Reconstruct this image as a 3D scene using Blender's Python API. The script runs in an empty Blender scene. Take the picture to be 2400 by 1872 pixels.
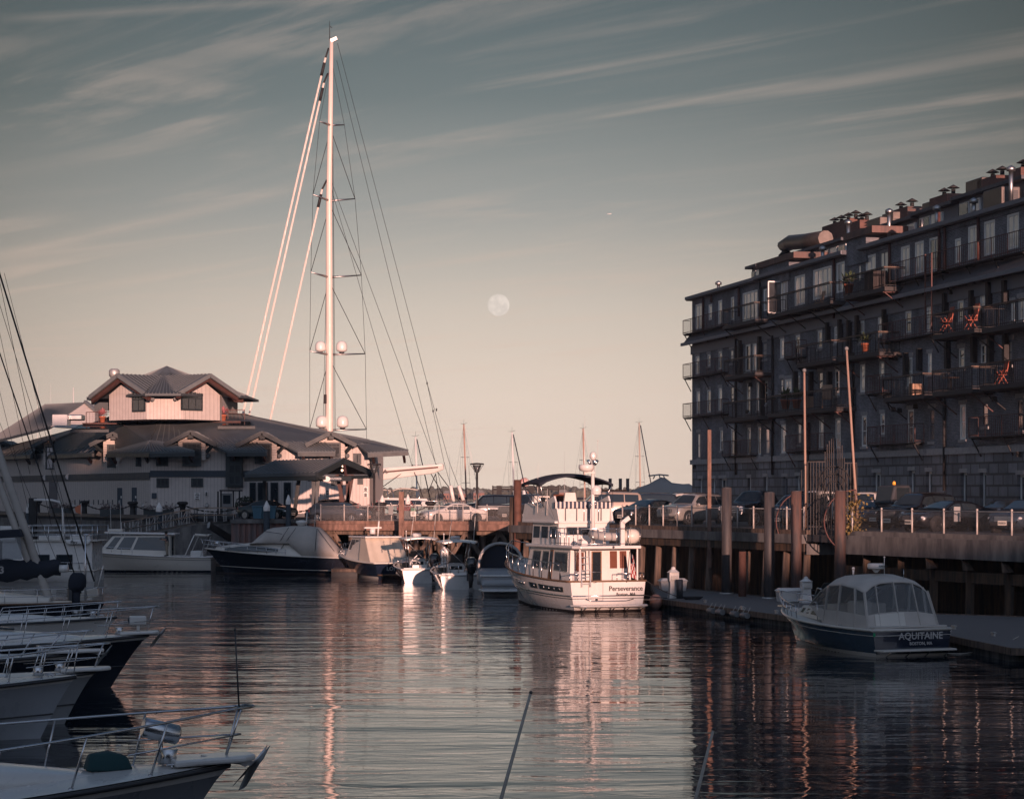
import bpy, bmesh, math, random
from mathutils import Vector, Matrix, noise
random.seed(7)
R = math.radians
S = bpy.context.scene
COL = S.collection
# ---------------------------------------------------------------- camera (85 mm lens on a quay, level, rising front)
F, U0, V0, H = 5680.0, 1200.0, 1150.0, 5.8
DECK = 3.6
cd = bpy.data.cameras.new('camera'); cam = bpy.data.objects.new('camera', cd); COL.objects.link(cam)
cam.location = (0, 0, H); cam.rotation_euler = (R(90), 0, 0)
cd.sensor_width = 36; cd.lens = 36 * F / 2400.0
cd.shift_y = (V0 - 936.0) / 2400.0
cd.clip_start = 0.5; cd.clip_end = 20000
S.camera = cam
# ---------------------------------------------------------------- sun, sky
SUNK, SUNE = 0.20, 5.0                       # sun stands behind the camera, slightly to its right, very low
sdir = Vector((SUNK, -1, 0)).normalized() * math.cos(R(SUNE)) + Vector((0, 0, math.sin(R(SUNE))))
sl = bpy.data.lights.new('sun', 'SUN'); so = bpy.data.objects.new('sun', sl); COL.objects.link(so)
sl.energy = 5.0; sl.angle = R(0.5); sl.color = (1.0, 0.58, 0.46)
so.rotation_euler = sdir.to_track_quat('Z', 'Y').to_euler()
W = bpy.data.worlds.new('World'); S.world = W; W.use_nodes = True
nt = W.node_tree; nt.nodes.clear()
def N(t, typ, **kw):
 n = t.nodes.new(typ)
 for k, v in kw.items(): setattr(n, k, v)
 return n
def math_(t, op, a, b=None, c=None):
 n = N(t, 'ShaderNodeMath', operation=op)
 for i, x in enumerate((a, b, c)):
  if x is None: continue
  if isinstance(x, (int, float)): n.inputs[i].default_value = x
  else: t.links.new(x, n.inputs[i])
 return n.outputs[0]
def mixc(t, fac, a, b, mode='MIX'):
 n = N(t, 'ShaderNodeMix', data_type='RGBA', blend_type=mode)
 for i, x in ((0, fac), (6, a), (7, b)):
  if isinstance(x, (int, float)): n.inputs[i].default_value = x
  elif isinstance(x, tuple): n.inputs[i].default_value = (x + (1,))[:4]
  else: t.links.new(x, n.inputs[i])
 return n.outputs[2]
def ramp(t, fac, stops, interp='LINEAR'):
 n = N(t, 'ShaderNodeValToRGB'); cr = n.color_ramp; cr.interpolation = interp
 while len(cr.elements) < len(stops): cr.elements.new(0.5)
 for e, (p, c) in zip(cr.elements, stops):
  e.position = p; e.color = (c + (1,))[:4] if isinstance(c, tuple) else (c, c, c, 1)
 t.links.new(fac, n.inputs[0]); return n.outputs[0]
def build_sky():
 t = nt
 sky = N(t, 'ShaderNodeTexSky', sky_type='NISHITA'); sky.sun_disc = False
 sky.sun_elevation = R(SUNE); sky.sun_rotation = math.atan2(sdir.x, sdir.y)
 sky.air_density = 1.2; sky.dust_density = 2.0; sky.ozone_density = 1.0
 tc = N(t, 'ShaderNodeTexCoord'); sep = N(t, 'ShaderNodeSeparateXYZ'); t.links.new(tc.outputs['Generated'], sep.inputs[0])
 z = math_(t, 'MAXIMUM', sep.outputs[2], 0.0)
 grad = ramp(t, z, [(0.0, (.97, .79, .655)), (0.035, (.92, .77, .65)), (0.075, (.68, .60, .53)), (0.115, (.36, .365, .36)),
                       (0.16, (.155, .19, .205)), (0.205, (.082, .115, .135)), (0.35, (.075, .135, .215)), (1.0, (.05, .135, .31))])
 # darker away from the moon's side of the sky
 az = math_(t, 'ARCTAN2', sep.outputs[0], sep.outputs[1])
 a2 = math_(t, 'MULTIPLY', math_(t, 'ADD', az, 0.02), math_(t, 'ADD', az, 0.02))
 fall = math_(t, 'MAXIMUM', math_(t, 'SUBTRACT', 1.0, math_(t, 'MULTIPLY', a2, 9.5)), 0.36)
 grad = mixc(t, 1.0, grad, fall, 'MULTIPLY')
 # the after-glow side behind the camera is the brighter half of the sky
 back = math_(t, 'MULTIPLY', math_(t, 'MAXIMUM', math_(t, 'MULTIPLY', sep.outputs[1], -1.0), 0.0), 1.0)
 grad = mixc(t, back, grad, (.38, .50, .74))
 # cirrus: streaks on a high plane
 zz = math_(t, 'ADD', math_(t, 'MAXIMUM', sep.outputs[2], 0.0), 0.035)
 px = math_(t, 'DIVIDE', sep.outputs[0], zz); py = math_(t, 'DIVIDE', sep.outputs[1], zz)
 cmb = N(t, 'ShaderNodeCombineXYZ'); t.links.new(px, cmb.inputs[0]); t.links.new(py, cmb.inputs[1])
 mp = N(t, 'ShaderNodeMapping', vector_type='TEXTURE'); t.links.new(cmb.outputs[0], mp.inputs[0])
 mp.inputs['Rotation'].default_value = (0, 0, R(-47)); mp.inputs['Scale'].default_value = (2.3, .52, 1); mp.inputs['Location'].default_value = (3.1, 1.7, 0)
 nz = N(t, 'ShaderNodeTexNoise'); nz.inputs['Scale'].default_value = 1.0; nz.inputs['Detail'].default_value = 8; nz.inputs['Roughness'].default_value = .6; nz.inputs['Distortion'].default_value = 1.5
 t.links.new(mp.outputs[0], nz.inputs['Vector'])
 mp2 = N(t, 'ShaderNodeMapping', vector_type='TEXTURE'); t.links.new(cmb.outputs[0], mp2.inputs[0])
 mp2.inputs['Rotation'].default_value = (0, 0, R(25)); mp2.inputs['Scale'].default_value = (4, 1.8, 1); mp2.inputs['Location'].default_value = (1.1, 5.7, 0)
 nz2 = N(t, 'ShaderNodeTexNoise'); nz2.inputs['Scale'].default_value = 1.0; nz2.inputs['Detail'].default_value = 5; nz2.inputs['Distortion'].default_value = .6
 t.links.new(mp2.outputs[0], nz2.inputs['Vector'])
 cl = ramp(t, nz.outputs[0], [(0.45, 0.0), (0.68, 1.0)], 'EASE')
 cl2 = ramp(t, nz2.outputs[0], [(0.40, 0.2), (0.60, 1.0)], 'EASE')
 cl = math_(t, 'MULTIPLY', cl, cl2)
 # contrails: straight lines on the same high plane
 def line(u1, v1, u2, v2, w):
  def dr(u, v):
   d = Vector(((u - U0) / F, 1, -(v - V0) / F)).normalized(); s = max(d.z, 0) + .035
   return d.x / s, d.y / s
  (ax, ay), (bx, by) = dr(u1, v1), dr(u2, v2)
  l = math.hypot(bx - ax, by - ay); nx, ny = -(by - ay) / l, (bx - ax) / l
  d = math_(t, 'ADD', math_(t, 'MULTIPLY', px, nx), math_(t, 'MULTIPLY', py, ny))
  d = math_(t, 'ABSOLUTE', math_(t, 'SUBTRACT', d, ax * nx + ay * ny))
  g = math_(t, 'MAXIMUM', math_(t, 'SUBTRACT', 1.0, math_(t, 'DIVIDE', d, w)), 0.0)
  e = math_(t, 'ADD', math_(t, 'MULTIPLY', px, (bx - ax) / l), math_(t, 'MULTIPLY', py, (by - ay) / l))
  e0 = (ax * (bx - ax) + ay * (by - ay)) / l
  e = math_(t, 'DIVIDE', math_(t, 'SUBTRACT', e, e0), l)
  inside = math_(t, 'MULTIPLY', math_(t, 'MINIMUM', math_(t, 'MAXIMUM', math_(t, 'MULTIPLY', e, 6.0), 0.0), 1.0),
                       math_(t, 'MINIMUM', math_(t, 'MAXIMUM', math_(t, 'MULTIPLY', math_(t, 'SUBTRACT', 1.0, e), 6.0), 0.0), 1.0))
  return math_(t, 'MULTIPLY', g, inside)
 c1 = line(-20, 605, 760, 425, .10); c2 = line(1330, 290, 1960, 175, .035); c3 = line(-40, 50, 900, -10, .05)
 con = math_(t, 'MAXIMUM', math_(t, 'MULTIPLY', c1, .55), math_(t, 'MAXIMUM', math_(t, 'MULTIPLY', c2, .5), math_(t, 'MULTIPLY', c3, .5)))
 brk = math_(t, 'ADD', 0.35, nz.outputs[0]); con = math_(t, 'MULTIPLY', con, brk)
 allc = math_(t, 'MINIMUM', math_(t, 'ADD', math_(t, 'MULTIPLY', cl, .6), math_(t, 'MULTIPLY', con, .7)), .8)
 lit = mixc(t, 1.0, mixc(t, .5, grad, (.52, .42, .37)), (1.22, 1.14, 1.10), 'MULTIPLY')
 skyc = mixc(t, allc, grad, lit)
 nish = mixc(t, 1.0, sky.outputs[0], (.1, .1, .1), 'MULTIPLY')
 col = mixc(t, .12, skyc, nish)
 bg = N(t, 'ShaderNodeBackground'); bg.inputs[1].default_value = SKY
 # the sky texture alone is the light's tint; strength .1 belongs to it, the cloud deck is added over it
 t.links.new(col, bg.inputs[0])
 out = N(t, 'ShaderNodeOutputWorld'); t.links.new(bg.outputs[0], out.inputs[0])
SKY = 0.78
build_sky()
S.view_settings.view_transform = 'Standard'; S.view_settings.look = 'None'
S.view_settings.exposure = 0.38; S.view_settings.gamma = 1.0; S.view_settings.use_curve_mapping = False
S.cycles.max_bounces = 6; S.cycles.transparent_max_bounces = 12; S.cycles.caustics_reflective = False; S.cycles.caustics_refractive = False
# ---------------------------------------------------------------- helpers
def gx(u, Y): return (u - U0) * Y / F
def gz(v, Y): return H - (v - V0) * Y / F
def at(u, v, Y): return Vector((gx(u, Y), Y, gz(v, Y)))
def depth(v, z): return (H - z) * F / (v - V0)
def onplane(u, v, z):
 Y = depth(v, z); return Vector((gx(u, Y), Y, z))
class MB:
 def __init__(s): s.v = []; s.f = []; s.sm = []
 def add(s, vs, fs, smooth=False):
  o = len(s.v); s.v += [Vector(p) for p in vs]; s.f += [[i + o for i in f] for f in fs]; s.sm += [smooth] * len(fs); return s
 def bb(s, x0, x1, y0, y1, z0, z1):
  vs = [(x, y, z) for z in (z0, z1) for y in (y0, y1) for x in (x0, x1)]
  return s.add(vs, [(0, 2, 3, 1), (4, 5, 7, 6), (0, 1, 5, 4), (2, 6, 7, 3), (0, 4, 6, 2), (1, 3, 7, 5)])
 def box(s, c, d, rz=0, rx=0, ry=0):
  M = Matrix.Rotation(rz, 3, 'Z') @ Matrix.Rotation(ry, 3, 'Y') @ Matrix.Rotation(rx, 3, 'X')
  vs = [Vector(c) + M @ Vector((x * d[0] / 2, y * d[1] / 2, z * d[2] / 2)) for z in (-1, 1) for y in (-1, 1) for x in (-1, 1)]
  return s.add(vs, [(0, 2, 3, 1), (4, 5, 7, 6), (0, 1, 5, 4), (2, 6, 7, 3), (0, 4, 6, 2), (1, 3, 7, 5)])
 def bar(s, a, b, w, h=None):
  h = h or w; a = Vector(a); b = Vector(b); d = (b - a).normalized()
  up = Vector((0, 0, 1)) if abs(d.z) < .95 else Vector((1, 0, 0))
  x = d.cross(up).normalized() * w / 2; y = x.cross(d).normalized() * h / 2
  vs = [p + i * x + j * y for p in (a, b) for i, j in ((-1, -1), (1, -1), (1, 1), (-1, 1))]
  return s.add(vs, [(3, 2, 1, 0), (4, 5, 6, 7), (0, 1, 5, 4), (1, 2, 6, 5), (2, 3, 7, 6), (3, 0, 4, 7)])
 def tube(s, pts, r, n=6, r2=None, smooth=True):
  pts = [Vector(p) for p in pts]; k = len(pts); o = len(s.v)
  for i, p in enumerate(pts):
   d = (pts[min(i + 1, k - 1)] - pts[max(i - 1, 0)])
   d = d.normalized() if d.length > 1e-9 else Vector((0, 0, 1))
   up = Vector((0, 0, 1)) if abs(d.z) < .9 else Vector((1, 0, 0))
   x = d.cross(up).normalized(); y = x.cross(d)
   rr = r if r2 is None else r + (r2 - r) * i / max(1, k - 1)
   for j in range(n):
    a = 2 * math.pi * j / n; s.v.append(p + (x * math.cos(a) + y * math.sin(a)) * rr)
  for i in range(k - 1):
   for j in range(n):
    j2 = (j + 1) % n; s.f.append([o + i * n + j, o + i * n + j2, o + (i + 1) * n + j2, o + (i + 1) * n + j]); s.sm.append(smooth)
  s.f.append([o + j for j in range(n)][::-1]); s.sm.append(False)
  s.f.append([o + (k - 1) * n + j for j in range(n)]); s.sm.append(False)
  return s
 def lathe(s, prof, c=(0, 0, 0), n=12, smooth=True, axis='z', M=None):
  o = len(s.v); c = Vector(c)
  for (r, z) in prof:
   for j in range(n):
    a = 2 * math.pi * j / n
    p = Vector((r * math.cos(a), r * math.sin(a), z))
    if axis == 'x': p = Vector((p.z, p.x, p.y))
    if axis == 'y': p = Vector((p.x, p.z, p.y))
    if M: p = M @ p
    s.v.append(c + p)
  for i in range(len(prof) - 1):
   for j in range(n):
    j2 = (j + 1) % n; s.f.append([o + i * n + j, o + i * n + j2, o + (i + 1) * n + j2, o + (i + 1) * n + j]); s.sm.append(smooth)
  s.f.append([o + j for j in range(n)][::-1]); s.sm.append(False)
  s.f.append([o + (len(prof) - 1) * n + j for j in range(n)]); s.sm.append(False)
  return s
 def slab(s, pts, off):
  pts = [Vector(p) for p in pts]; off = Vector(off); n = len(pts)
  vs = pts + [p + off for p in pts]
  return s.add(vs, [list(range(n)), list(range(2 * n - 1, n - 1, -1))] + [(i, i + n, (i + 1) % n + n, (i + 1) % n) for i in range(n)])
 def prism(s, poly, y0, y1):
  return s.slab([(x, y0, z) for x, z in poly], (0, y1 - y0, 0))
 def loft(s, secs, cap=True, smooth=True, closed=True):
  o = len(s.v); n = len(secs[0])
  for sec in secs: s.v += [Vector(p) for p in sec]
  for i in range(len(secs) - 1):
   for j in range(n if closed else n - 1):
    j2 = (j + 1) % n; s.f.append([o + i * n + j, o + i * n + j2, o + (i + 1) * n + j2, o + (i + 1) * n + j]); s.sm.append(smooth)
  if cap and closed:
   s.f.append([o + j for j in range(n)][::-1]); s.sm.append(False)
   s.f.append([o + (len(secs) - 1) * n + j for j in range(n)]); s.sm.append(False)
  return s
 def sph(s, c, r, n=12, m=8, sc=(1, 1, 1)):
  prof = [(max(1e-4, math.sin(math.pi * i / m)), -math.cos(math.pi * i / m)) for i in range(m + 1)]
  M = Matrix.Diagonal(Vector((r * sc[0], r * sc[1], r * sc[2]))); return s.lathe(prof, c, n, True, 'z', M)
 def mesh(s, name, m, fix=True):
  me = bpy.data.meshes.new(name); me.from_pydata([tuple(v) for v in s.v], [], s.f)
  me.polygons.foreach_set('use_smooth', s.sm)
  if fix:
   bm = bmesh.new(); bm.from_mesh(me); bmesh.ops.recalc_face_normals(bm, faces=bm.faces); bm.to_mesh(me); bm.free()
  if m: me.materials.append(m)
  me.update(); return me
def props(o, label=None, cat=None, group=None, kind=None):
 for k, v in (('label', label), ('category', cat), ('group', group), ('kind', kind)):
  if v: o[k] = v
 return o
def thing(name, label, cat, loc=(0, 0, 0), rz=0, group=None):
 o = bpy.data.objects.new(name, None); COL.objects.link(o); o.location = loc; o.rotation_euler = (0, 0, rz); o.empty_display_size = .2
 return props(o, label, cat, group)
def part(parent, name, mb, m, label=None, bev=0, fix=True):
 if not mb.f: return None
 o = bpy.data.objects.new(name, mb.mesh(name, m, fix)); COL.objects.link(o); o.parent = parent
 if label: o['label'] = label
 if bev:
  b = o.modifiers.new('b', 'BEVEL'); b.width = bev; b.segments = 2; b.limit_method = 'ANGLE'; b.angle_limit = R(35)
 return o
def solo(name, mb, m, label, cat, group=None, kind=None, loc=(0, 0, 0), rz=0, bev=0):
 o = part(None, name, mb, m, None, bev); o.location = loc; o.rotation_euler = (0, 0, rz)
 return props(o, label, cat, group, kind)
def dup(o, loc=None, rz=None, label=None, group=None, parent=None):
 c = o.copy(); COL.objects.link(c)
 if parent: c.parent = parent
 if loc is not None: c.location = loc
 if rz is not None: c.rotation_euler = (0, 0, rz)
 if label: c['label'] = label
 if group: c['group'] = group
 for ch in KIDS.get(o.name, None) or [x for x in o.children]: dup(ch, parent=c)
 return c
KIDS = {}
def text(s, size, thick=.004, space=1.0, bold=0.0):
 cu = bpy.data.curves.new('t', 'FONT'); cu.body = s; cu.size = size; cu.align_x = 'CENTER'; cu.align_y = 'CENTER'; cu.extrude = thick; cu.space_character = space; cu.offset = bold; cu.resolution_u = 3
 ob = bpy.data.objects.new('t', cu); COL.objects.link(ob); dg = bpy.context.evaluated_depsgraph_get(); me = ob.evaluated_get(dg).to_mesh()
 vs = [v.co.copy() for v in me.vertices]; fs = [list(p.vertices) for p in me.polygons]
 ob.evaluated_get(dg).to_mesh_clear(); COL.objects.unlink(ob); bpy.data.objects.remove(ob); bpy.data.curves.remove(cu)
 return vs, fs
def textpart(parent, name, s, size, m, origin, ex, ez, thick=.004, space=1.0, bold=0.0):
 vs, fs = text(s, size, thick, space, bold); ex = Vector(ex).normalized(); ez = Vector(ez).normalized(); n = ex.cross(ez); o = Vector(origin)
 mb = MB(); mb.add([o + ex * v.x + ez * v.y + n * v.z for v in vs], fs); return part(parent, name, mb, m)
# ---------------------------------------------------------------- materials
def mat(name, col, rough=.5, metal=0.0, var=.12, scale=2.0, bump=0.0, bs=25.0, coat=0.0, spec=.5, emit=0.0, alpha=1.0):
 m = bpy.data.materials.new(name); m.use_nodes = True; t = m.node_tree; b = t.nodes['Principled BSDF']
 b.inputs['Roughness'].default_value = rough; b.inputs['Metallic'].default_value = metal; b.inputs['Coat Weight'].default_value = coat
 b.inputs['Specular IOR Level'].default_value = spec; b.inputs['Alpha'].default_value = alpha
 tc = N(t, 'ShaderNodeTexCoord'); nz = N(t, 'ShaderNodeTexNoise'); nz.inputs['Scale'].default_value = scale; nz.inputs['Detail'].default_value = 6
 t.links.new(tc.outputs['Object'], nz.inputs['Vector'])
 c = ramp(t, nz.outputs[0], [(.25, tuple(x * (1 - var) for x in col)), (.75, tuple(min(1, x * (1 + var)) for x in col))])
 t.links.new(c, b.inputs['Base Color'])
 rr = ramp(t, nz.outputs[0], [(.3, max(0, rough - .06)), (.7, min(1, rough + .08))]); t.links.new(rr, b.inputs['Roughness'])
 if bump:
  n2 = N(t, 'ShaderNodeTexNoise'); n2.inputs['Scale'].default_value = bs; n2.inputs['Detail'].default_value = 5; t.links.new(tc.outputs['Object'], n2.inputs['Vector'])
  bp = N(t, 'ShaderNodeBump'); bp.inputs['Strength'].default_value = bump; bp.inputs['Distance'].default_value = .02
  t.links.new(n2.outputs[0], bp.inputs['Height']); t.links.new(bp.outputs[0], b.inputs['Normal'])
 if emit: b.inputs['Emission Color'].default_value = tuple(col) + (1,); b.inputs['Emission Strength'].default_value = emit
 return m
def stripes(name, c1, c2, period, axis=0, width=.1, rough=.7, noise_s=3.0, var=.15, bump=.4):
 """boards or battens: a narrow dark joint every `period` metres along an object axis"""
 m = mat(name, c1, rough, var=var, scale=noise_s); t = m.node_tree; b = t.nodes['Principled BSDF']
 tc = N(t, 'ShaderNodeTexCoord'); sp = N(t, 'ShaderNodeSeparateXYZ'); t.links.new(tc.outputs['Object'], sp.inputs[0])
 fr = math_(t, 'FRACT', math_(t, 'DIVIDE', sp.outputs[axis], period)); ms = math_(t, 'LESS_THAN', fr, width)
 old = b.inputs['Base Color'].links[0].from_socket
 t.links.new(mixc(t, ms, old, c2), b.inputs['Base Color'])
 bp = N(t, 'ShaderNodeBump'); bp.inputs['Strength'].default_value = bump; bp.inputs['Distance'].default_value = .02; bp.invert = True
 t.links.new(ms, bp.inputs['Height']); t.links.new(bp.outputs[0], b.inputs['Normal'])
 return m
def streaky(name, c1, c2, rough=.8, sx=3, sz=.3, lo=.4, hi=.65, bump=.4, metal=0):
 """weathering that runs down a face"""
 m = bpy.data.materials.new(name); m.use_nodes = True; t = m.node_tree; b = t.nodes['Principled BSDF']; b.inputs['Roughness'].default_value = rough; b.inputs['Metallic'].default_value = metal
 tc = N(t, 'ShaderNodeTexCoord'); mp = N(t, 'ShaderNodeMapping'); mp.inputs['Scale'].default_value = (sx, sx, sz); t.links.new(tc.outputs['Object'], mp.inputs[0])
 nz = N(t, 'ShaderNodeTexNoise'); nz.inputs['Scale'].default_value = 1; nz.inputs['Detail'].default_value = 8; nz.inputs['Roughness'].default_value = .65; t.links.new(mp.outputs[0], nz.inputs['Vector'])
 t.links.new(ramp(t, nz.outputs[0], [(lo, c1), (hi, c2)]), b.inputs['Base Color'])
 bp = N(t, 'ShaderNodeBump'); bp.inputs['Strength'].default_value = bump; bp.inputs['Distance'].default_value = .03; t.links.new(nz.outputs[0], bp.inputs['Height']); t.links.new(bp.outputs[0], b.inputs['Normal'])
 return m
def brickmat(name, c1, c2, mort, bw=.22, bh=.075, axes=(0, 2), rough=.9, dirt=.5):
 m = bpy.data.materials.new(name); m.use_nodes = True; t = m.node_tree; b = t.nodes['Principled BSDF']; b.inputs['Roughness'].default_value = rough
 tc = N(t, 'ShaderNodeTexCoord'); sp = N(t, 'ShaderNodeSeparateXYZ'); t.links.new(tc.outputs['Object'], sp.inputs[0])
 cb = N(t, 'ShaderNodeCombineXYZ'); t.links.new(sp.outputs[axes[0]], cb.inputs[0]); t.links.new(sp.outputs[axes[1]], cb.inputs[1])
 br = N(t, 'ShaderNodeTexBrick'); t.links.new(cb.outputs[0], br.inputs['Vector']); br.inputs['Scale'].default_value = 1
 br.inputs['Brick Width'].default_value = bw; br.inputs['Row Height'].default_value = bh; br.inputs['Mortar Size'].default_value = .1 * bh
 br.inputs['Color1'].default_value = c1 + (1,); br.inputs['Color2'].default_value = c2 + (1,); br.inputs['Mortar'].default_value = mort + (1,)
 nz = N(t, 'ShaderNodeTexNoise'); nz.inputs['Scale'].default_value = .35; nz.inputs['Detail'].default_value = 9; nz.inputs['Roughness'].default_value = .65; t.links.new(tc.outputs['Object'], nz.inputs['Vector'])
 g = ramp(t, nz.outputs[0], [(.35, 1 - dirt), (.65, 1.15)])
 t.links.new(mixc(t, 1.0, br.outputs[0], g, 'MULTIPLY'), b.inputs['Base Color'])
 bp = N(t, 'ShaderNodeBump'); bp.inputs['Strength'].default_value = .5; bp.inputs['Distance'].default_value = .02; bp.invert = True
 t.links.new(br.outputs[1], bp.inputs['Height']); t.links.new(bp.outputs[0], b.inputs['Normal'])
 return m
M = {}
M['gel'] = mat('white gelcoat', (.66, .64, .61), .28, coat=.3, var=.04, scale=1.5)
M['gel2'] = mat('cream gelcoat', (.60, .56, .50), .33, coat=.2, var=.05, scale=1.2)
M['greygel'] = mat('grey gelcoat', (.27, .28, .29), .35, coat=.2, var=.06)
M['navy'] = mat('navy hull paint', (.010, .016, .032), .12, coat=.8, var=.2)
M['bluehull'] = mat('slate blue hull paint', (.03, .055, .085), .16, coat=.7, var=.1)
M['darkhull'] = mat('near black hull paint', (.012, .015, .024), .2, coat=.6, var=.2)
M['antifoul'] = mat('antifouling paint', (.03, .022, .02), .8, var=.3, scale=4, bump=.3)
M['steel'] = mat('polished stainless tube', (.55, .55, .56), .22, 1.0, var=.05)
M['alu'] = mat('brushed aluminium', (.42, .42, .42), .42, 1.0, var=.08)
M['galv'] = mat('galvanised steel', (.48, .47, .45), .5, .6, var=.2, scale=5)
M['white'] = mat('white painted metal', (.72, .69, .66), .35, var=.05)
M['cream'] = mat('cream paint', (.62, .52, .42), .5, var=.05)
M['canvas'] = mat('navy canvas', (.012, .016, .028), .85, var=.25, scale=6, bump=.3, bs=8)
M['grycanvas'] = mat('weathered grey canvas', (.42, .385, .35), .85, var=.12, scale=1.5, bump=.6, bs=3)
M['tancanvas'] = mat('taupe canvas', (.48, .44, .40), .85, var=.10, scale=2, bump=.5, bs=3.5)
M['greygel4'] = mat('pale blue grey hull', (.36, .38, .41), .3, coat=.4, var=.06)
M['greygel3'] = mat('dull grey hull', (.20, .21, .23), .3, coat=.4, var=.06)
M['tarp'] = mat('grey shrink wrap', (.34, .31, .29), .6, var=.1, scale=.8, bump=.8, bs=1.5)
M['glass'] = mat('dark window glass', (.018, .024, .03), .05, var=.1, spec=.8)
M['black'] = mat('black rubber', (.012, .012, .014), .6, var=.2)
M['blackgloss'] = mat('black gloss engine cowl', (.012, .013, .016), .12, coat=.7, var=.2)
M['dgrey'] = mat('dark grey plastic', (.045, .048, .055), .5, var=.15)
M['grey'] = mat('mid grey plastic', (.17, .17, .17), .55, var=.12)
M['teak'] = mat('teak decking', (.16, .09, .05), .6, var=.25, scale=9)
M['rust'] = mat('rusted steel', (.11, .048, .033), .75, .1, var=.45, scale=3, bump=.5)
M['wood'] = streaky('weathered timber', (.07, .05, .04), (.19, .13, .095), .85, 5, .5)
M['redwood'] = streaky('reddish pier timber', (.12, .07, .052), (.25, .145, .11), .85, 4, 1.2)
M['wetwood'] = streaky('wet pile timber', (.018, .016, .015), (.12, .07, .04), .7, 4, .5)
M['pile'] = streaky('steel pile', (.035, .034, .037), (.11, .085, .075), .65, 3, .35, .42, .7)
M['rustpile'] = streaky('rusty steel pile', (.04, .034, .035), (.15, .075, .055), .75, 3, .4, .38, .62)
M['conc'] = streaky('stained concrete', (.09, .085, .085), (.22, .205, .19), .9, 1.1, .35)
M['asphalt'] = mat('asphalt', (.052, .052, .056), .9, var=.3, scale=1.5, bump=.4, bs=40)
M['ink'] = mat('black lettering', (.012, .012, .015), .5)
M['silver'] = mat('silver lettering', (.40, .39, .38), .35)
M['rope'] = mat('white rope', (.42, .38, .33), .9, var=.2, scale=30)
M['drope'] = mat('dark rope', (.03, .028, .03), .9)
M['red'] = mat('faded red paint', (.40, .07, .04), .6)
M['orange'] = mat('orange buoy rubber', (.50, .14, .06), .45)
M['skin'] = mat('skin', (.42, .24, .17), .55, var=.08)
M['leaf'] = mat('leaves', (.05, .075, .03), .7, var=.5, scale=5)
M['petal'] = mat('pink flowers', (.34, .12, .13), .7, var=.4, scale=20)
M['terra'] = mat('terracotta', (.42, .13, .07), .8, var=.15)
def clear(name, col, fac):
 m = bpy.data.materials.new(name); m.use_nodes = True; t = m.node_tree; t.nodes.clear()
 tr = N(t, 'ShaderNodeBsdfTransparent'); tr.inputs[0].default_value = col + (1,)
 gl = N(t, 'ShaderNodeBsdfPrincipled'); gl.inputs['Base Color'].default_value = tuple(c * .5 for c in col) + (1,); gl.inputs['Roughness'].default_value = .08
 tc = N(t, 'ShaderNodeTexCoord'); nz = N(t, 'ShaderNodeTexNoise'); nz.inputs['Scale'].default_value = 2.2; t.links.new(tc.outputs['Object'], nz.inputs['Vector'])
 bp = N(t, 'ShaderNodeBump'); bp.inputs['Strength'].default_value = .6; bp.inputs['Distance'].default_value = .06; t.links.new(nz.outputs[0], bp.inputs['Height']); t.links.new(bp.outputs[0], gl.inputs['Normal'])
 mx = N(t, 'ShaderNodeMixShader'); mx.inputs[0].default_value = fac; t.links.new(tr.outputs[0], mx.inputs[1]); t.links.new(gl.outputs[0], mx.inputs[2])
 o = N(t, 'ShaderNodeOutputMaterial'); t.links.new(mx.outputs[0], o.inputs[0]); return m
M['vinyl'] = clear('clear vinyl curtain', (.82, .84, .86), .25)
M['tint'] = clear('tinted glass', (.25, .28, .30), .55)
def meshmat():
 """chain link: diagonal wires, the rest open"""
 m = bpy.data.materials.new('chain link'); m.use_nodes = True; t = m.node_tree; b = t.nodes['Principled BSDF']
 b.inputs['Base Color'].default_value = (.3, .29, .28, 1); b.inputs['Metallic'].default_value = .6; b.inputs['Roughness'].default_value = .5
 tc = N(t, 'ShaderNodeTexCoord'); sp = N(t, 'ShaderNodeSeparateXYZ'); t.links.new(tc.outputs['Object'], sp.inputs[0])
 p = .07
 a = math_(t, 'LESS_THAN', math_(t, 'FRACT', math_(t, 'DIVIDE', math_(t, 'ADD', sp.outputs[0], sp.outputs[2]), p)), .10)
 c = math_(t, 'LESS_THAN', math_(t, 'FRACT', math_(t, 'DIVIDE', math_(t, 'SUBTRACT', sp.outputs[0], sp.outputs[2]), p)), .10)
 t.links.new(math_(t, 'MAXIMUM', a, c), b.inputs['Alpha']); return m
M['link'] = meshmat()
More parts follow.
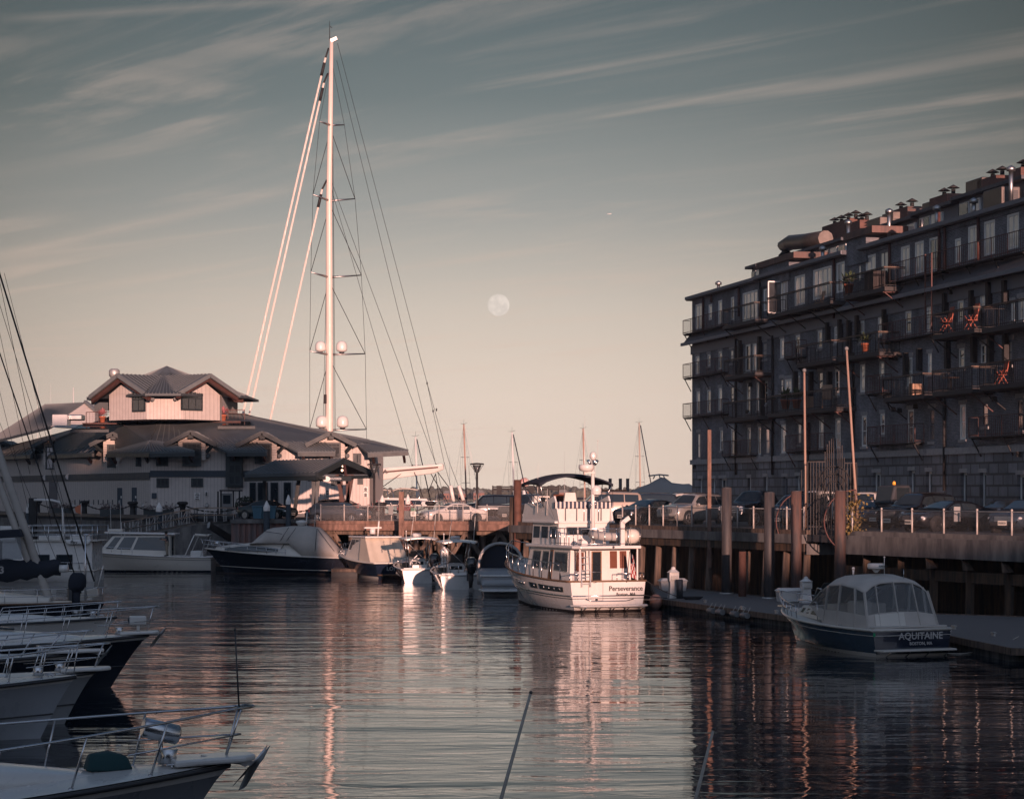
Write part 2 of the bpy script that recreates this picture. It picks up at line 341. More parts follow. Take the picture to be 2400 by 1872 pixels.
# ================================================================ THE SETTING
def water():
 mb = MB(); mb.add([(-3000, -200, 0), (3000, -200, 0), (3000, 6000, 0), (-3000, 6000, 0)], [(0, 1, 2, 3)])
 m = bpy.data.materials.new('harbour water'); m.use_nodes = True; t = m.node_tree; b = t.nodes['Principled BSDF']
 b.inputs['Base Color'].default_value = (.006, .011, .018, 1); b.inputs['Roughness'].default_value = .03; b.inputs['IOR'].default_value = 1.33
 tc = N(t, 'ShaderNodeTexCoord')
 def layer(sx, sy, rot, det, dist=0.0):
  mp = N(t, 'ShaderNodeMapping'); mp.inputs['Scale'].default_value = (sx, sy, 1); mp.inputs['Rotation'].default_value = (0, 0, R(rot)); t.links.new(tc.outputs['Object'], mp.inputs[0])
  n = N(t, 'ShaderNodeTexNoise'); n.inputs['Scale'].default_value = 1; n.inputs['Detail'].default_value = det; n.inputs['Roughness'].default_value = .5; n.inputs['Distortion'].default_value = dist
  t.links.new(mp.outputs[0], n.inputs['Vector']); return n.outputs[0]
 a = layer(.10, .44, 4, 2, .5); c = layer(.55, 1.25, 24, 3, .8); d = layer(.05, .13, 10, 1)
 calm = ramp(t, layer(.018, .03, 20, 2), [(.35, .35), (.65, 1.35)])
 h = math_(t, 'ADD', math_(t, 'MULTIPLY', a, WA), math_(t, 'MULTIPLY', c, WB))
 h = math_(t, 'ADD', math_(t, 'MULTIPLY', h, calm), math_(t, 'MULTIPLY', d, WC))
 bp = N(t, 'ShaderNodeBump'); bp.inputs['Strength'].default_value = 1; bp.inputs['Distance'].default_value = 1; t.links.new(h, bp.inputs['Height']); t.links.new(bp.outputs[0], b.inputs['Normal'])
 o = solo('water', mb, m, None, None, kind='structure')
WA, WB, WC = .065, .024, .06
water()
# far shore: a low wooded rise with a few brick blocks
def far_shore():
 Y = 1500; n = 150; xs = [-700 + 1400 * i / n for i in range(n + 1)]
 g = MB(); secs = []
 for x in xs:
  hh = 2.2 + 2.0 * noise.noise(Vector((x * .008, 3, 0)))
  secs.append([(x, Y - 30, -.5), (x, Y, 1.2), (x, Y + 60, hh), (x, Y + 160, hh + 1), (x, Y + 260, -.5)])
 g.loft(secs, cap=False); solo('far_shore', g, mat('shore earth', (.10, .10, .075), 1), None, None, kind='structure')
 w = MB()
 for i in range(4200):
  x = random.uniform(-620, 620); y = Y + random.uniform(0, 120)
  u = U0 + F * x / Y
  top = 1141 + 7 * noise.noise(Vector((u * .01, 0, 0))) + 4 * noise.noise(Vector((u * .05, 5, 0)))
  if 1290 < u < 1350: top -= 5
  if u > 1540: top -= 6
  hgt = max(2, gz(top, y)) * random.uniform(.55, 1.0); r = random.uniform(1.3, 3.6)
  for k in range(3):
   c = Vector((x + random.uniform(-r, r), y, hgt - r * random.uniform(.5, 1.6)))
   w.sph(c, r * random.uniform(.5, .8), 5, 4, (1.1, 1, random.uniform(.8, 1.2)))
  w.bb(x - r, x + r, y, y + 3, 0, hgt - r)
 solo('shore_woods', w, mat('far foliage', (.085, .085, .065), 1, var=.5, scale=.08), 'low band of dark trees along the far shore of the harbour', 'woods', kind='stuff')
 for i, (u0, u1, v, d) in enumerate([(1040, 1062, 1151, 0), (1075, 1092, 1152, 0), (1110, 1135, 1150, 0), (1232, 1248, 1147, 0), (1308, 1330, 1149, 0)]):
  t = thing('shore_house', ['long red brick block on the far shore left of the thin mast', 'second red brick block on the far shore', 'red brick block on the far shore above the white sedan', 'red brick block on the far shore left of the trawler canopy', 'red brick block on the far shore seen under the trawler canopy'][i], 'building', (gx((u0 + u1) / 2, Y - 12), Y - 12, 0), 0, 'brick blocks on the far shore')
  w2 = gx(u1, Y) - gx(u0, Y); h = gz(v, Y)
  a = MB(); a.bb(-w2 / 2, w2 / 2, -4, 4, .5, h - 1.3); part(t, 'wall', a, M['shorebrick'])
  a = MB(); a.prism([(-w2 / 2 - .3, h - 1.3), (w2 / 2 + .3, h - 1.3), (w2 / 2 - 1, h + .4), (-w2 / 2 + 1, h + .4)], -4.3, 4.3); part(t, 'roof', a, M['dgrey'])
  for k in range(max(2, int(w2 / 1.6))):
   x = -w2 / 2 + .9 + k * 1.6
   if x > w2 / 2 - .5: break
   a = MB(); a.bb(x - .35, x + .35, -4.04, -4, 1.4, 2.9); part(t, 'window', a, M['glass'])
M['shorebrick'] = mat('distant brick', (.24, .12, .09), .9, var=.15)
far_shore()
# moon
mo = MB(); mo.sph((0, 0, 0), 1, 40, 24)
mm = bpy.data.materials.new('moon'); mm.use_nodes = True; tt = mm.node_tree; tt.nodes.clear()
tc = N(tt, 'ShaderNodeTexCoord'); nz = N(tt, 'ShaderNodeTexNoise'); nz.inputs['Scale'].default_value = 1.4; nz.inputs['Detail'].default_value = 4; tt.links.new(tc.outputs['Object'], nz.inputs['Vector'])
em = N(tt, 'ShaderNodeEmission'); tt.links.new(ramp(tt, nz.outputs[0], [(.42, (.56, .495, .44)), (.60, (.635, .56, .495))]), em.inputs[0]); em.inputs[1].default_value = 1.0
oo = N(tt, 'ShaderNodeOutputMaterial'); tt.links.new(em.outputs[0], oo.inputs[0])
Ym = 9000; mr = 25.5 * Ym / F
mobj = solo('moon', mo, mm, 'pale full moon hanging low in the hazy evening sky', 'moon', loc=at(1168.5, 715, Ym)); mobj.scale = (mr, mr, mr)

# ---------------------------------------------------------------- quays and decks (world coordinates)
FA = Vector((7.43, 138.8, 0)); FB = Vector((21.8, 105.9, 0)); FD = (FB - FA).normalized()      # edge of the right-hand wharf
YP0, YP1, PZ = 172.0, 169.5, 3.45
PL, PR = gx(742, YP0), gx(1212, YP1)
def wharf_edge(s): return FA + FD * s
E0 = wharf_edge(-18.5); E1 = wharf_edge(62)
g = MB(); g.slab([(PL, 185, DECK), (.3, 185, DECK), (.3, YP1 + .2, DECK), (E0.x, E0.y, DECK), (E1.x, E1.y, DECK), (60, 80, DECK), (60, 262, DECK), (-4, 262, DECK), (-4, 215, DECK), (-70, 290, DECK), (-70, 268, DECK), (gx(352, 199), 199, DECK), (gx(550, 199), 199, DECK), (gx(550, 173), 173, DECK), (PL, 173.1, DECK)], (0, 0, -.35))
solo('quay_deck', g, M['asphalt'], None, None, kind='structure')
g = MB(); g.slab([(PL + .1, YP0 + .05, PZ), (PR, YP1 + .1, PZ), (PR, 185.4, PZ), (PL + .1, 185.4, PZ)], (0, 0, -.3))
solo('pier_paving', g, stripes('red deck planks', (.30, .13, .09), (.08, .04, .03), .3, 0, .08), None, None, kind='structure')
p = lambda s, o: wharf_edge(s) + Vector((-FD.y, FD.x, 0)) * o
g = MB(); g.slab([p(-17, .5), p(60, .5), p(60, 45), p(-17, 45)], (0, 0, 0.01)); g = MB(); g.slab([Vector((q.x, q.y, 3.85)) for q in (p(-17, .55), p(60, .55), Vector((70, 80, 0)), Vector((60, 262, 0)), Vector((9, 262, 0)), Vector((9, 172, 0)), Vector((3, 160, 0)))], (0, 0, -.245))
solo('parking_lot', g, M['asphalt'], None, None, kind='structure')
# quay below: solid sea walls left of the pier
t = thing('sea_wall', 'grey concrete sea wall below the shingled inn', 'sea wall', (0, 0, 0))
g = MB(); g.slab([(-70, 268, DECK - .36), (gx(352, 199), 199, DECK - .36), (gx(550, 199), 199, DECK - .36), (gx(550, 199), 203, DECK - .36), (gx(352, 199), 203, DECK - .36), (-70, 272, DECK - .36)], (0, 0, -6)); part(t, 'wall', g, M['conc'])
g = MB(); g.bar((-70, 267.8, DECK + .07), (gx(352, 198.9), 198.9, DECK + .07), .45, .3); g.bar((gx(352, 198.9), 198.9, DECK + .07), (gx(550, 198.9), 198.9, DECK + .07), .45, .3); part(t, 'coping', g, M['dgrey'])
t = thing('bulkhead', 'rust stained steel sheet bulkhead left of the timber pier', 'bulkhead', (0, 0, 0))
g = MB(); x0, x1 = gx(550, 173), PL; k = 30
for i in range(k):
 xa = x0 + (x1 - x0) * i / k; xb = x0 + (x1 - x0) * (i + 1) / k; o = .12 if i % 2 else 0
 g.bb(xa, xb, 172.7 - o, 173.1, -1, DECK - .1)
g.bb(x0 - .2, x0, 172.7, 199, -1, DECK - .1)
part(t, 'sheet', g, streaky('rusty sheet piling', (.12, .10, .10), (.22, .10, .08), .8, 2, .3))
g = MB(); g.bb(x0 - .25, x1 + .1, 172.4, 173.3, DECK - .1, DECK + .18); part(t, 'cap', g, M['conc'])
# timber pier: fascia, piles, bents
def timber_pier():
 t = thing('timber_pier', 'reddish timber pier on braced piles under the parked white sedan', 'pier', (0, 0, 0))
 def e(f, back=0): return Vector((PL + (PR - PL) * f, YP0 + (YP1 - YP0) * f + back, 0))
 g = MB(); a, b = e(0), e(1)
 g.bar((a.x, a.y - .16, PZ - .22), (b.x, b.y - .16, PZ - .22), .3, .44); part(t, 'fascia_beam', g, M['redwood'])
 g = MB(); g.bar((a.x, a.y - .10, PZ + .12), (b.x, b.y - .10, PZ + .12), .25, .22); part(t, 'kerb_timber', g, M['redwood'])
 n = 12
 for row in range(4):
  for i in range(n + 1):
   if random.random() < .12 and row: continue
   p = e(i / n, .5 + row * 3.2 + random.uniform(-.3, .3)); p.x += random.uniform(-.3, .3)
   g = MB(); lean = random.uniform(-.25, .25)
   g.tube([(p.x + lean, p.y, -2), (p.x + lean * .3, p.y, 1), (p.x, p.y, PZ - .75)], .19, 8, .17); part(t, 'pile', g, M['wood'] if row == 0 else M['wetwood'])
 for row in range(2):
  g = MB(); a, b = e(0, .5 + row * 3.2), e(1, .5 + row * 3.2)
  g.bar((a.x, a.y, PZ - .58), (b.x, b.y, PZ - .58), .32, .32); part(t, 'cap_beam', g, M['wood'])
 for i in range(n):
  p, q = e(i / n, .2), e((i + 1) / n, .2)
  for s in ((0, 1) if i % 3 == 0 else ((1, 0) if i % 3 == 1 else ())):
   pass
  g = MB()
  if i % 2: g.bar((p.x, p.y, 2.9), (q.x, q.y, .9), .12, .28)
  else: g.bar((p.x, p.y, 1.0), (q.x, q.y, 2.9), .12, .28)
  part(t, 'brace', g, M['wood'])
  if i % 3 == 1:
   g = MB(); g.bar((p.x + .3, p.y + .4, 2.85), ((p.x + q.x) / 2 + .6, p.y + .4, 2.85), .2, .3); part(t, 'brace', g, M['wood'])
 for i in range(9):
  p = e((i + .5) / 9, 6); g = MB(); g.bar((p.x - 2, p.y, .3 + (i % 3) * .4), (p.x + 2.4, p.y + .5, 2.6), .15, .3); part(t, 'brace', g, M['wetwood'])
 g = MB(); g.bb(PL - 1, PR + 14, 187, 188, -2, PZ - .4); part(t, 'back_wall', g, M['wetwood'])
timber_pier()
# right-hand wharf: beam, batter piles, back wall
def right_wharf():
 t = thing('wharf', 'dark timber and concrete wharf edge along the parked cars', 'wharf', (0, 0, 0))
 nrm = Vector((FD.y, -FD.x, 0)) * 1.0           # towards the water (camera-left)
 if nrm.x > 0: nrm = -nrm
 s0 = -18.5; sg0, sg1, s1 = 18.5, 22.5, 62
 def beam(a, b, off, w, zc, h, m, nm):
  g = MB(); p = wharf_edge(a) + nrm * off; q = wharf_edge(b) + nrm * off
  g.bar((p.x, p.y, zc), (q.x, q.y, zc), w, h); part(t, nm, g, m)
 beam(s0, sg0, .16, .3, DECK - .22, .46, M['conc'], 'fascia_beam')
 beam(s0, sg0, .05, .3, DECK - .66, .40, M['wetwood'], 'waler')
 beam(s0, sg0, -.05, .25, DECK + .12, .22, M['wood'], 'kerb_timber')
 beam(sg0, sg1, -1.2, .35, DECK - .3, .6, M['conc'], 'fascia_beam')
 beam(sg1, s1, .16, .35, DECK - .42, .90, M['conc'], 'fascia_beam')
 beam(sg1, s1, -.05, .3, DECK + .14, .22, M['conc'], 'kerb')
 beam(sg0 + 3, s1, -.5, .45, 1.9, .5, M['wetwood'], 'waler')
 for i in range(18):
  s = s0 + 2 + i * 2.05
  if s > sg0: break
  p = wharf_edge(s) - nrm * .1; g = MB(); g.tube([p + nrm * .25 + Vector((0, 0, -2)), p + Vector((0, 0, DECK - .86))], .21, 8, .19); part(t, 'pile', g, M['wood'])
 for i in range(18):
  s = sg0 + 2.2 + i * 2.9 + random.uniform(-.3, .3); p = wharf_edge(s) - nrm * .35
  g = MB(); g.bar((p.x - .1, p.y, -2), (p.x, p.y, DECK - .9), .34, .34); part(t, 'pile', g, M['wetwood'])
  if i > 2:
   a = wharf_edge(s + .1) + nrm * .2; g = MB(); g.add([], [])
   g.slab([a + Vector((0, 0, DECK - .88)), a + FD * .55 + Vector((0, 0, DECK - 1.35)), a + FD * .1 + Vector((0, 0, DECK - 1.4))], nrm * -.3); part(t, 'bracket', g, M['wood'])
 g = MB(); p, q = wharf_edge(s0) - nrm * 5, wharf_edge(s1) - nrm * 3
 g.bar((p.x, p.y, 1), (q.x, q.y, 1), .4, 5); part(t, 'back_wall', g, M['wetwood'])
right_wharf()
# floating dock
DK = .45
def dock():
 t = thing('floating_dock', 'grey planked floating dock running past both moored motor yachts', 'dock', (0, 0, 0))
 poly = [(7.2, 119.6), (12, 102), (15.6, 93.2), (16.9, 82.0), (42, 72), (42, 88), (17.6, 105.9), (11.8, 126), (7.9, 137.5)]
 g = MB(); g.slab([(x, y, DK) for x, y in poly], (0, 0, -.12)); part(t, 'planking', g, stripes('dock planks', (.15, .14, .135), (.04, .04, .04), .16, 1, .12, .8))
 g = MB()
 for (a, b) in zip(poly, poly[1:] + poly[:1]):
  g.bar((a[0], a[1], DK - .08), (b[0], b[1], DK - .08), .10, .24)
 part(t, 'rub_timber', g, M['wood'])
 g = MB(); c = Vector((17, 100, 0))
 q = [(x + (c.x - x) * .03, y + (c.y - y) * .03) for x, y in poly]; g.slab([(x, y, DK - .2) for x, y in q], (0, 0, -.7)); part(t, 'float', g, streaky('dirty dock float', (.012, .012, .014), (.09, .085, .08), .9, 3, .6))
dock()
# buildings across the street, behind the photographer; they keep the low sun off the near water
def street_block(label, x0, x1, y0, y1, h):
 t = thing('street_building', label, 'building', (x0, y1, 0))
 w = x1 - x0; dd = y1 - y0; g = MB(); g.bb(0, w, -dd, 0, 0, h - .6); part(t, 'wall', g, M['backbrick'])
 g = MB(); g.bb(-.3, w + .3, -dd - .3, .3, h - .6, h); part(t, 'cornice', g, M['dgrey'])
 n = int(w / 6); k = 0
 for i in range(n):
  for j in range(int((h - 4) / 4)):
   if k >= 60: break
   g = MB(); g.bb(2 + i * 6, 3.4 + i * 6, .0, .05, 4 + j * 4, 6.2 + j * 4); part(t, 'window', g, M['glass']); k += 1
M['backbrick'] = brickmat('street brick', (.07, .045, .04), (.10, .06, .05), (.06, .06, .06))
street_block('tallest brick street building behind the camera at far left', -95, 16.9, -85, -60, 38.5)
street_block('tall brick street building behind the camera at left', 17, 33, -85, -60, 33.8)
street_block('low brick street building behind the camera', 33.1, 45.8, -85, -60, 15.8)
street_block('middle height brick street building behind the camera at right', 45.9, 120, -85, -60, 18.3)
g = MB(); g.slab([(-120, -8, 3.9), (120, -8, 3.9), (120, -120, 3.9), (-120, -120, 3.9)], (0, 0, -6)); solo('street_ground', g, M['asphalt'], None, None, kind='structure')
# ================================================================ LONG BRICK WAREHOUSE (right)
BK = 0.20; BX, BY = 14.12, 190.0
bd = Vector((BK, -1, 0)).normalized(); bn = Vector((-1, -BK, 0)).normalized()
BRZ = math.atan2(bd.y, bd.x)
def WL(u, v, off=0.0):
 """pixel -> (along wall, height above deck) on the plane `off` metres proud of the wall"""
 a = (u - U0) / F; X = BX + bn.x * off; Y = BY + bn.y * off
 s = (a * Y - X) / (bd.x - a * bd.y); y = Y + bd.y * s
 return s, gz(v, y) - DECK
def CW(x, y, off=0.0): return WL(1590 + x * .46957, 380 + y * .46957, off)
M['brick'] = brickmat('dark old brick', (.20, .205, .23), (.105, .118, .14), (.33, .34, .37), .24, .085)
M['granite'] = brickmat('rough granite blocks', (.26, .265, .285), (.16, .165, .18), (.10, .10, .10), 1.3, .62, dirt=.4)
M['slate'] = mat('slate', (.08, .083, .095), .7, var=.35, scale=4, bump=.4)
M['trim'] = mat('dull painted trim', (.15, .16, .185), .6, var=.15)
M['wframe'] = mat('white sash paint', (.78, .77, .74), .5, var=.08)
M['iron'] = mat('black iron', (.014, .013, .014), .7, 0, var=.3)
M['rediron'] = mat('red lead primed iron', (.085, .034, .03), .65, var=.35, scale=6)
M['redbrick'] = brickmat('chimney brick', (.22, .10, .075), (.15, .07, .055), (.12, .1, .1))
M['lintel'] = mat('granite lintel', (.34, .33, .33), .85, var=.2, scale=5)
def blend(name, lo, hi):
 return mat(name, lo, .04, var=.3, spec=.9)
M['pane'] = mat('sash pane', (.05, .055, .06), .045, var=.2, spec=1.0, coat=1.0)
M['curtain'] = mat('pane with a drawn blind', (.75, .69, .62), .12, var=.10, spec=.9, coat=.8)
def brick_building():
 t = thing('brick_warehouse', 'long dark brick warehouse block with iron balconies along the right side', 'building', (BX, BY, DECK), BRZ)
 LEN, DEP = 74.0, 14.0
 F5 = [(85,712,117,838),(150,712,168,790),(198,692,218,810),(262,675,278,790),(320,655,395,800),(425,635,442,745),(485,598,545,752),(580,572,632,720),(672,540,765,690),(788,505,830,655),(895,512,912,600),(935,470,985,590),(1005,448,1048,570),(1110,425,1155,575),(1180,402,1225,560),(1252,382,1305,550),(1380,385,1410,505),(1445,325,1500,490),(1525,300,1580,470),(1640,265,1700,440)]
 F4 = [(85,970,105,1060),(145,960,160,1020),(200,945,218,1035),(257,935,275,1005),(335,912,360,1050),(370,908,390,1050),(420,900,442,985),(508,882,528,980),(585,865,607,960),(695,842,718,900),(778,822,792,905),(900,795,928,905),(995,775,1015,870),(1133,745,1163,855),(1240,722,1268,850),(1393,692,1423,750),(1505,665,1530,740),(1660,700,1680,790),(1697,680,1725,790)]
 F3 = [(90,1145,108,1255),(143,1138,162,1250),(200,1128,218,1240),(258,1118,278,1205),(342,1105,360,1250),(390,1100,402,1240),(425,1095,447,1210),(507,1080,525,1155),(530,1085,565,1150),(585,1068,608,1145),(697,1045,722,1140),(782,1035,805,1165),(907,1010,932,1150),(1003,995,1028,1070),(1140,975,1168,1120),(1245,955,1265,1060),(1400,930,1428,1030),(1510,910,1535,1010),(1632,890,1668,1015)]
 F2 = [(93,1350,110,1480),(208,1338,222,1440),(262,1330,285,1470),(345,1325,362,1460),(397,1320,412,1460),(432,1325,455,1460),(513,1308,537,1452),(592,1300,615,1410),(702,1288,725,1430),(783,1278,810,1430),(915,1265,940,1420),(1008,1255,1030,1360),(1145,1235,1175,1410),(1252,1228,1280,1395),(1405,1210,1435,1385),(1515,1198,1548,1320),(1688,1178,1722,1340)]
 F1 = [(100,1580,120,1680),(165,1580,185,1680),(205,1578,240,1700),(345,1575,362,1680),(425,1570,445,1680),(520,1570,545,1690),(585,1565,607,1690),(970,1550,1010,1700),(1150,1540,1180,1720),(1235,1545,1265,1720),(1408,1550,1440,1730),(1505,1550,1535,1730),(1690,1560,1725,1700)]
 zb = [0, 4.35, 7.5, 10.7, 13.6, 17.15]
 wall = MB(); gran = MB(); reveal = MB()
 rnd = random.Random(3)
 cnt = 0
 for fi, fl in enumerate((F1, F2, F3, F4, F5)):
  z0, z1 = zb[fi], zb[fi + 1]; dep = .30 if fi == 0 else .11
  mb = gran if fi == 0 else wall
  ops = []
  for (x0, y0, x1, y1) in fl:
   s0, za = CW(x0, y0); s1, _ = CW(x1, y0); sm = (s0 + s1) / 2; _, zl = CW(x0, y1)
   a, b = sorted((za, zl)); a = max(a, z0 + .12); b = min(b, z1 - .15)
   if b - a < .8: a = max(z0 + .12, b - 1.2)
   ops.append((s0, s1, a, b))
  ops.sort(); x = 0.0
  def q(xa, xb, za, zb_): mb.add([(xa, 0, za), (xb, 0, za), (xb, 0, zb_), (xa, 0, zb_)], [(0, 1, 2, 3)])
  for (s0, s1, a, b) in ops:
   if s0 < x + .05: s0 = x + .05
   if s1 - s0 < .3: s1 = s0 + .3
   q(x, s0, z0, z1); q(s0, s1, z0, a); q(s0, s1, b, z1)
   for (p, r) in (((s0, a), (s0, b)), ((s1, a), (s1, b)), ((s0, a), (s1, a)), ((s0, b), (s1, b))):
    mb.add([(p[0], 0, p[1]), (r[0], 0, r[1]), (r[0], dep, r[1]), (p[0], dep, p[1])], [(0, 1, 2, 3)])
   x = s1
   w = s1 - s0; h = b - a; fw = min(.13, w * .15)
   fr = MB(); fm = M['wframe'] if rnd.random() < .85 else M['trim']
   yb = dep - .1
   fr.bb(s0, s0 + fw, yb, dep, a, b); fr.bb(s1 - fw, s1, yb, dep, a, b); fr.bb(s0 + fw, s1 - fw, yb, dep, b - fw, b); fr.bb(s0 + fw, s1 - fw, yb, dep, a, a + fw)
   if fi in (1, 2, 3) and w < 2.2: fr.bb(s0 + fw, s1 - fw, yb, dep, a + h * .5 - .03, a + h * .5 + .03)
   if w > 1.3:
    n = max(2, round(w / .9))
    for k in range(1, n): fr.bb(s0 + w * k / n - .03, s0 + w * k / n + .03, yb + .01, dep, a + fw, b - fw)
   f = part(t, 'window', fr, fm)
   g = MB(); g.bb(s0 + fw, s1 - fw, dep - .06, dep - .03, a + h * .0 + fw, b - fw)
   r = rnd.random()
   part(f, 'pane', g, M['curtain'] if (fi == 4 and r < .7) or (fi in (1, 2, 3) and r < .55) else M['pane'])
   if fi < 4:
    g = MB(); g.bb(s0 - .12, s1 + .12, -.04, .05, b + .002, b + .24); part(f, 'lintel', g, M['lintel'])
    if fi: g = MB(); g.bb(s0 - .1, s1 + .1, -.08, .06, a - .15, a - .002); part(f, 'sill', g, M['lintel'])
  q(x, LEN, z0, z1)
 for (x0, y0, y1, ln) in ((487, 597, 752, .95),):
  s, za = CW(x0, y0, .4); _, zl = CW(x0, y1, .4); g = MB()
  for p, q_ in (((-.02, zl), (-.02, za)), ((-ln, zl), (-ln, za)), ((-.02, za), (-ln, za)), ((-.02, zl), (-ln, zl))): g.bar((s, p[0], p[1]), (s, q_[0], q_[1]), .07, .09)
  f = part(t, 'open_casement', g, M['wframe']); g = MB(); g.bb(s - .01, s + .01, -ln, -.02, zl, za); part(f, 'pane', g, M['pane'])
 # end wall at the far corner and the rest of the shell
 wall.add([(0, 0, zb[1]), (0, DEP, zb[1]), (0, DEP, 17.15), (0, 0, 17.15)], [(0, 1, 2, 3)]); wall.add([(LEN, 0, 0), (LEN, DEP, 0), (LEN, DEP, 17.15), (LEN, 0, 17.15)], [(0, 1, 2, 3)])
 wall.add([(0, DEP, 0), (LEN, DEP, 0), (LEN, DEP, 17.15), (0, DEP, 17.15)], [(0, 1, 2, 3)])
 gran.add([(0, 0, 0), (0, DEP, 0), (0, DEP, zb[1]), (0, 0, zb[1])], [(0, 1, 2, 3)])
 part(t, 'wall', wall, M['brick'], fix=False); part(t, 'stone_base', gran, M['granite'], fix=False)
 g = MB(); g.bb(-.15, LEN, -.14, .02, 4.25, 4.62); part(t, 'string_course', g, M['lintel'])
 # lower eave with gutter, slate skirt, fascia, and dentil brick under the top roof
 g = MB(); g.prism([(0, 0), (0, 0)], 0, 0) if False else None
 g.slab([(-.55, -.62, 13.72), (-.55, .05, 14.55), (-.55, .05, 13.7)], (LEN + .55, 0, 0)); part(t, 'slate_skirt', g, M['slate'])
 g = MB(); g.bb(-.6, LEN, -.78, -.62, 13.55, 13.78); part(t, 'gutter', g, M['trim'])
 g = MB(); g.bb(-.1, LEN, -.1, 0.01, 12.85, 13.55); part(t, 'frieze', g, M['trim'])
 s_a = CW(408, 560)[0]; s_b = CW(848, 430)[0]; s_c = CW(925, 410)[0]
 for (xa, xb, zt) in ((-.35, s_a, 17.40), (s_a, s_b, 17.46), (s_c, LEN, 17.44)):
  g = MB(); g.slab([(xa, -.4, zt - .32), (xa, -.4, zt), (xa, 4, zt + .25), (xa, DEP, zt + .25), (xa, DEP, zt - .32)], (xb - xa - .02, 0, 0)); part(t, 'roof', g, M['slate'])
  g = MB(); g.bb(xa, xb - .03, -.5, -.41, zt - .25, zt - .02); part(t, 'gutter', g, M['trim'])
 g = MB(); g.bb(s_c, LEN, -.08, 0.01, 16.9, 17.1); part(t, 'corbel_course', g, M['brick'])
 # parapet blocks
 for (xa, xb, za, z2) in ((CW(410, 520)[0], CW(560, 500)[0], 17.2, 17.95), (s_b, CW(945, 400)[0], 17.0, 18.05)):
  g = MB(); g.bb(xa, xb, -.12, 3, za - .6, z2); q_ = part(t, 'parapet', g, M['brick'])
  g = MB(); g.bb(xa - .12, xb + 1.6, -.3, 3.3, z2, z2 + .42); part(q_, 'coping', g, M['rustcap'])
 # setback penthouse with clerestory
 for (x0, x1, zt) in ((365, 420, 18.9), (565, 850, 18.88), (1000, 1200, 18.9), (1200, 1400, 19.05), (1400, 1760, 19.2)):
  off = -2.2; xa = CW(x0, 420, off)[0]; xb = min(LEN - 1, CW(x1, 420, off)[0]); zt -= .1
  g = MB(); g.bb(xa + .1, xb - .1, 2.2, 6.5, 17.5, zt); ph = part(t, 'penthouse', g, M['trim'])
  g = MB(); g.bb(xa - .1, xb - .12, 1.7, 7, zt, zt + .2); part(ph, 'roof', g, M['slate'])
  n = max(2, int((xb - xa) / 1.7))
  for k in range(n):
   if k % 3 == 2 and x0 > 900: continue
   w = (xb - xa - .4) / n; a = xa + .2 + k * w + .12
   g = MB(); g.bb(a, a + w - .25, 2.1, 2.2, 17.95, zt - .2); f = part(ph, 'window', g, M['wframe'])
   g = MB(); g.bb(a + .08, a + w - .33, 2.06, 2.1, 18.02, zt - .27); part(f, 'pane', g, M['curtain'] if k % 2 else M['pane'])
 # pipes
 for (x, y0, y1, red) in ((122,665,845,1),(163,660,700,1),(300,620,770,1),(285,880,1560,0),(408,575,830,0),(468,865,1560,0),(775,478,780,1),(870,950,1650,0),(1052,400,598,1),(1328,305,545,1),(1495,255,490,1),(1325,1170,1640,0),(650,1300,1650,1),(1300,250,560,1)):
  s, za = CW(x, y0, .15); _, zl = CW(x, y1, .15); g = MB(); g.tube([(s, -.14, za), (s, -.14, max(.0, zl))], .09, 6); part(t, 'downpipe', g, M['rediron'] if red else M['iron'])
 # tall dark timber posts under the upper decks
 for (x, y0, y1) in ((397,870,1050),(410,1090,1290),(300,890,1100),(735,800,900),(797,785,880),(650,1045,1180),(575,1045,1140),(883,765,880),(1018,735,840),(1320,655,760),(1452,640,760),(1537,600,720),(1617,590,710),(1123,950,1070),(1190,930,1040),(1330,890,1030),(1462,870,1000),(1545,860,1000),(1620,850,1000),(743,1045,1140),(840,790,1000)):
  s, za = CW(x, y0, .3); _, zl = CW(x, y1, .3); g = MB(); g.bb(s - .17, s + .17, -.3, -.02, zl, za); part(t, 'post', g, M['iron'])
 for (x, y) in ((345,1255),(360,1120),(1065,985),(1085,990),(1107,975),(1365,660),(1185,1230),(1580,1195),(1075,1245),(1105,1250),(1700,1470),(80,1530)):
  s, z = CW(x, y, .1); g = MB(); g.prism([(s - .12, z), (s + .12, z), (s, z + .28)], -.25, 0); part(t, 'vent_hood', g, M['iron'])
 # cables
 for (xa, ya, xb, yb) in ((75,1502,600,1470),(640,1470,900,1462),(900,1462,1700,1400),(880,1450,1310,1435)):
  (s0, z0), (s1, z1) = CW(xa, ya, .06), CW(xb, yb, .06); g = MB()
  g.tube([(s0 + (s1 - s0) * i / 16, -.06, z0 + (z1 - z0) * i / 16 + .09 * math.sin(i * 2.1)) for i in range(17)], .03, 4); part(t, 'cable', g, M['grey'])
 # number plate on the string course
 s, z = CW(1228, 1470, .16); textpart(t, 'number', '59', .5, M['trim'], (s, -.15, 4.43), (1, 0, 0), (0, 0, 1))
 # balconies
 BAL = [(38,215,860,'i'),(215,395,838,'d'),(435,775,785,'d'),(815,1050,692,'d'),(1050,1730,607,'i'),
           (38,215,1080,'i'),(222,395,1090,'d'),(530,600,985,'i'),(580,785,1030,'d'),(785,1020,998,'d'),(1000,1260,905,'i'),(1255,1500,890,'d'),(1500,1800,858,'d'),
           (42,215,1277,'i'),(218,410,1300,'d'),(435,805,1275,'d'),(935,1020,1162,'i'),(1012,1245,1200,'d'),(1255,1490,1172,'d'),(1490,1800,1143,'d'),
           (218,360,1470,'i'),(535,730,1448,'i'),(945,1180,1415,'i'),(1450,1800,1378,'i')]
 out = []
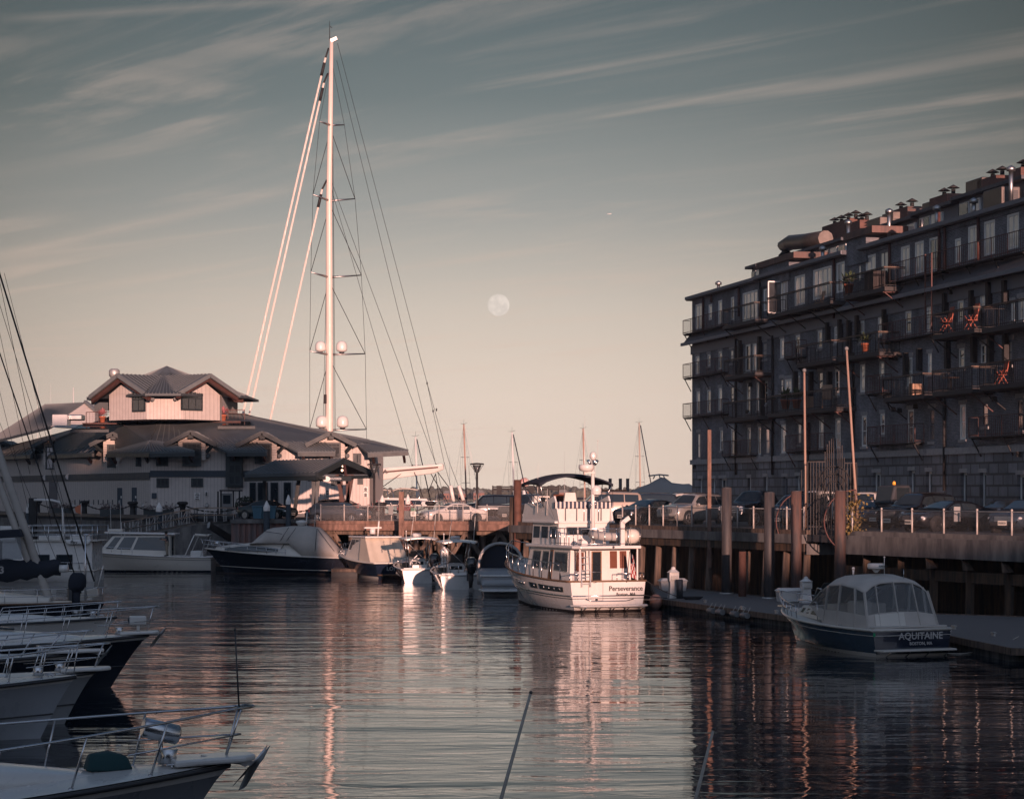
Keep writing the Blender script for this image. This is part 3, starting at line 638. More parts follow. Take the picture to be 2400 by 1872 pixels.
 for i, (x0, x1, y, ty) in enumerate(BAL):
  p = .6 if ty == 'i' else 1.35
  s0, z0 = CW(x0, y, p); s1, _ = CW(x1, y, p)
  if x0 < 50: s0 = -.5
  s1 = min(s1, LEN - 2)
  if ty == 'd': s0 += .4; s1 -= .7
  zf = z0 + (.06 if ty == 'i' else .25)
  lev = [3.6 + 1.35, 8.1, 11.2, 14.4]
  g = MB(); th = .06 if ty == 'i' else .25
  g.bb(s0, s1, -p, -.01 if zf < 13.2 or zf > 14.8 else -.02, zf - th, zf); b = part(t, 'balcony', g, M['iron'] if ty == 'i' else M['baldeck'])
  g = MB(); r = .022
  def rail(a, c):
   a = Vector(a); c = Vector(c); L = (c - a).length; n = max(1, int(L / .28))
   g.bar(a + Vector((0, 0, 1.08)), c + Vector((0, 0, 1.08)), .05, .04); g.bar(a + Vector((0, 0, .1)), c + Vector((0, 0, .1)), .035)
   for k in range(n + 1):
    q0 = a + (c - a) * k / n; w = .045 if k % 8 == 0 else .02
    g.bb(q0.x - w / 2, q0.x + w / 2, q0.y - w / 2, q0.y + w / 2, q0.z, q0.z + 1.08)
  rail((s0, -p, zf), (s1, -p, zf)); rail((s1, -p, zf), (s1, -.05, zf)); rail((s0, -p, zf), (s0, -.05, zf))
  part(b, 'railing', g, M['iron'] if ty == 'd' else M['rediron'])
  if ty == 'd':
   g = MB(); g.bb(s0 - .03, s1 + .03, -p - .05, -p + .05, zf + 1.13, zf + 1.2); g.bb(s1 - .05, s1 + .05, -p, -.05, zf + 1.13, zf + 1.2); part(b, 'handrail', g, M['wood'])
  n = max(2, int((s1 - s0) / 3))
  for k in range(n):
   g = MB()
   s = s0 + .3 + (s1 - s0 - .6) * k / (n - 1)
   g.bar((s, -p + .05, zf - th - .02), (s, -.02, zf - th - 1.0), .06); g.bar((s, -p, zf - th - .05), (s, -.02, zf - th - .05), .06)
   part(b, 'bracket', g, M['rediron'] if i % 3 == 0 else M['iron'])
  out.append((s0, s1, zf, p))
 # fire ladder
 s, za = CW(1232, 460, .75); _, zl = CW(1232, 840, .75); g = MB()
 g.bar((s, -.75, za), (s, -.75, zl), .07); g.bar((s + 1.0, -.75, za), (s + 1.0, -.75, zl), .07)
 for k in range(int((za - zl) / .35)): g.bar((s, -.75, zl + k * .35), (s + 1.0, -.75, zl + k * .35), .03)
 part(t, 'fire_ladder', g, M['rediron'])
 # roof plant that belongs to the roof
 for (x0, x1, y, z2) in ((750,890,340,20.9),(1070,1180,270,21.2),(1290,1380,200,21.3),(1530,1625,110,21.5),(890,940,320,20.0),(1690,1750,60,21.6)):
  off = -5.5; xa = CW(x0, y, off)[0]; xb = CW(x1, y, off)[0]; zt = CW(x0, y - 15, off)[1]; xb = min(xb, LEN)
  g = MB(); g.bb(xa, xb, 5.0, 6.4, 17.8, zt); c = part(t, 'chimney', g, M['redbrick'])
  n = max(2, int((xb - xa) / 1.5))
  for k in range(n):
   s = xa + (xb - xa) * (k + .5) / n; g = MB(); g.tube([(s, 5.7, zt), (s, 5.7, zt + .35)], .14, 6); g.lathe([(.42, 0), (.02, .22)], (s, 5.7, zt + .42), 8); part(c, 'chimney_pot', g, M['iron'])
 for (x0, x1, y0, y1, off) in ((1520,1620,148,212,-.7),(1432,1520,100,150,-5),(1215,1262,208,240,-5),(940,1005,292,335,-4),(1015,1070,262,310,-4.5)):
  xa, zt = CW(x0, y0, off); xb, _ = CW(x1, y0, off); _, zl = CW(x0, y1, off); xb = xa + min(2.6, xb - xa)
  g = MB(); g.bb(xa, xb, -off, -off + 1.1, 17.7, zt); c = part(t, 'air_conditioner', g, M['galvdark'], bev=.06)
  g = MB()
  for k in range(7): g.bb(xb, xb + .03, -off + .12, -off + .95, 17.9 + (zt - 18.1) * k / 7, 17.97 + (zt - 18.1) * k / 7)
  part(c, 'grille', g, M['dgrey'])
 off = -3; pts = []
 for (x, y) in ((535, 465), (530, 420), (560, 402), (640, 395), (735, 380)):
  s, z = CW(x, y, off); pts.append((s, 3, z))
 g = MB(); g.tube(pts, .55, 10); part(t, 'roof_duct', g, M['galvdark'])
 for (x, y0, y1) in ((848,310,345),(720,440,470),(1290,240,300),(1475,205,235),(200,612,640),(1660,45,80),(1052,255,300)):
  off = -1.0; s, zt = CW(x, y0, off); _, zl = CW(x, y1, off); g = MB(); g.tube([(s, 1.0, min(zl, 18.2) - .4), (s, 1.0, zt)], .13, 8); g.lathe([(.26, 0), (.26, .18), (.05, .3)], (s, 1.0, zt), 8); part(t, 'flue', g, M['alu'])
 return t
M['rustcap'] = streaky('copper coping', (.08, .055, .05), (.17, .09, .075), .7, 2, .3)
M['baldeck'] = mat('dark deck boards', (.05, .045, .045), .8, var=.3)
M['galvdark'] = mat('dull duct metal', (.10, .085, .08), .4, .7, var=.3)
brick_building()
# ---- loose things on the balconies (each stands on its deck)
def on_wall(x, y, off): s, z = CW(x, y, off); p = Vector((BX, BY, DECK)) + bd * s + bn * off + Vector((0, 0, z)); return p
def folding_chair(p, rz, m, label, sc=1.0):
 t = thing('folding_chair', label, 'chair', p, rz, 'chairs on the brick block balconies')
 g = MB(); g.box((0, 0, .42 * sc), (.5 * sc, .45 * sc, .05)); part(t, 'seat', g, m)
 g = MB(); g.box((0, .26 * sc, .80 * sc), (.5 * sc, .05, .7 * sc), rx=R(-12)); part(t, 'backrest', g, m)
 for sx in (-.23, .23):
  g = MB(); g.bar((sx * sc, -.22 * sc, 0), (sx * sc, .2 * sc, .66 * sc), .045); part(t, 'leg', g, m)
  g = MB(); g.bar((sx * sc, .24 * sc, 0), (sx * sc, -.15 * sc, .62 * sc), .045); part(t, 'leg', g, m)
M['redfab'] = mat('red chair slats', (.34, .085, .05), .7); M['palewood'] = mat('pale wood', (.40, .25, .17), .7)
folding_chair(on_wall(1457, 840, .7), BRZ, M['redfab'], 'red slatted chair on the dark fourth floor deck at right', 1.3)
folding_chair(on_wall(1335, 845, .7), BRZ, M['redfab'], 'dull red slatted chair left of the brighter red one', 1.2)
folding_chair(on_wall(742, 1225, .8), BRZ + 1.2, M['palewood'], 'pale wooden chair catching light on the third floor deck', 1.3)
folding_chair(on_wall(1610, 1105, .6), BRZ, M['redfab'], 'dark red chair on the third floor deck near the picture edge', 1.1)
folding_chair(on_wall(700, 740, .7), BRZ, M['palewood'], 'wooden chair on the top floor deck under the open casement', 1.1)
def pot_plant(p, label, sc=1.0, flower=False, group='plants on the brick block balconies', pot='terra'):
 t = thing('potted_plant', label, 'plant', p, 0, group)
 g = MB(); g.lathe([(.15 * sc, 0), (.21 * sc, .34 * sc), (.24 * sc, .34 * sc), (.24 * sc, .42 * sc)], n=10); part(t, 'pot', g, M[pot])
 g = MB(); r2 = random.Random(int(p[0] * 100))
 for i in range(90):
  a = r2.uniform(0, 6.28); e = r2.uniform(.1, 1.4); l = r2.uniform(.2, .5) * sc; b = Vector((0, 0, .42 * sc)); d = Vector((math.cos(a) * math.cos(e), math.sin(a) * math.cos(e), math.sin(e)))
  q = b + d * l; w = d.cross(Vector((0, 0, 1))).normalized() * .05 * sc; g.add([q - w, q + d * .16 * sc, q + w, q - d * .1 * sc], [(0, 1, 2, 3)])
 part(t, 'foliage', g, M['petal'] if flower else M['leaf'], fix=False)
pot_plant(on_wall(535, 1232, .8), 'spiky plant in a pot on the third floor deck above the timber pole', 1.5)
pot_plant(on_wall(590, 1228, .8), 'round potted plant right of the spiky one on the third floor deck', 1.4)
pot_plant(on_wall(932, 945, .9), 'potted plant on the fourth floor deck left of the tall thin pole top', 1.2)
pot_plant(on_wall(850, 655, .9), 'bushy potted plant on the top floor deck beside the dark cabinet', 1.4)
g = MB(); g.bb(-.3, .3, -.25, .25, 0, .75); solo('planter_box', g, M['palewood'], 'pale box standing on the third floor deck between the plants and the chair', 'box', loc=on_wall(650, 1225, .8), rz=BRZ)
g = MB(); g.bb(-.3, .3, -.3, .3, 0, .7); solo('storage_box', g, M['palewood'], 'sunlit box at the right end of the third floor deck by the ladder', 'box', loc=on_wall(1182, 1165, .6), rz=BRZ)
g = MB(); g.bb(-.8, .8, -.45, .45, 0, 1.25); solo('deck_cabinet', g, stripes('dark slatted cabinet', (.03, .022, .022), (.005, .005, .005), .2), 'tall dark slatted cabinet on the top floor deck', 'cabinet', loc=on_wall(985, 650, .7), rz=BRZ)
t = thing('round_table', 'small round table on the third floor deck at right', 'table', on_wall(1360, 1140, .7), BRZ)
g = MB(); g.lathe([(.5, .7), (.5, .74)], n=14); part(t, 'tabletop', g, M['palewood']); g = MB(); g.lathe([(.22, 0), (.04, .08), (.04, .7)], n=8); part(t, 'leg', g, M['iron'])
# open casement
# ================================================================ ironwork gate on the wharf, guard fans, piles, poles
def iron_gate():
 Y = 122.0; t = thing('iron_gate', 'tall dark iron bar gate with an arched centre at the wharf edge', 'gate', (gx(1950, Y), Y, DECK - .5))
 def col(u): return gx(u, Y) - gx(1950, Y)
 def zz(v): return gz(v, Y) - DECK + .5
 def bars(ua, ub, topf, nm, y=0, sp=.13):
  g = MB(); a, b = col(ua), col(ub); n = int((b - a) / sp)
  for i in range(n + 1):
   x = a + (b - a) * i / n; g.bb(x - .022, x + .022, y - .022, y + .022, 0, topf(x))
  return g, a, b
 g, a, b = bars(1893, 1934, lambda x: zz(1082), 'x'); g.bar((a, 0, zz(1082)), (b, 0, zz(1082)), .06); g.bar((a, 0, .9), (b, 0, .9), .06); part(t, 'side_panel', g, M['iron'])
 g, a, b = bars(1979, 2008, lambda x: zz(1085), 'x'); g.bar((a, 0, zz(1085)), (b, 0, zz(1085)), .06); g.bar((a, 0, .9), (b, 0, .9), .06); part(t, 'side_panel', g, M['iron'])
 c, hw = col(1956), col(1979) - col(1956)
 g, a, b = bars(1934, 1979, lambda x: zz(1072) + math.sqrt(max(0, 1 - ((x - c) / hw) ** 2)) * 1.0, 'x', .05, .1); part(t, 'arched_panel', g, M['iron'])
 g = MB()
 for rr, vv in ((.8, 1125), (.62, 1132), (.45, 1140)): g.tube([(c + math.cos(i * math.pi / 12) * rr, -.08, zz(vv + 12) + math.sin(i * math.pi / 12) * rr * 1.2) for i in range(13)], .03, 5)
 for sx in (-.8, -.62, .62, .8): g.bar((c + sx, -.08, 0), (c + sx, -.08, zz(1143)), .05)
 part(t, 'arch_hoops', g, M['iron'])
 g = MB(); g.bb(col(1888), col(2012), -.4, 2.6, -.5, .05); part(t, 'landing', g, M['conc'])
 for y in (1.3, 2.6):
  g, a, b = bars(1893, 2008, lambda x: zz(1100), 'x', y, .16); part(t, 'back_panel', g, M['iron'])
 g = MB()
 for i in range(16): g.bb(col(2008) - .02, col(2008) + .02, i * .16, i * .16 + .04, 0, zz(1090))
 part(t, 'side_panel', g, M['iron'])
iron_gate()
def fan(label, u, Y):
 t = thing('guard_fan', label, 'fence', (gx(u, Y), Y, gz(1222, Y)), 0, 'half round iron guard fans beside the gate')
 r = 1.55; g = MB(); g.tube([(-math.sin(i * math.pi / 18) * r, 0, math.cos(i * math.pi / 18) * r) for i in range(19)], .035, 6); g.bar((0, 0, -r), (0, 0, r), .05); part(t, 'hoop', g, M['rediron'])
 g = MB()
 for k in range(1, 9):
  x = -r * k / 9; h = math.sqrt(r * r - x * x); g.tube([(x, 0, -h), (x, 0, h)], .02, 4)
 part(t, 'bars', g, M['iron'])
fan('half round iron bar guard left of the arched gate', 1890, 124.0)
fan('half round iron bar guard right of the arched gate near the shrub', 2006, 118.5)
def steel_pile(label, u, w, vt, vb, m, tilt=0.0):
 Y = depth(vb, DK); r = w / F * Y / 2; zt = gz(vt, Y)
 t = thing('steel_pile', label, 'pile', (gx(u, Y), Y, 0), 0, 'round steel mooring piles by the floating dock')
 g = MB(); g.tube([(0, 0, -2), (tilt * .3, 0, zt * .5), (tilt, 0, zt)], r, 20); part(t, 'shaft', g, m)
 g = MB(); g.tube([(tilt, 0, zt - .01), (tilt, 0, zt + .03)], r * .9, 20); part(t, 'cap', g, M['dgrey'])
 g = MB(); g.tube([(0, 0, DK - .05), (0, 0, DK + .07)], r + .1, 20); part(t, 'dock_collar', g, M['galv'])
steel_pile('grey steel pile nearest the moored trawler', 1703, 24, 1143, 1391, M['pile'])
steel_pile('grey steel pile behind the middle of the floating dock', 1803, 25, 1154, 1402, M['pile'])
steel_pile('rusty brown steel pile just left of the iron gate', 1866, 25, 1151, 1406, M['rustpile'])
steel_pile('rusty brown steel pile in front of the arched gate', 1969, 26, 1150, 1424, M['rustpile'])
def wood_pile(label, u, w, vt, vb, m, cat='pile', square=False, zb=None, Y=None, lean=0.0, group=None):
 Y = Y or depth(vb, DK); r = w / F * Y / 2; zt = gz(vt, Y); g = MB()
 if square: g.bar((lean, 0, gz(vb, Y) if zb is None else zb), (0, 0, zt), 2 * r, 2 * r)
 else: g.tube([(lean, 0, -2 if zb is None else zb), (lean * .5, 0, zt * .4), (0, 0, zt)], r * 1.08, 12, r * .9)
 return solo('timber_pile', g, m, label, cat, group, loc=(gx(u, Y), Y, 0))
wood_pile('short broken timber pile between the two grey steel piles', 1740, 19, 1292, 1397, M['rust'])
wood_pile('tall square timber post standing at the wharf edge in front of the brick block', 1662.5, 8.5, 1007, 1330, M['redwood'], 'post', True, Y=130.9)
wood_pile('thick brown pile at the corner of the pier behind the trawler', 1213, 19, 1124, 1345, M['rust'], Y=155.0, zb=-1)
wood_pile('dark pile beside the thick brown pile at the pier corner', 1200, 13, 1165, 1345, M['wetwood'], Y=155.4, zb=-1)
wood_pile('square brown timber post in front of the pier near the picnic boat', 941, 12, 1152, 1252, M['redwood'], 'post', True, Y=168.8, zb=-1)
def thin_pole(label, u0, v0, u1, v1, Y, r=.07):
 g = MB(); p, q = at(u1, v1, Y), at(u0, v0, Y); g.tube([p, p + (q - p) * .28], r * 1.15, 8); 
 t = thing('tall_pole', label, 'pole', p, 0, 'tall thin poles by the iron gate')
 g = MB(); d = q - p; g.tube([(0, 0, 0), d * .3, d], r * 1.1, 8, r * .8); part(t, 'shaft', g, mat('tan pole paint', (.32, .21, .16), .6, var=.15))
 g = MB(); g.sph(d, r * 1.6, 8, 6); part(t, 'finial', g, M['grey'])
thin_pole('tall thin upright pole left of the arched gate', 1885, 868, 1889, 1262, 123.5)
thin_pole('tall thin leaning pole right of the arched gate', 1984, 817, 2010, 1230, 119.5)
# climbing shrub on the wharf corner
def shrub(label, pts, n, m, cat='plant', size=.09):
 c = pts[0]; t = thing('shrub', label, cat, c)
 g = MB(); g.tube([(0, 0, -.2)] + [Vector(p) - Vector(c) for p in pts[1:]], .03, 5); part(t, 'stem', g, M['wood'])
 g = MB(); r2 = random.Random(5)
 for i in range(n):
  p = Vector(r2.choice(pts)) - Vector(c) + Vector((r2.gauss(0, .22), r2.gauss(0, .2), r2.gauss(0, .22)))
  a = Vector((r2.uniform(-1, 1), r2.uniform(-1, 1), r2.uniform(-1, 1))).normalized() * size; b = a.cross(Vector((r2.uniform(-1, 1), r2.uniform(-1, 1), r2.uniform(-1, 1)))).normalized() * size * .6
  g.add([p - a, p + b, p + a, p - b], [(0, 1, 2, 3)])
 part(t, 'foliage', g, m, fix=False)
shrub('leafy shrub with yellowing leaves climbing the fence right of the arched gate', [at(2012, 1262, 118), at(2010, 1240, 118), at(2005, 1215, 118), at(1998, 1190, 118), at(2008, 1175, 118), at(2000, 1250, 118)], 420, mat('yellow green leaves', (.17, .12, .035), .7, var=.5, scale=6))
# guard rail of posts with chain link and a swagged top rope
def rail_fence(label, a, b, n, h=1.3, group='chain link fences on the wharf'):
 a = Vector(a); b = Vector(b); d = b - a; L = d.length; rz = math.atan2(d.y, d.x)
 t = thing('chain_link_fence', label, 'fence', a, rz, group)
 for i in range(n + 1):
  g = MB(); x = L * i / n; g.tube([(x, 0, -.1), (x, 0, h)], .045, 8); g.sph((x, 0, h + .03), .06, 8, 5); part(t, 'post', g, M['post'])
 g = MB(); g.tube([(0, 0, h - .04), (L, 0, h - .04)], .024, 6); part(t, 'top_rail', g, M['galv'])
 g = MB(); g.add([(0, .03, .02), (L, .03, .02), (L, .03, h - .06), (0, .03, h - .06)], [(0, 1, 2, 3)]); part(t, 'wire_mesh', g, M['link'])
M['post'] = mat('grey painted post', (.42, .38, .35), .5, .2, var=.15)
def we(s, z=DECK + .02): p = wharf_edge(s); return (p.x, p.y, z)
rail_fence('long chain link fence along the dark wharf behind the trawler', we(-2.5), we(18.2), 12)
rail_fence('chain link fence on the concrete wharf edge in front of the parked cars at right', we(22.8), we(46.5), 9)
rail_fence('chain link fence along the timber pier left of the brown pile', (gx(745, YP0) + .2, YP0, PZ + .02), (gx(1198, YP1), YP1, PZ + .02), 8)
# ================================================================ SHINGLED INN (left)
M['shingle'] = stripes('taupe board siding', (.54, .485, .45), (.22, .20, .19), .3, 0, .07, .85, 2, .08)
M['shingle2'] = stripes('taupe clapboard', (.54, .475, .43), (.29, .26, .24), .22, 2, .14, .85, 2, .08)
M['seam'] = mat('grey green metal roof', (.065, .077, .085), .6, 0, var=.2, scale=1.2)
M['seamrib'] = mat('roof seam', (.15, .165, .17), .6, 0)
M['band'] = mat('navy band', (.035, .05, .068), .6)
M['winframe'] = mat('dark green window frame', (.022, .03, .034), .5)
M['beam'] = mat('stained brown beam', (.07, .03, .025), .7, var=.3, scale=4)
YI = 205.0
def I(u, v, Y=YI): return at(u, v, Y)
def inn():
 t = thing('inn', 'taupe boarded waterfront inn with stacked grey metal roofs and a cupola', 'building', (0, 0, 0))
 def roof(pts, th=.22, seams=14, lab='roof', par=None, edge=(0, 1, 3, 2)):
  """pts: top-left, top-right, bottom-right, bottom-left (or 3)"""
  pts = [Vector(p) for p in pts]; g = MB(); g.slab(pts, (0, 0, -th)); o = part(par or t, lab, g, M['seam'])
  if len(pts) == 3: pts = [pts[0], pts[0], pts[1], pts[2]]
  tl, tr, br, bl = pts[:4]; g = MB()
  for i in range(seams + 1):
   f = i / seams; a = tl + (tr - tl) * f; b = bl + (br - bl) * f
   if (a - b).length > .3: g.bar(a + Vector((0, 0, .03)), b + Vector((0, 0, .03)), .06, .07)
  part(o, 'seams', g, M['seamrib']); return o
 def window(u0, v0, u1, v1, Y, n=2, transom=.28, pane='pane', dir=(1, 0, 0), off=.0, par=None):
  c = at((u0 + u1) / 2, (v0 + v1) / 2, Y); w = (u1 - u0) / F * Y / max(.5, Vector(dir).normalized().x); h = (v1 - v0) / F * Y
  d = Vector(dir).normalized(); nn = Vector((d.y, -d.x, 0)); c = c + nn * (.03 + off)
  rz = math.atan2(d.y, d.x); f = MB(); fw = .14
  def bx(x0, x1, z0, z1, y0, y1, g):
   for_ = [(x, y, z) for z in (z0, z1) for y in (y0, y1) for x in (x0, x1)]
   g.add([c + d * x + nn * (-y) + Vector((0, 0, z)) for x, y, z in for_], [(0, 2, 3, 1), (4, 5, 7, 6), (0, 1, 5, 4), (2, 6, 7, 3), (0, 4, 6, 2), (1, 3, 7, 5)])
  bx(-w / 2, -w / 2 + fw, -h / 2, h / 2, -.08, .02, f); bx(w / 2 - fw, w / 2, -h / 2, h / 2, -.08, .02, f); bx(-w / 2 + fw, w / 2 - fw, h / 2 - fw, h / 2, -.08, .02, f); bx(-w / 2 + fw, w / 2 - fw, -h / 2, -h / 2 + fw, -.08, .02, f)
  if transom:
   z = h / 2 - h * transom; bx(-w / 2 + fw, w / 2 - fw, z - .04, z + .04, -.06, .02, f)
   for k in range(1, 4): x = -w / 2 + w * k / 4; bx(x - .02, x + .02, z + .04, h / 2 - fw, -.05, .02, f)
  for k in range(1, n): x = -w / 2 + w * k / n; bx(x - .05, x + .05, -h / 2 + fw, h / 2 - h * transom - .04 if transom else h / 2 - fw, -.07, .02, f)
  o = part(par or t, 'window', f, M['winframe']); g = MB(); bx(-w / 2 + fw * .8, w / 2 - fw * .8, -h / 2 + fw * .8, h / 2 - fw * .8, -.03, -.005, g); part(o, 'pane', g, M[pane])
  return o
 # ---- walls
 xs = gx(352, YI); xw = gx(-70, 283); xr = gx(866, YI)
 L0 = Vector((xw, 283, 0)); C = Vector((xs, YI, 0)); dl = (C - L0).normalized()
 def lw(u): # point on the receding left facade seen at column u
  a = (u - U0) / F; s = (a * L0.y - L0.x) / (dl.x - a * dl.y); return L0 + dl * s
 zt = 10.0
 g = MB(); g.slab([L0, C, C + Vector((0, 8, 0)), L0 + Vector((0, 8, 0))], (0, 0, 4)); 
 g = MB(); g.slab([(L0.x, L0.y, DECK), (C.x, C.y, DECK), (C.x, C.y + 6, DECK), (L0.x, L0.y + 6, DECK)], (0, 0, 9.78 - DECK)); part(t, 'wall', g, M['shingle'])
 g = MB(); g.bb(xs, xr, YI, YI + 22, DECK, 9.7); part(t, 'wall', g, M['shingle'])
 g = MB(); o = Vector((dl.y, -dl.x, 0)) * .08
 a, b = lw(0), C; g.slab([L0 + o + Vector((0, 0, 6.75)), C + o + Vector((0, 0, 6.75)), C + Vector((0, 0, 6.75)), L0 + Vector((0, 0, 6.75))], (0, 0, .62)); part(t, 'band', g, M['band'])
 g = MB(); g.bb(xs, gx(532, YI), YI - .09, YI, gz(1117.5, YI), gz(1102.5, YI)); g.bb(gx(568, YI), xr, YI - .09, YI, gz(1117.5, YI), gz(1102.5, YI)); part(t, 'band', g, M['band'])
 g = MB(); g.bb(gx(530, YI), gx(570, YI), YI - .45, YI, gz(1141, YI), gz(1058, YI)); part(t, 'stair_bay', g, M['winframe'])
 for (v0, v1) in ((1063, 1085), (1087, 1110), (1112, 1137)): window(534, v0, 566, v1, YI - .47, 2, 0, 'pane')
 g = MB(); g.bb(gx(-2, YI), gx(-1, YI), YI, YI + .1, DECK, DECK + .1)
 # wall base skirt
 g = MB(); g.bb(xs, xr, YI - .06, YI, DECK, DECK + .28); part(t, 'skirt', g, M['dgrey'])
 # ---- roofs
 RL, RM, RR = at(262, 975, 217), at(380, 966, 214), at(575, 973, 217)
 ELf, EC, ERf = Vector((L0.x, L0.y, 9.85)), at(350, 1038, YI), at(866, 1036, YI)
 roof([RL, RM, EC, lw(60) + Vector((0, 0, 9.85))], .25, 26)
 roof([RM, RR, at(866, 1040, YI), EC], .25, 34)
 roof([RR, at(866, 1031, 211), at(866, 1040, YI)], .25, 8)
 roof([at(200, 1000, 228), RL, lw(60) + Vector((0, 0, 9.85)), ELf], .25, 22)
 g = MB(); g.slab([RL, RM, RR, RR + Vector((0, 14, 0)), RL + Vector((0, 14, 0))], (0, 0, .15)); part(t, 'roof_terrace', g, M['beam'])
 g = MB(); g.slab([RR + Vector((0, 14, 0)), RR, at(866, 1031, 211), at(866, 1031, 211) + Vector((0, 14, 0))], (0, 0, -.3)); part(t, 'roof', g, M['seam'])
 # far left wing: ridge and slope
 A, B = at(107, 947, 262), at(201, 943, 244)
 roof([A, B, at(118, 1000, 240), at(-40, 1040, 262)], .25, 20)
 g = MB(); g.slab([B, at(222, 958, 243), at(222, 1005, 240), at(118, 1000, 240)], (0, 4, 0)); part(t, 'gable_wall', g, M['shingle2'])
 g = MB(); g.bar(B + Vector((0, -.3, .1)), at(224, 962, 242.5), .35, .25); part(t, 'verge', g, M['seamrib'])
 # ---- dormers: u centre, peak v, half width px, plane
 def dormer(u, vp, hw, Y, ww, vw0, vw1, lit=False, label=None):
  d = Vector((1, 0, 0)); p = Y; z0 = 9.0; c = gx(u, p); w = hw / F * p; zp = gz(vp, p) - .35; ze = zp - w * .5
  g = MB(); g.slab([(c - w, p, z0 - .6), (c + w, p, z0 - .6), (c + w, p, ze), (c, p, zp), (c - w, p, ze)], (0, 5, 0)); o = part(t, 'dormer', g, M['shingle2'])
  e = .55; k = w + 1.05
  for sx in (-1, 1):
   a = Vector((c, p - 1.0, zp + .25)); b = a + Vector((sx * k, 0, -k * .5)); roof([a, a + Vector((0, 7, 0)), b + Vector((0, 7, 0)), b], .16, 10, 'dormer_roof', o)
   g = MB(); g.bar(a + Vector((0, -.08, -.08)), b + Vector((0, -.08, -.08)), .14, .36); part(o, 'bargeboard', g, M['winframe'])
   g = MB(); g.bar((c + sx * (w + .1), p - .1, ze - .9), (c + sx * (w + .75), p - .8, ze - .25), .2, .25); part(o, 'bracket', g, M['winframe'])
  g = MB(); g.bb(c - .22, c + .22, p - .9, p, zp - .35, zp - .02); part(o, 'ridge_beam', g, M['winframe'])
  window(u - ww, vw0, u + ww, vw1, p - .02, 2, .25, 'pane')
  g = MB(); g.lathe([(.16, -.06), (.20, 0), (.12, .04)], at(u + hw + 6, 1068, p - .12), 10, axis='y'); part(t, 'wall_lamp', g, M['dgrey'])
  return o
 pl = lambda u: lw(u).y
 dormer(124, 1020, 22, pl(124) - .3, 17, 1046, 1100); dormer(4, 1030, 16, pl(4) - .3, 12, 1072, 1104)
 dormer(269, 1012, 27, pl(269) - .3, 18, 1041, 1096); dormer(450, 1008, 32, YI - .35, 22, 1037, 1092)
 dormer(617, 1010, 32, YI - .35, 20, 1038, 1087); dormer(778, 1010, 30, YI - .35, 21, 1037, 1075)
 window(318, 1060, 341, 1093, pl(330) - .1, 2, 0); window(366, 1062, 394, 1092, YI, 2, 0, 'pane')
 window(828, 1062, 847, 1088, YI, 3, 0)
 window(367, 1120, 396, 1142, YI, 3, 0); window(448, 1120, 476, 1141, YI, 2, 0); window(838, 1115, 851, 1135, YI, 2, 0); window(776, 1115, 792, 1136, YI, 2, 0)
 # awning roofs between the dormers
 def awn(tl, tr, br, bl, dep=1.6):
  o = roof([tl, tr, br, bl], .18, 12, 'awning_roof'); g = MB(); g.bar(bl + Vector((0, .05, -.28)), br + Vector((0, .05, -.28)), .22, .3); part(o, 'awning_beam', g, M['winframe'])
  for p in (bl, br):
   g = MB(); q = p + (bl + br - 2 * p) * .12; g.bar(q + Vector((0, .1, -.3)), q + Vector((0, 2.3, -.9)), .2, .25); part(o, 'awning_bracket', g, M['beam'])
  return o
 y1 = YI - 2.1
 for (ul, ur, vt, vb, Y) in ((-30, 95, 1042, 1070, None), (108, 240, 1043, 1065, None)):
  a, b = (pl(ul), pl(ur)); awn(at(ul + 45, vt, a), at(ur + 5, vt - 8, b), at(ur - 22, vb - 6, b - 2.2), at(ul, vb, a - 2.2))
 awn(at(350, 1033, YI - .4), at(351, 1033, YI - .4), at(352, 1059, y1 - .4), at(250, 1060, pl(270) - 2.4)); awn(at(350, 1033, YI - .4), at(372, 1034, YI - .4), at(456, 1057, y1), at(352, 1059, y1 - .4))
 awn(at(488, 1037, YI - .3), at(600, 1037, YI - .3), at(627, 1057, y1), at(532, 1057, y1)); awn(at(652, 1036, YI - .3), at(760, 1036, YI - .3), at(786, 1057, y1), at(698, 1057, y1))
 awn(at(820, 1029, YI + 1.5), at(872, 1033, YI + 1.5), at(957, 1055, y1), at(862, 1060, y1))
 g = MB(); g.slab([at(872, 1033, YI + 1.5), at(957, 1055, y1), at(866, 1058, YI + 14)], (0, 0, -.2)); part(t, 'awning_roof', g, M['seam'])
 g = MB(); g.bar(at(946, 1063, y1 + .3), at(880, 1052, y1 + 2.5), .25, .38); part(t, 'awning_bracket', g, M['beam'])
 # ---- cupola
 P = [at(256, 905, 210.2), at(343, 905, 206.8), at(428, 905, 206.8), at(515, 905, 210.2)]
 zc = 11.9; zt2 = gz(921, 207)
 pl4 = [(p.x, p.y, zc) for p in P] + [(P[3].x, 224, zc), (P[0].x, 224, zc)]
 g = MB(); g.slab(pl4, (0, 0, zt2 - zc)); cu = part(t, 'cupola_wall', g, M['shingle'])
 for (i, j, up, wu0, wv0, wu1, wv1) in ((0, 1, 295, 309, 924, 344, 965), (2, 3, 478, 427, 921, 470, 962)):
  a, b = P[i], P[j]; d = (b - a); d.z = 0; d.normalize(); nn = Vector((d.y, -d.x, 0)); m = (a + b) / 2; m.z = 0; hw = (b - a).length / 2
  apex = m + Vector((0, 0, gz(877, m.y)))
  g = MB(); zz = zt2 - .02; g.slab([Vector((a.x, a.y, zz)), Vector((b.x, b.y, zz)), apex + Vector((0, 0, -.45))], -nn * 3); part(cu, 'gable_wall', g, M['shingle'])
  bk = m - nn * 4.5; ap = apex + nn * .95; k = hw + 1.35
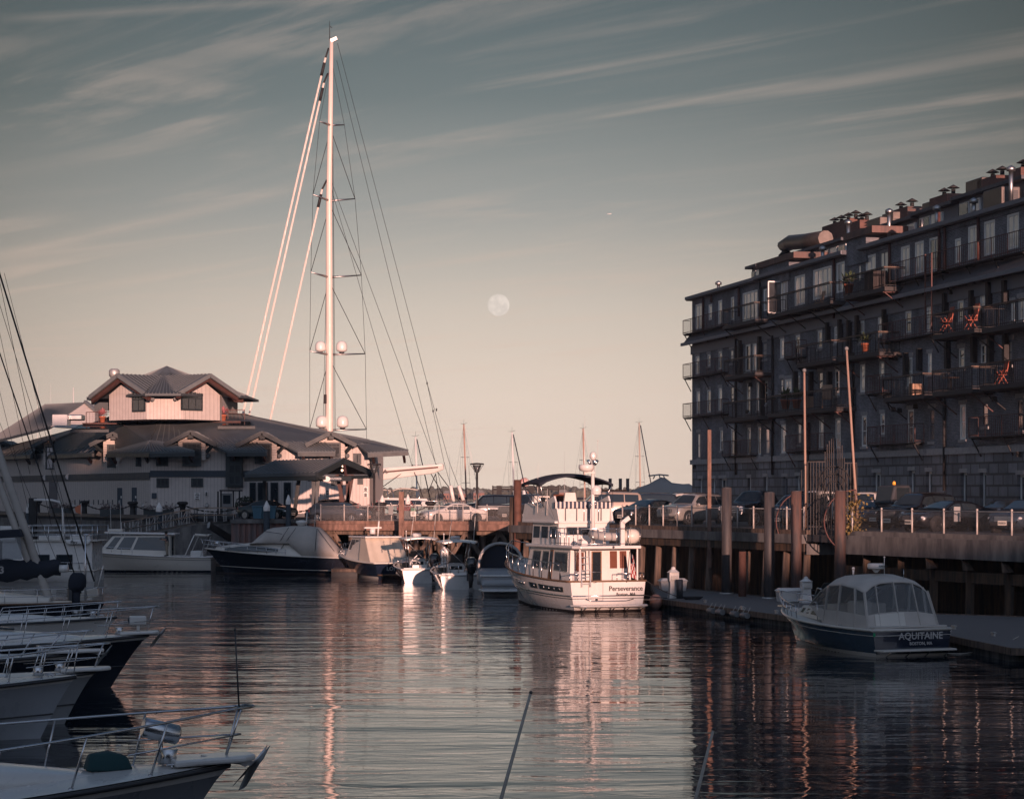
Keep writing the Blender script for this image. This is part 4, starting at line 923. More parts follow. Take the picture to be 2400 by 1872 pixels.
  for sx in (-1, 1):
   e = ap + d * sx * k + Vector((0, 0, -k * .46)); back = Vector((bk.x, bk.y, ap.z)); roof([ap, back, back + d * sx * k + Vector((0, 0, -k * .46)), e], .2, 12, 'gable_roof', cu)
   g = MB(); g.bar(ap + Vector((0, 0, -.12)) + nn * .12, e + Vector((0, 0, -.12)) + nn * .12, .2, .34); part(cu, 'bargeboard', g, M['seamrib']); g = MB(); g.bar(ap + Vector((0, 0, -.46)) - nn * .2, e + Vector((0, 0, -.46)) - nn * .2, .3, .3); part(cu, 'rafter', g, M['beam'])
  Yw = (a.y + b.y) / 2 if i else (a.y + b.y) / 2
  uu = (wu0 + wu1) / 2; aa = (uu - U0) / F; s = (aa * a.y - a.x) / (d.x - aa * d.y); yy = a.y + d.y * s
  window(wu0, wv0, wu1, wv1, yy, 3 if i else 2, .3, 'pane', d)
 ap = at(391, 859, 215); el, er = at(203, 932, 217), at(582, 928, 217); c1, c2 = at(340, 922, 204.8), at(424, 922, 204.8)
 roof([ap, c2, c1], .2, 10, 'cupola_roof', cu); roof([ap, er, c2], .2, 18, 'cupola_roof', cu); roof([ap, c1, el], .2, 18, 'cupola_roof', cu)
 g = MB(); g.slab([ap, el, el + Vector((0, 9, 0)), er + Vector((0, 9, 0)), er], (0, 0, -.2)); part(cu, 'cupola_roof', g, M['seam'])
 for e, s in ((el, 1), (er, -1)):
  g = MB(); g.bar(e + Vector((s * .5, 0, -.4)), e + Vector((s * 3, -2, -.25)), .25, .4); part(cu, 'eave_beam', g, M['beam'])
 for (u, v, Y) in ((294, 940, 210.6), (358, 935, 206.3), (412, 934, 206.3), (487, 935, 211.2)):
  g = MB(); g.tube([at(u, v, Y - .1) + Vector((0, -.15, 0)), at(u, v, Y)], .18, 10); part(cu, 'wall_lamp', g, M['dgrey'])
 g = MB(); x = gx(268, 214); g.tube([(x, 214, gz(905, 214)), (x, 214, gz(873, 214))], .35, 10); g.lathe([(.36, 0), (.48, .15), (.48, .6), (.3, .75)], (x, 214, gz(884, 214)), 8); part(t, 'flue', g, M['galv'])
 g = MB(); g.bb(gx(222, 213), gx(256, 213), 212.8, 213, gz(962, 213), gz(943, 213)); part(t, 'lattice_screen', g, M['winframe'])
 # terrace railing
 pts = [at(202, 966, 214), at(322, 963, 212), at(385, 960, 211), at(455, 962, 212), at(573, 960, 214)]
 g = MB(); hh = .95
 for a, b in zip(pts, pts[1:]):
  g.bar(a, b, .06, .06); g.bar(a - Vector((0, 0, hh)), b - Vector((0, 0, hh)), .05); n = max(2, int((b - a).length / 1.3))
  for i in range(n + 1): q = a + (b - a) * i / n; g.bar(q, q - Vector((0, 0, hh + .3)), .06)
  for i in range(int((b - a).length / .35)): q = a + (b - a) * (i * .35) / (b - a).length; g.bar(q, q - Vector((0, 0, hh)), .018)
 part(t, 'terrace_railing', g, M['rediron'])
 g = MB(); g.bb(gx(200, 213), gx(280, 213), 211.5, 214, gz(995, 213), gz(992, 213)); g2 = MB(); g2.bb(gx(500, 213), gx(570, 213), 211, 214, gz(991, 213), gz(988, 213)); part(t, 'terrace_deck', g, M['beam']); part(t, 'terrace_deck', g2, M['beam'])
 for (u0, u1, v0, v1, Y) in ((165, 255, 1001, 1013, 210), (510, 598, 995, 1005, 209.5)):
  g = MB(); g.slab([at(u0 + 25, v0, Y + 2), at(u1 - 8, v0, Y + 2), at(u1, v1, Y - .6), at(u0, v1, Y - .6)], (0, 0, .25)); o = part(t, 'skylight', g, M['winframe'])
  g = MB(); g.slab([p + Vector((0, -.02, .28)) for p in (at(u0 + 30, v0 + 1, Y + 2), at(u1 - 12, v0 + 1, Y + 2), at(u1 - 8, v1 - 1, Y - .6), at(u0 + 8, v1 - 1, Y - .6))], (0, 0, .03)); part(o, 'pane', g, M['glass'])
 g = MB(); g.bb(gx(132, 232), gx(166, 232), 230, 232, gz(998, 232), gz(973, 232)); part(t, 'roof_unit', g, M['white'])
 g = MB(); g.bb(gx(166, 233), gx(200, 233), 231, 233, gz(985, 232), gz(972, 232)); part(t, 'roof_unit', g, M['alu'], bev=.1)
 # doors, louvres, signs on the wall
 for (u0, u1, v0, v1) in ((275, 296, 1143, 1205), (309, 330, 1142, 1204)):
  Y = pl((u0 + u1) / 2) - .06; g = MB(); g.bb(gx(u0, Y), gx(u1, Y), Y - .1, Y + .3, DECK + .1, gz(v0, Y)); d = part(t, 'door', g, M['band'])
  g = MB(); g.tube([(gx(u0 + 5, Y), Y - .18, gz(1172, Y)), (gx(u0 + 5, Y), Y - .18, gz(1182, Y))], .05, 6); part(d, 'handle', g, M['alu'])
  g = MB(); g.bb(gx(u0 + 8, Y), gx(u1 - 10, Y), Y - .13, Y - .1, gz(1167, Y), gz(1162, Y)); part(d, 'door_sign', g, M['white'])
 Y = pl(134) - .06; g = MB(); g.bb(gx(115, Y), gx(153, Y), Y - .1, Y + .5, DECK, gz(1129, Y)); part(t, 'loading_door', g, mat('grey roller door', (.13, .12, .12), .7))
 for k in range(10):
  u = 165 + k * 11; Y = pl(u) - .03; g = MB(); g.bb(gx(u - 1.2, Y), gx(u + 1.2, Y), Y - .08, Y + .2, gz(1182, Y), gz(1171, Y)); part(t, 'slot_vent', g, M['winframe'])
 for (u0, u1, v0, v1, m) in ((456, 469, 1154, 1171, 'white'), (481, 487, 1151, 1162, 'white'), (762, 773, 1148, 1163, 'white'), (852, 862, 1141, 1152, 'white'), (852, 862, 1154, 1165, 'white')):
  g = MB(); g.bb(gx(u0, YI), gx(u1, YI), YI - .1, YI - .02, gz(v1, YI), gz(v0, YI)); s = part(t, 'wall_sign', g, M[m])
  for k in range(4): g = MB(); z = gz(v0 + 2.5 + k * (v1 - v0 - 4) / 3.2, YI); w = (u1 - u0) / F * YI * (.36 if k % 2 else .28); c = gx((u0 + u1) / 2, YI); g.bb(c - w, c + w, YI - .115, YI - .1, z - .035, z + .035); part(s, 'lettering', g, M['ink'])
 Y = pl(361) if False else YI; g = MB(); g.bb(gx(356, YI), gx(367, YI), YI - .1, YI - .02, gz(1168, YI), gz(1155, YI)); part(t, 'wall_sign', g, M['band'])
 for u in (172, 215, 258, 336, 416, 485):
  Y = pl(u) if u < 352 else YI; g = MB(); g.lathe([(.13, -.16), (.2, -.04), (.2, 0)], at(u, 1184, Y - .02), 10, axis='y'); part(t, 'wall_lamp', g, M['alu'])
 for (u, v) in ((106, 1119), (160, 1117)):
  Y = pl(u) - .12; g = MB(); g.tube([at(u, v, Y - .25), at(u, v, Y)], .28, 12); part(t, 'porthole_lamp', g, M['white'])
 # ---- porte-cochere
 yf, yb = 187.0, 200.0
 r0, r1 = at(648, 1079, 197), at(806, 1074, 187.5)
 bl, br, gr = at(574, 1111, 189), at(744, 1107, 182.5), at(874, 1104, 190)
 pc = roof([r0, r1, br, bl], .25, 18, 'canopy_roof')
 g = MB(); g.slab([r0, r1, gr, at(700, 1104, 202)], (0, 0, -.25)); part(t, 'canopy_roof', g, M['seam'])
 g = MB(); g.slab([br + Vector((.1, .15, -.3)), gr + Vector((0, .1, -.3)), gr + Vector((0, .1, -.55)), br + Vector((.1, .15, -.55))], (0, .25, 0)); part(pc, 'tie_beam', g, M['winframe'])
 g = MB(); g.bar(r1 + Vector((0, -.1, -.2)), br + Vector((0, -.1, -.2)), .2, .45); g.bar(r1 + Vector((0, -.1, -.2)), gr + Vector((0, -.1, -.2)), .2, .45); part(pc, 'bargeboard', g, M['winframe'])
 g = MB(); mid = (br + gr) / 2; g.bar(mid + Vector((0, .2, -.4)), r1 + Vector((0, .3, -.4)), .2, .2); part(pc, 'king_post', g, M['beam'])
 g = MB(); g.bar(bl + Vector((0, .4, -.4)), br + Vector((0, .3, -.4)), .25, .35); part(pc, 'eave_beam', g, M['winframe'])
 for (u, Y, du) in ((620, 191, 0), (688, 188, 14), (737, 184, 10), (735, 184, 0), (815, 188, 0), (808, 188, 18), (812, 188, -22), (799, 196, 0)):
  z1 = gz(1112, Y); x = gx(u, Y); g = MB(); g.bar((x, Y, DECK), (x + du / F * Y, Y, z1), .28, .28); part(pc, 'post', g, M['winframe'] if u < 790 else M['beam'])
 for (u, v) in ((802, 1102), (804, 1092)):
  g = MB(); g.sph(at(u, v, 188), .1, 10, 6); part(pc, 'lamp', g, M['bulb'])
 g = MB(); p, q = at(723, 1122, 184), at(822, 1122, 186); g.bar(p, q, .25, .35); part(pc, 'cross_beam', g, M['winframe'])
 for (u0, u1) in ((585, 600), (604, 628), (634, 652), (665, 682)):
  g = MB(); g.bb(gx(u0, YI), gx(u1, YI), YI - .12, YI - .03, DECK + .3, gz(1130, YI)); o = part(t, 'door', g, M['winframe']); g = MB(); g.bb(gx(u0 + 2, YI), gx(u1 - 2, YI), YI - .15, YI - .12, DECK + .5, gz(1133, YI)); part(o, 'pane', g, M['glass'])
 # hanging sign
 Y = 183.6; g = MB(); g.bb(gx(770, Y), gx(799, Y), Y, Y + .08, gz(1126, Y), gz(1117, Y)); s = part(pc, 'hanging_sign', g, M['band'])
 g = MB(); g.lathe([(.28 * 1, 0), (.28, .1)], (gx(765, Y), Y - .03, gz(1122, Y)), 16, axis='y', M=Matrix.Diagonal(Vector((1.05, 1, .75)))); part(s, 'emblem', g, M['white'])
 textpart(s, 'lettering', 'INN & MARINA', .15, M['white'], (gx(785, Y), Y - .01, gz(1121.5, Y)), (1, 0, 0), (0, 0, 1), .004)
 return t
M['bulb'] = mat('warm lamp bulb', (1, .62, .42), .4, emit=2.2)
inn()
# ---- things round the inn
pot_plant(at(240, 990, 212), 'terracotta pot of flowers at the left of the inn roof terrace', 1.3, True, 'plants on the inn terrace'); pot_plant(at(523, 987, 212), 'terracotta pot of flowers at the right of the inn roof terrace', 1.35, True, 'plants on the inn terrace')
pot_plant(at(487, 984, 212), 'small dark plant on the terrace table right of the cupola', 1.0, False, 'plants on the inn terrace', 'dgrey')
t = thing('patio_table', 'small table with chairs on the right of the inn roof terrace', 'table', at(493, 992, 212)); g = MB(); g.lathe([(.5, .7), (.5, .75)], n=12); part(t, 'tabletop', g, M['iron']); g = MB(); g.tube([(0, 0, 0), (0, 0, .7)], .05, 6); part(t, 'leg', g, M['iron'])
QY = 200.0
def bollard(label, u, Y, h=1.25):
 t = thing('bollard', label, 'bollard', (gx(u, Y), Y, DECK), 0, 'black mushroom bollards along the inn quay')
 g = MB(); g.lathe([(.42, 0), (.42, .08), (.26, .14), (.22, h * .6), (.30, h * .82), (.44, h * .88), (.46, h), (.30, h + .08)], n=14); part(t, 'shaft', g, M['iron']); return Vector((gx(u, Y), Y, DECK + h * .85))
bs = [bollard(l, u, Y) for l, u, Y in (('black bollard furthest left on the quay beside the white topped pile', 88, 232), ('black bollard between the two flower tubs left of the inn doors', 198, 216), ('black bollard just left of the two dark doors of the inn', 311, 203), ('black bollard above the head of the gangway', 428, 200), ('black bollard beside the blue bins', 578, 190), ('black bollard in front of the parked grey wagon', 758, 186), ('black bollard at the foot of the lamp post by the inn corner', 893, 187), ('black bollard right of the square brown post by the white yacht', 1009, 200))]
def chain(label, a, b, sag=.55):
 g = MB(); n = 26
 for i in range(n):
  f = i / n; f2 = (i + .8) / n; p = a + (b - a) * f - Vector((0, 0, sag * 4 * f * (1 - f))); q = a + (b - a) * f2 - Vector((0, 0, sag * 4 * f2 * (1 - f2))); g.bar(p, q, .13 if i % 2 else .05, .05 if i % 2 else .13)
 solo('chain', g, M['iron'], label, 'chain', 'chains slung between the quay bollards')
for i, (a, b) in enumerate(((0, 1), (1, 2), (2, 3), (3, 4), (4, 5), (6, 7))):
 chain(['heavy chain between the two bollards furthest left on the quay', 'heavy chain in front of the flower tubs and loading door', 'heavy chain running right from the bollard by the two dark doors', 'heavy chain passing behind the gangway gate', 'heavy chain in front of the blue bins and dark sedan', 'heavy chain hanging in front of the white superyacht hull'][i], bs[a], bs[b])
def tub(label, u, Y, sc=1.0, stuff='petal'):
 t = thing('flower_tub', label, 'planter', (gx(u, Y), Y, DECK), 0, 'flower tubs along the inn quay'); w = .95 * sc
 g = MB(); g.bb(-w, w, -.35, .35, 0, .62); part(t, 'tub', g, M['winframe']); g = MB(); r2 = random.Random(u)
 for i in range(260):
  p = Vector((r2.uniform(-w, w), r2.uniform(-.35, .35), .62 + abs(r2.gauss(0, .22)))); a = Vector((r2.uniform(-1, 1), r2.uniform(-1, 1), r2.uniform(-1, 1))).normalized() * .09; b = a.cross(Vector((0, .3, 1))); g.add([p - a, p + b, p + a, p - b], [(0, 1, 2, 3)])
 part(t, 'flowers', g, M[stuff], fix=False)
M['paleflower'] = mat('pale flowers', (.25, .20, .20), .8, var=.5, scale=18)
tub('long dark tub of pale flowers left of the orange flag', 146, 222, .9, 'paleflower'); tub('long dark tub of pale flowers by the left door of the inn', 262, 207, 1, 'paleflower'); tub('long dark tub of pale flowers behind the white topped pile', 372, 203, 1.3, 'paleflower')
tub('tub of pink flowers at the right corner of the inn', 882, 192, .6); tub('tub of pink flowers behind the square brown post', 950, 192, .7); tub('tub of red flowers under the inn canopy', 826, 186, .5)
def cone_pile(label, u, w, vcone, vsh, vb, Y, m='conc'):
 t = thing('capped_pile', label, 'pile', (gx(u, Y), Y, 0), 0, 'piles with white cone caps'); r = w / 2 / F * Y
 g = MB(); g.tube([(0, 0, -2 if vb > 1250 else gz(vb, Y)), (0, 0, gz(vsh, Y))], r, 14); part(t, 'shaft', g, M[m])
 g = MB(); g.lathe([(r * 1.06, gz(vsh + 9, Y)), (r * 1.06, gz(vsh, Y)), (.03, gz(vcone, Y))], n=14, smooth=False); part(t, 'cone_cap', g, M['white'])
M['bluepile'] = mat('blue black pile wrap', (.025, .034, .045), .6)
cone_pile('white capped pile behind the tall dark post at far left of the quay', 66, 10, 1180, 1193, 1290, 205, 'bluepile'); cone_pile('white capped pile left of the gangway', 373, 15, 1177, 1190, 1290, 190, 'bluepile')
cone_pile('white capped dark pile beside the blue bins', 625, 15, 1173, 1188, 1270, 171.9, 'bluepile'); cone_pile('white capped dark pile right of the blue bins', 676, 12, 1159, 1173, 1270, 171.9, 'bluepile')
cone_pile('white capped pile with reddish shaft left of the square brown post', 896, 12, 1160, 1172, 1300, 202, 'rustpile'); cone_pile('white capped pile with dark shaft right of the square brown post', 956, 12, 1158, 1172, 1300, 202, 'rustpile')
g = MB(); g.bb(-.3, .3, -.3, .3, -5, 1.6); solo('quay_post', g, M['iron'], 'square dark post at far left of the quay', 'post', loc=(gx(77, 204), 204, DECK))
# gangway
def gangway():
 Y0, Y1 = 172.0, 197.0; top, bot = at(552, 1222, 197.5), Vector((gx(290, 178), 178, 1.1)); t = thing('gangway', 'aluminium truss gangway sloping from the quay down to the floating dock', 'gangway', (0, 0, 0))
 mid = at(462, 1224, 194); low = at(292, 1259, 186)
 for off in (0, -1.5):
  o = Vector((0, off, 0)); g = MB(); hh = Vector((0, 0, 1.15))
  A, B, Cc = low + o, mid + o, top + o
  for k in (0, .5, 1.0): g.bar(A + hh * k, B + hh * k, .07); g.bar(B + hh * k, Cc + hh * k, .07)
  n = 9
  for i in range(n + 1):
   q = A + (B - A) * i / n; g.bar(q, q + hh, .06)
   if i < n: q2 = A + (B - A) * (i + 1) / n; g.bar(q if i % 2 else q + hh, (q2 + hh) if i % 2 else q2, .05)
  for i in range(5): q = B + (Cc - B) * i / 4; g.bar(q, q + hh, .06)
  part(t, 'truss', g, M['alu'])
 g = MB(); o = Vector((0, -1.5, 0)); g.slab([low, mid, mid + o, low + o], (0, 0, -.18)); g.slab([mid, top, top + o, mid + o], (0, 0, -.18)); part(t, 'walkway', g, M['galv'])
 g = MB(); g.bar(mid + Vector((1, -.7, -.2)), at(540, 1262, 196), .25, .5); part(t, 'strut', g, M['alu'])
gangway()
t = thing('quay_gate', 'dark framed security gate at the head of the gangway', 'gate', (gx(535, 197), 197, DECK)); 
w0 = gx(509, 197) - gx(535, 197); w1 = gx(565, 197) - gx(535, 197); zt = gz(1151, 197) - DECK
for nm, (a, b) in (('gate_post', (w0, w0 + .12)), ('gate_post', (gx(516, 197) - gx(535, 197), gx(516, 197) - gx(535, 197) + .12)), ('gate_post', (gx(545, 197) - gx(535, 197), gx(545, 197) - gx(535, 197) + .12)), ('gate_post', (w1 - .2, w1 - .08))):
 g = MB(); g.bb(a, b, 0, .12, 0, zt); part(t, nm, g, M['iron'])
g = MB(); g.bb(w0 + .2, w1 + .1, -.1, .2, zt, zt + .12); part(t, 'top_beam', g, M['iron'])
g = MB(); g.bb(-.55, .3, .02, .08, .1, 2.0); part(t, 'gate_leaf', g, M['grey']); g = MB(); g.bb(-.42, .17, .0, .02, 1.15, 1.85); part(t, 'window_panel', g, M['glass'])
M['binblue'] = mat('blue plastic', (.045, .12, .17), .5, var=.08)
for i, (u, l) in enumerate(((604, 'blue wheeled recycling bin, leftmost of three beside the capped pile'), (616, 'blue wheeled recycling bin, middle of three partly behind the capped pile'), (634, 'blue wheeled recycling bin, rightmost of three beside the capped pile'))):
 Y = 184; t = thing('recycling_bin', l, 'bin', (gx(u, Y), Y + i * .3, DECK), 0, 'blue recycling bins'); g = MB(); g.loft([[(-.3, -.28, .1), (.3, -.28, .1), (.3, .28, .1), (-.3, .28, .1)], [(-.38, -.36, .98), (.38, -.36, .98), (.38, .36, .98), (-.38, .36, .98)]], smooth=False); part(t, 'bin_body', g, M['binblue'])
 g = MB(); g.bb(-.41, .41, -.42, .40, .985, 1.06); part(t, 'lid', g, M['binblue'])
 for sx in (-.3, .3): g = MB(); g.lathe([(.11, -.04), (.11, .04)], (sx, .3, .11), 10, axis='x'); part(t, 'wheel', g, M['black'])
def lamp_post(label, u, Y, vt):
 t = thing('lamp_post', label, 'street lamp', (gx(u, Y), Y, DECK), 0, 'black conical lamp posts'); z = gz(vt, Y) - DECK
 g = MB(); g.tube([(0, 0, 0), (0, 0, z - .75)], .09, 10); g.lathe([(.35, 0), (.35, .12), (.16, .3), (.12, .9)], n=12); part(t, 'pole', g, M['iron'])
 g = MB(); g.lathe([(.06, z - .8), (.12, z - .72), (.36, z - .16)], n=12); part(t, 'lamp_shade', g, M['tint'])
 g = MB(); g.lathe([(.55, z - .12), (.52, z - .02), (.1, z + .02)], n=16)
 for k in range(6): a = k * math.pi / 3; g.bar((.12 * math.cos(a), .12 * math.sin(a), z - .72), (.5 * math.cos(a), .5 * math.sin(a), z - .12), .035)
 part(t, 'cap', g, M['iron'])
lamp_post('black lamp post with a cone lantern at the right corner of the inn', 877, 187, 1086); lamp_post('black lamp post with a cone lantern above the white sedan', 1118, 187, 1085)
t = thing('signal_flag', 'faded orange flag hanging on a short staff on the quay', 'flag', at(190, 1215, 200)); g = MB(); g.tube([(0, 0, -.5), (0, 0, 1.3)], .03, 5); part(t, 'staff', g, M['galv'])
g = MB(); g.add([(0, 0, 1.2), (-.55, .1, .9), (-.45, .1, .5), (.05, 0, .35), (-.05, 0, -.6), (.0, 0, .2)], [(0, 1, 2, 3), (3, 4, 5)]); part(t, 'cloth', g, M['orange'], fix=False)
g = MB(); g.sph((0, 0, .75), .85, 12, 8, (1, .8, .95)); o = g
t = thing('clipped_bush', 'round dark clipped bush beside the inn entrance', 'bush', (gx(574, 200), 200, DECK)); g = MB(); r2 = random.Random(2)
for i in range(700):
 d = Vector((r2.gauss(0, 1), r2.gauss(0, 1), r2.gauss(0, 1))).normalized() * r2.uniform(.75, 1.02); p = Vector((d.x * .85, d.y * .7, .95 + d.z * .85)); a = Vector((r2.uniform(-1, 1), r2.uniform(-1, 1), r2.uniform(-1, 1))).normalized() * .09; b = a.cross(d).normalized() * .06; g.add([p - a, p + b, p + a, p - b], [(0, 1, 2, 3)])
part(t, 'foliage', g, mat('dark box leaves', (.03, .04, .025), .8, var=.5, scale=9), fix=False); g = MB(); g.tube([(0, 0, 0), (0, 0, .9)], .1, 6); part(t, 'stem', g, M['wood'])
# ================================================================ PARKED VEHICLES
def paint(name, c, rough=.22, metal=.3): return mat(name, c, rough, metal, var=.05, scale=1, coat=.7)
M['p_white'] = paint('pearl white car paint', (.62, .58, .54), .25, 0); M['p_black'] = paint('black car paint', (.012, .013, .017)); M['p_dgrey'] = paint('charcoal car paint', (.05, .055, .065))
M['p_green'] = paint('dark green car paint', (.018, .03, .032)); M['p_silver'] = paint('silver car paint', (.33, .31, .29)); M['p_tan'] = paint('sand gold car paint', (.42, .33, .27), .3, .1); M['p_blue'] = paint('dark blue grey car paint', (.035, .05, .07))
M['chrome'] = mat('chrome', (.6, .6, .6), .15, 1.0, var=.03); M['rim'] = mat('alloy wheel', (.38, .38, .38), .35, .9, var=.05); M['darkrim'] = mat('dark alloy wheel', (.06, .06, .06), .35, .8)
M['lamp'] = mat('headlamp lens', (.55, .55, .56), .08, var=.1, coat=1); M['tail'] = mat('tail lamp lens', (.25, .012, .01), .15, coat=.8); M['plate'] = mat('white number plate', (.62, .58, .52), .5); M['rplate'] = mat('reddish number plate', (.55, .32, .24), .5)
M['cglass'] = mat('car window glass', (.02, .028, .034), .04, var=.1, spec=.9)
SP = {  # length, width, height, belt z, hood z, wheel r, rows: (x fraction from rear, top z)
 'sedan': dict(L=4.85, W=1.86, H=1.46, belt=.93, r=.33, top=[(0, .80), (.02, .98), (.14, 1.03), (.19, 1.07), (.33, 1.40), (.44, 1.46), (.55, 1.44), (.73, 1.03), (.80, .99), (.94, .86), (.985, .72), (1, .55)], ws=(.56, .735), rw=(.17, .33)),
 'coupe': dict(L=4.95, W=1.88, H=1.42, belt=.95, r=.34, top=[(0, .82), (.02, .98), (.08, 1.03), (.15, 1.10), (.33, 1.38), (.45, 1.42), (.54, 1.40), (.71, 1.04), (.80, 1.0), (.94, .84), (.985, .70), (1, .52)], ws=(.56, .715), rw=(.14, .33)),
 'wagon': dict(L=4.85, W=1.85, H=1.50, belt=.94, r=.33, top=[(0, .85), (.02, 1.05), (.07, 1.38), (.12, 1.46), (.40, 1.50), (.55, 1.45), (.73, 1.03), (.80, .99), (.94, .86), (.985, .72), (1, .55)], ws=(.56, .735), rw=(.025, .08)),
 'suv': dict(L=4.85, W=1.95, H=1.78, belt=1.08, r=.38, top=[(0, .95), (.015, 1.15), (.05, 1.62), (.10, 1.73), (.40, 1.78), (.56, 1.73), (.71, 1.16), (.80, 1.12), (.95, 1.02), (.985, .85), (1, .6)], ws=(.575, .71), rw=(.02, .055)),
 'bigsuv': dict(L=5.1, W=2.05, H=1.88, belt=1.16, r=.40, top=[(0, 1.0), (.012, 1.2), (.035, 1.70), (.07, 1.83), (.40, 1.88), (.60, 1.84), (.72, 1.24), (.80, 1.21), (.96, 1.12), (.99, .95), (1, .65)], ws=(.61, .72), rw=(.015, .04)),
 'pickup': dict(L=5.7, W=2.05, H=1.95, belt=1.22, r=.42, top=[(0, 1.22), (.38, 1.22), (.385, 1.55), (.40, 1.84), (.44, 1.92), (.56, 1.95), (.62, 1.90), (.72, 1.32), (.80, 1.28), (.965, 1.20), (.99, 1.0), (1, .65)], ws=(.625, .72), rw=(.383, .402)),
}
def interp(tab, x):
 for (a, za), (b, zb) in zip(tab, tab[1:]):
  if x <= b: return za + (zb - za) * (x - a) / (b - a) if b > a else zb
 return tab[-1][1]
def car(label, kind, u, Y, head, m, plate='plate', grille='bars', sc=1.0, z=DECK + .004, name=None, rims='rim', bodyl=None):
 s = SP[kind]; L, Wd = s['L'], s['W']; t = thing(name or 'parked_car', label, {'pickup': 'pickup truck', 'suv': 'suv', 'bigsuv': 'suv'}.get(kind, 'car'), (gx(u, Y), Y, z), R(head), 'cars parked on the wharves'); t.scale = (sc, sc, sc)
 def hw(f):
  e = min(1, .82 + f * 3.2) if f < .06 else (1 if f < .86 else 1 - .30 * ((f - .86) / .14) ** 2.2)
  return Wd / 2 * e
 xs = sorted(set([p[0] for p in s['top']] + [i / 22 for i in range(23)]))
 def sec(f):
  zt = interp(s['top'], f); zb = min(s['belt'] + .03 * (1 - f), zt - .045); w = hw(f); x = (f - .5) * L; tm = .42 * max(0, zt - zb)
  lo = .24 + (.14 if f < .03 or f > .97 else 0); b = [(w * .90, lo), (w * .985, lo + .14), (w, min(.66, zb - .1)), (w * .965, zb), (w * .93 - tm, zt - .06 if zt - zb > .12 else zt - .02), (w * .78 - tm, zt), (w * .3, zt + .02)]
  return x, b
 secs = []
 for f in xs:
  x, b = sec(f); secs.append([(x, y, zz) for y, zz in b] + [(x, -y, zz) for y, zz in reversed(b)])
 g = MB(); g.loft(secs); part(t, 'body', g, m, bodyl)
 # side windows
 def sg(fa, fb, side):
  g = MB(); n = 6; rows = []
  for i in range(n + 1):
   f = fa + (fb - fa) * i / n; x, b = sec(f); (y0, z0), (y1, z1) = b[3], b[4]
   if z1 - z0 < .1: z1 = z0 + .1
   rows.append([(x, side * (y0 + (y1 - y0) * k + .012), z0 + (z1 - z0) * k) for k in (.08, .88)])
  for a, b2 in zip(rows, rows[1:]): g.add([a[0], b2[0], b2[1], a[1]], [(0, 1, 2, 3)])
  return g
 fr, bk = s['ws'][0] + (s['ws'][1] - s['ws'][0]) * .55, s['rw'][1] if kind in ('sedan', 'coupe') else s['rw'][1] + .02
 cuts = [bk - (.04 if kind in ('sedan', 'coupe') else 0), (bk + fr) / 2 - .01, fr] if kind != 'wagon' and kind not in ('suv', 'bigsuv') else [bk, bk + (fr - bk) * .3, bk + (fr - bk) * .63, fr]
 for side in (1, -1):
  for a, b in zip(cuts, cuts[1:]): part(t, 'side_window', sg(a + .006, b - .006, side), M['cglass'], fix=False)
 for nm, (fa, fb) in (('windscreen', s['ws']), ('rear_window', s['rw'])):
  g = MB(); n = 5; rows = []
  for i in range(n + 1):
   f = fa + (fb - fa) * (.06 + .86 * i / n); x, b = sec(f); rows.append((x, b[5][0] * 1.0, b[5][1] + .012, b[6][0], b[6][1] + .014))
  for a, b in zip(rows, rows[1:]):
   p = [(a[0], a[1], a[2]), (a[0], a[3], a[4]), (a[0], -a[3], a[4]), (a[0], -a[1], a[2])]; q = [(b[0], b[1], b[2]), (b[0], b[3], b[4]), (b[0], -b[3], b[4]), (b[0], -b[1], b[2])]
   g.add(p + q, [(0, 1, 5, 4), (1, 2, 6, 5), (2, 3, 7, 6)])
  part(t, nm, g, M['cglass'], fix=False)
 r = s['r']
 for fx in (.185, .815):
  for side in (1, -1):
   x = (fx - .5) * L; y = side * (hw(fx) - .02)
   g = MB(); g.lathe([(r + .07, -.22), (r + .07, .030)], (x, y, r + .02), 18, axis='y') if side > 0 else g.lathe([(r + .07, -.030), (r + .07, .22)], (x, y, r + .02), 18, axis='y'); part(t, 'wheel_arch', g, M['black'])
   g = MB(); a = (-.18, .045) if side > 0 else (-.045, .18); g.lathe([(r - .03, a[0]), (r, a[0] + .03), (r, a[1] - .03), (r - .03, a[1])], (x, y, r), 18, axis='y'); w = part(t, 'wheel', g, M['black'])
   g = MB(); yo = y + side * .048
   for k in range(5):
    an = k * 2 * math.pi / 5 + .3; g.bar((x, yo, r), (x + math.cos(an) * r * .68, yo, r + math.sin(an) * r * .68), .09, .02)
   g.tube([(x, yo - .012, r), (x, yo + .012, r)], .07, 8)
   g.lathe([(r * .70, -.01), (r * .74, .012), (r * .62, .012), (r * .62, -.01)], (x, yo, r), 16, axis='y'); part(w, 'rim', g, M[rims])
 # front: grille, lamps, plate, bumper intake
 xf = L / 2; zt = interp(s['top'], .985); big = kind in ('pickup', 'bigsuv')
 gh, gw, gz_ = (.42, .62, .92) if big else (.24, .42, .62); gz_ = gz_ if kind != 'suv' else .78
 g = MB(); g.box((xf - .04, 0, gz_), (.12, gw * 2, gh)); gr = part(t, 'grille', g, M['dgrey'], bev=.02)
 g = MB(); n = 4 if grille == 'bars' else 7
 for k in range(n):
  if grille == 'bars': g.box((xf + .025, 0, gz_ - gh / 2 + gh * (k + .5) / n), (.02, gw * 1.9, .03))
  else: g.box((xf + .025, -gw + 2 * gw * (k + .5) / n, gz_), (.02, .05, gh * .9))
 part(gr, 'grille_bars', g, M['chrome'] if grille != 'dark' else M['dgrey'])
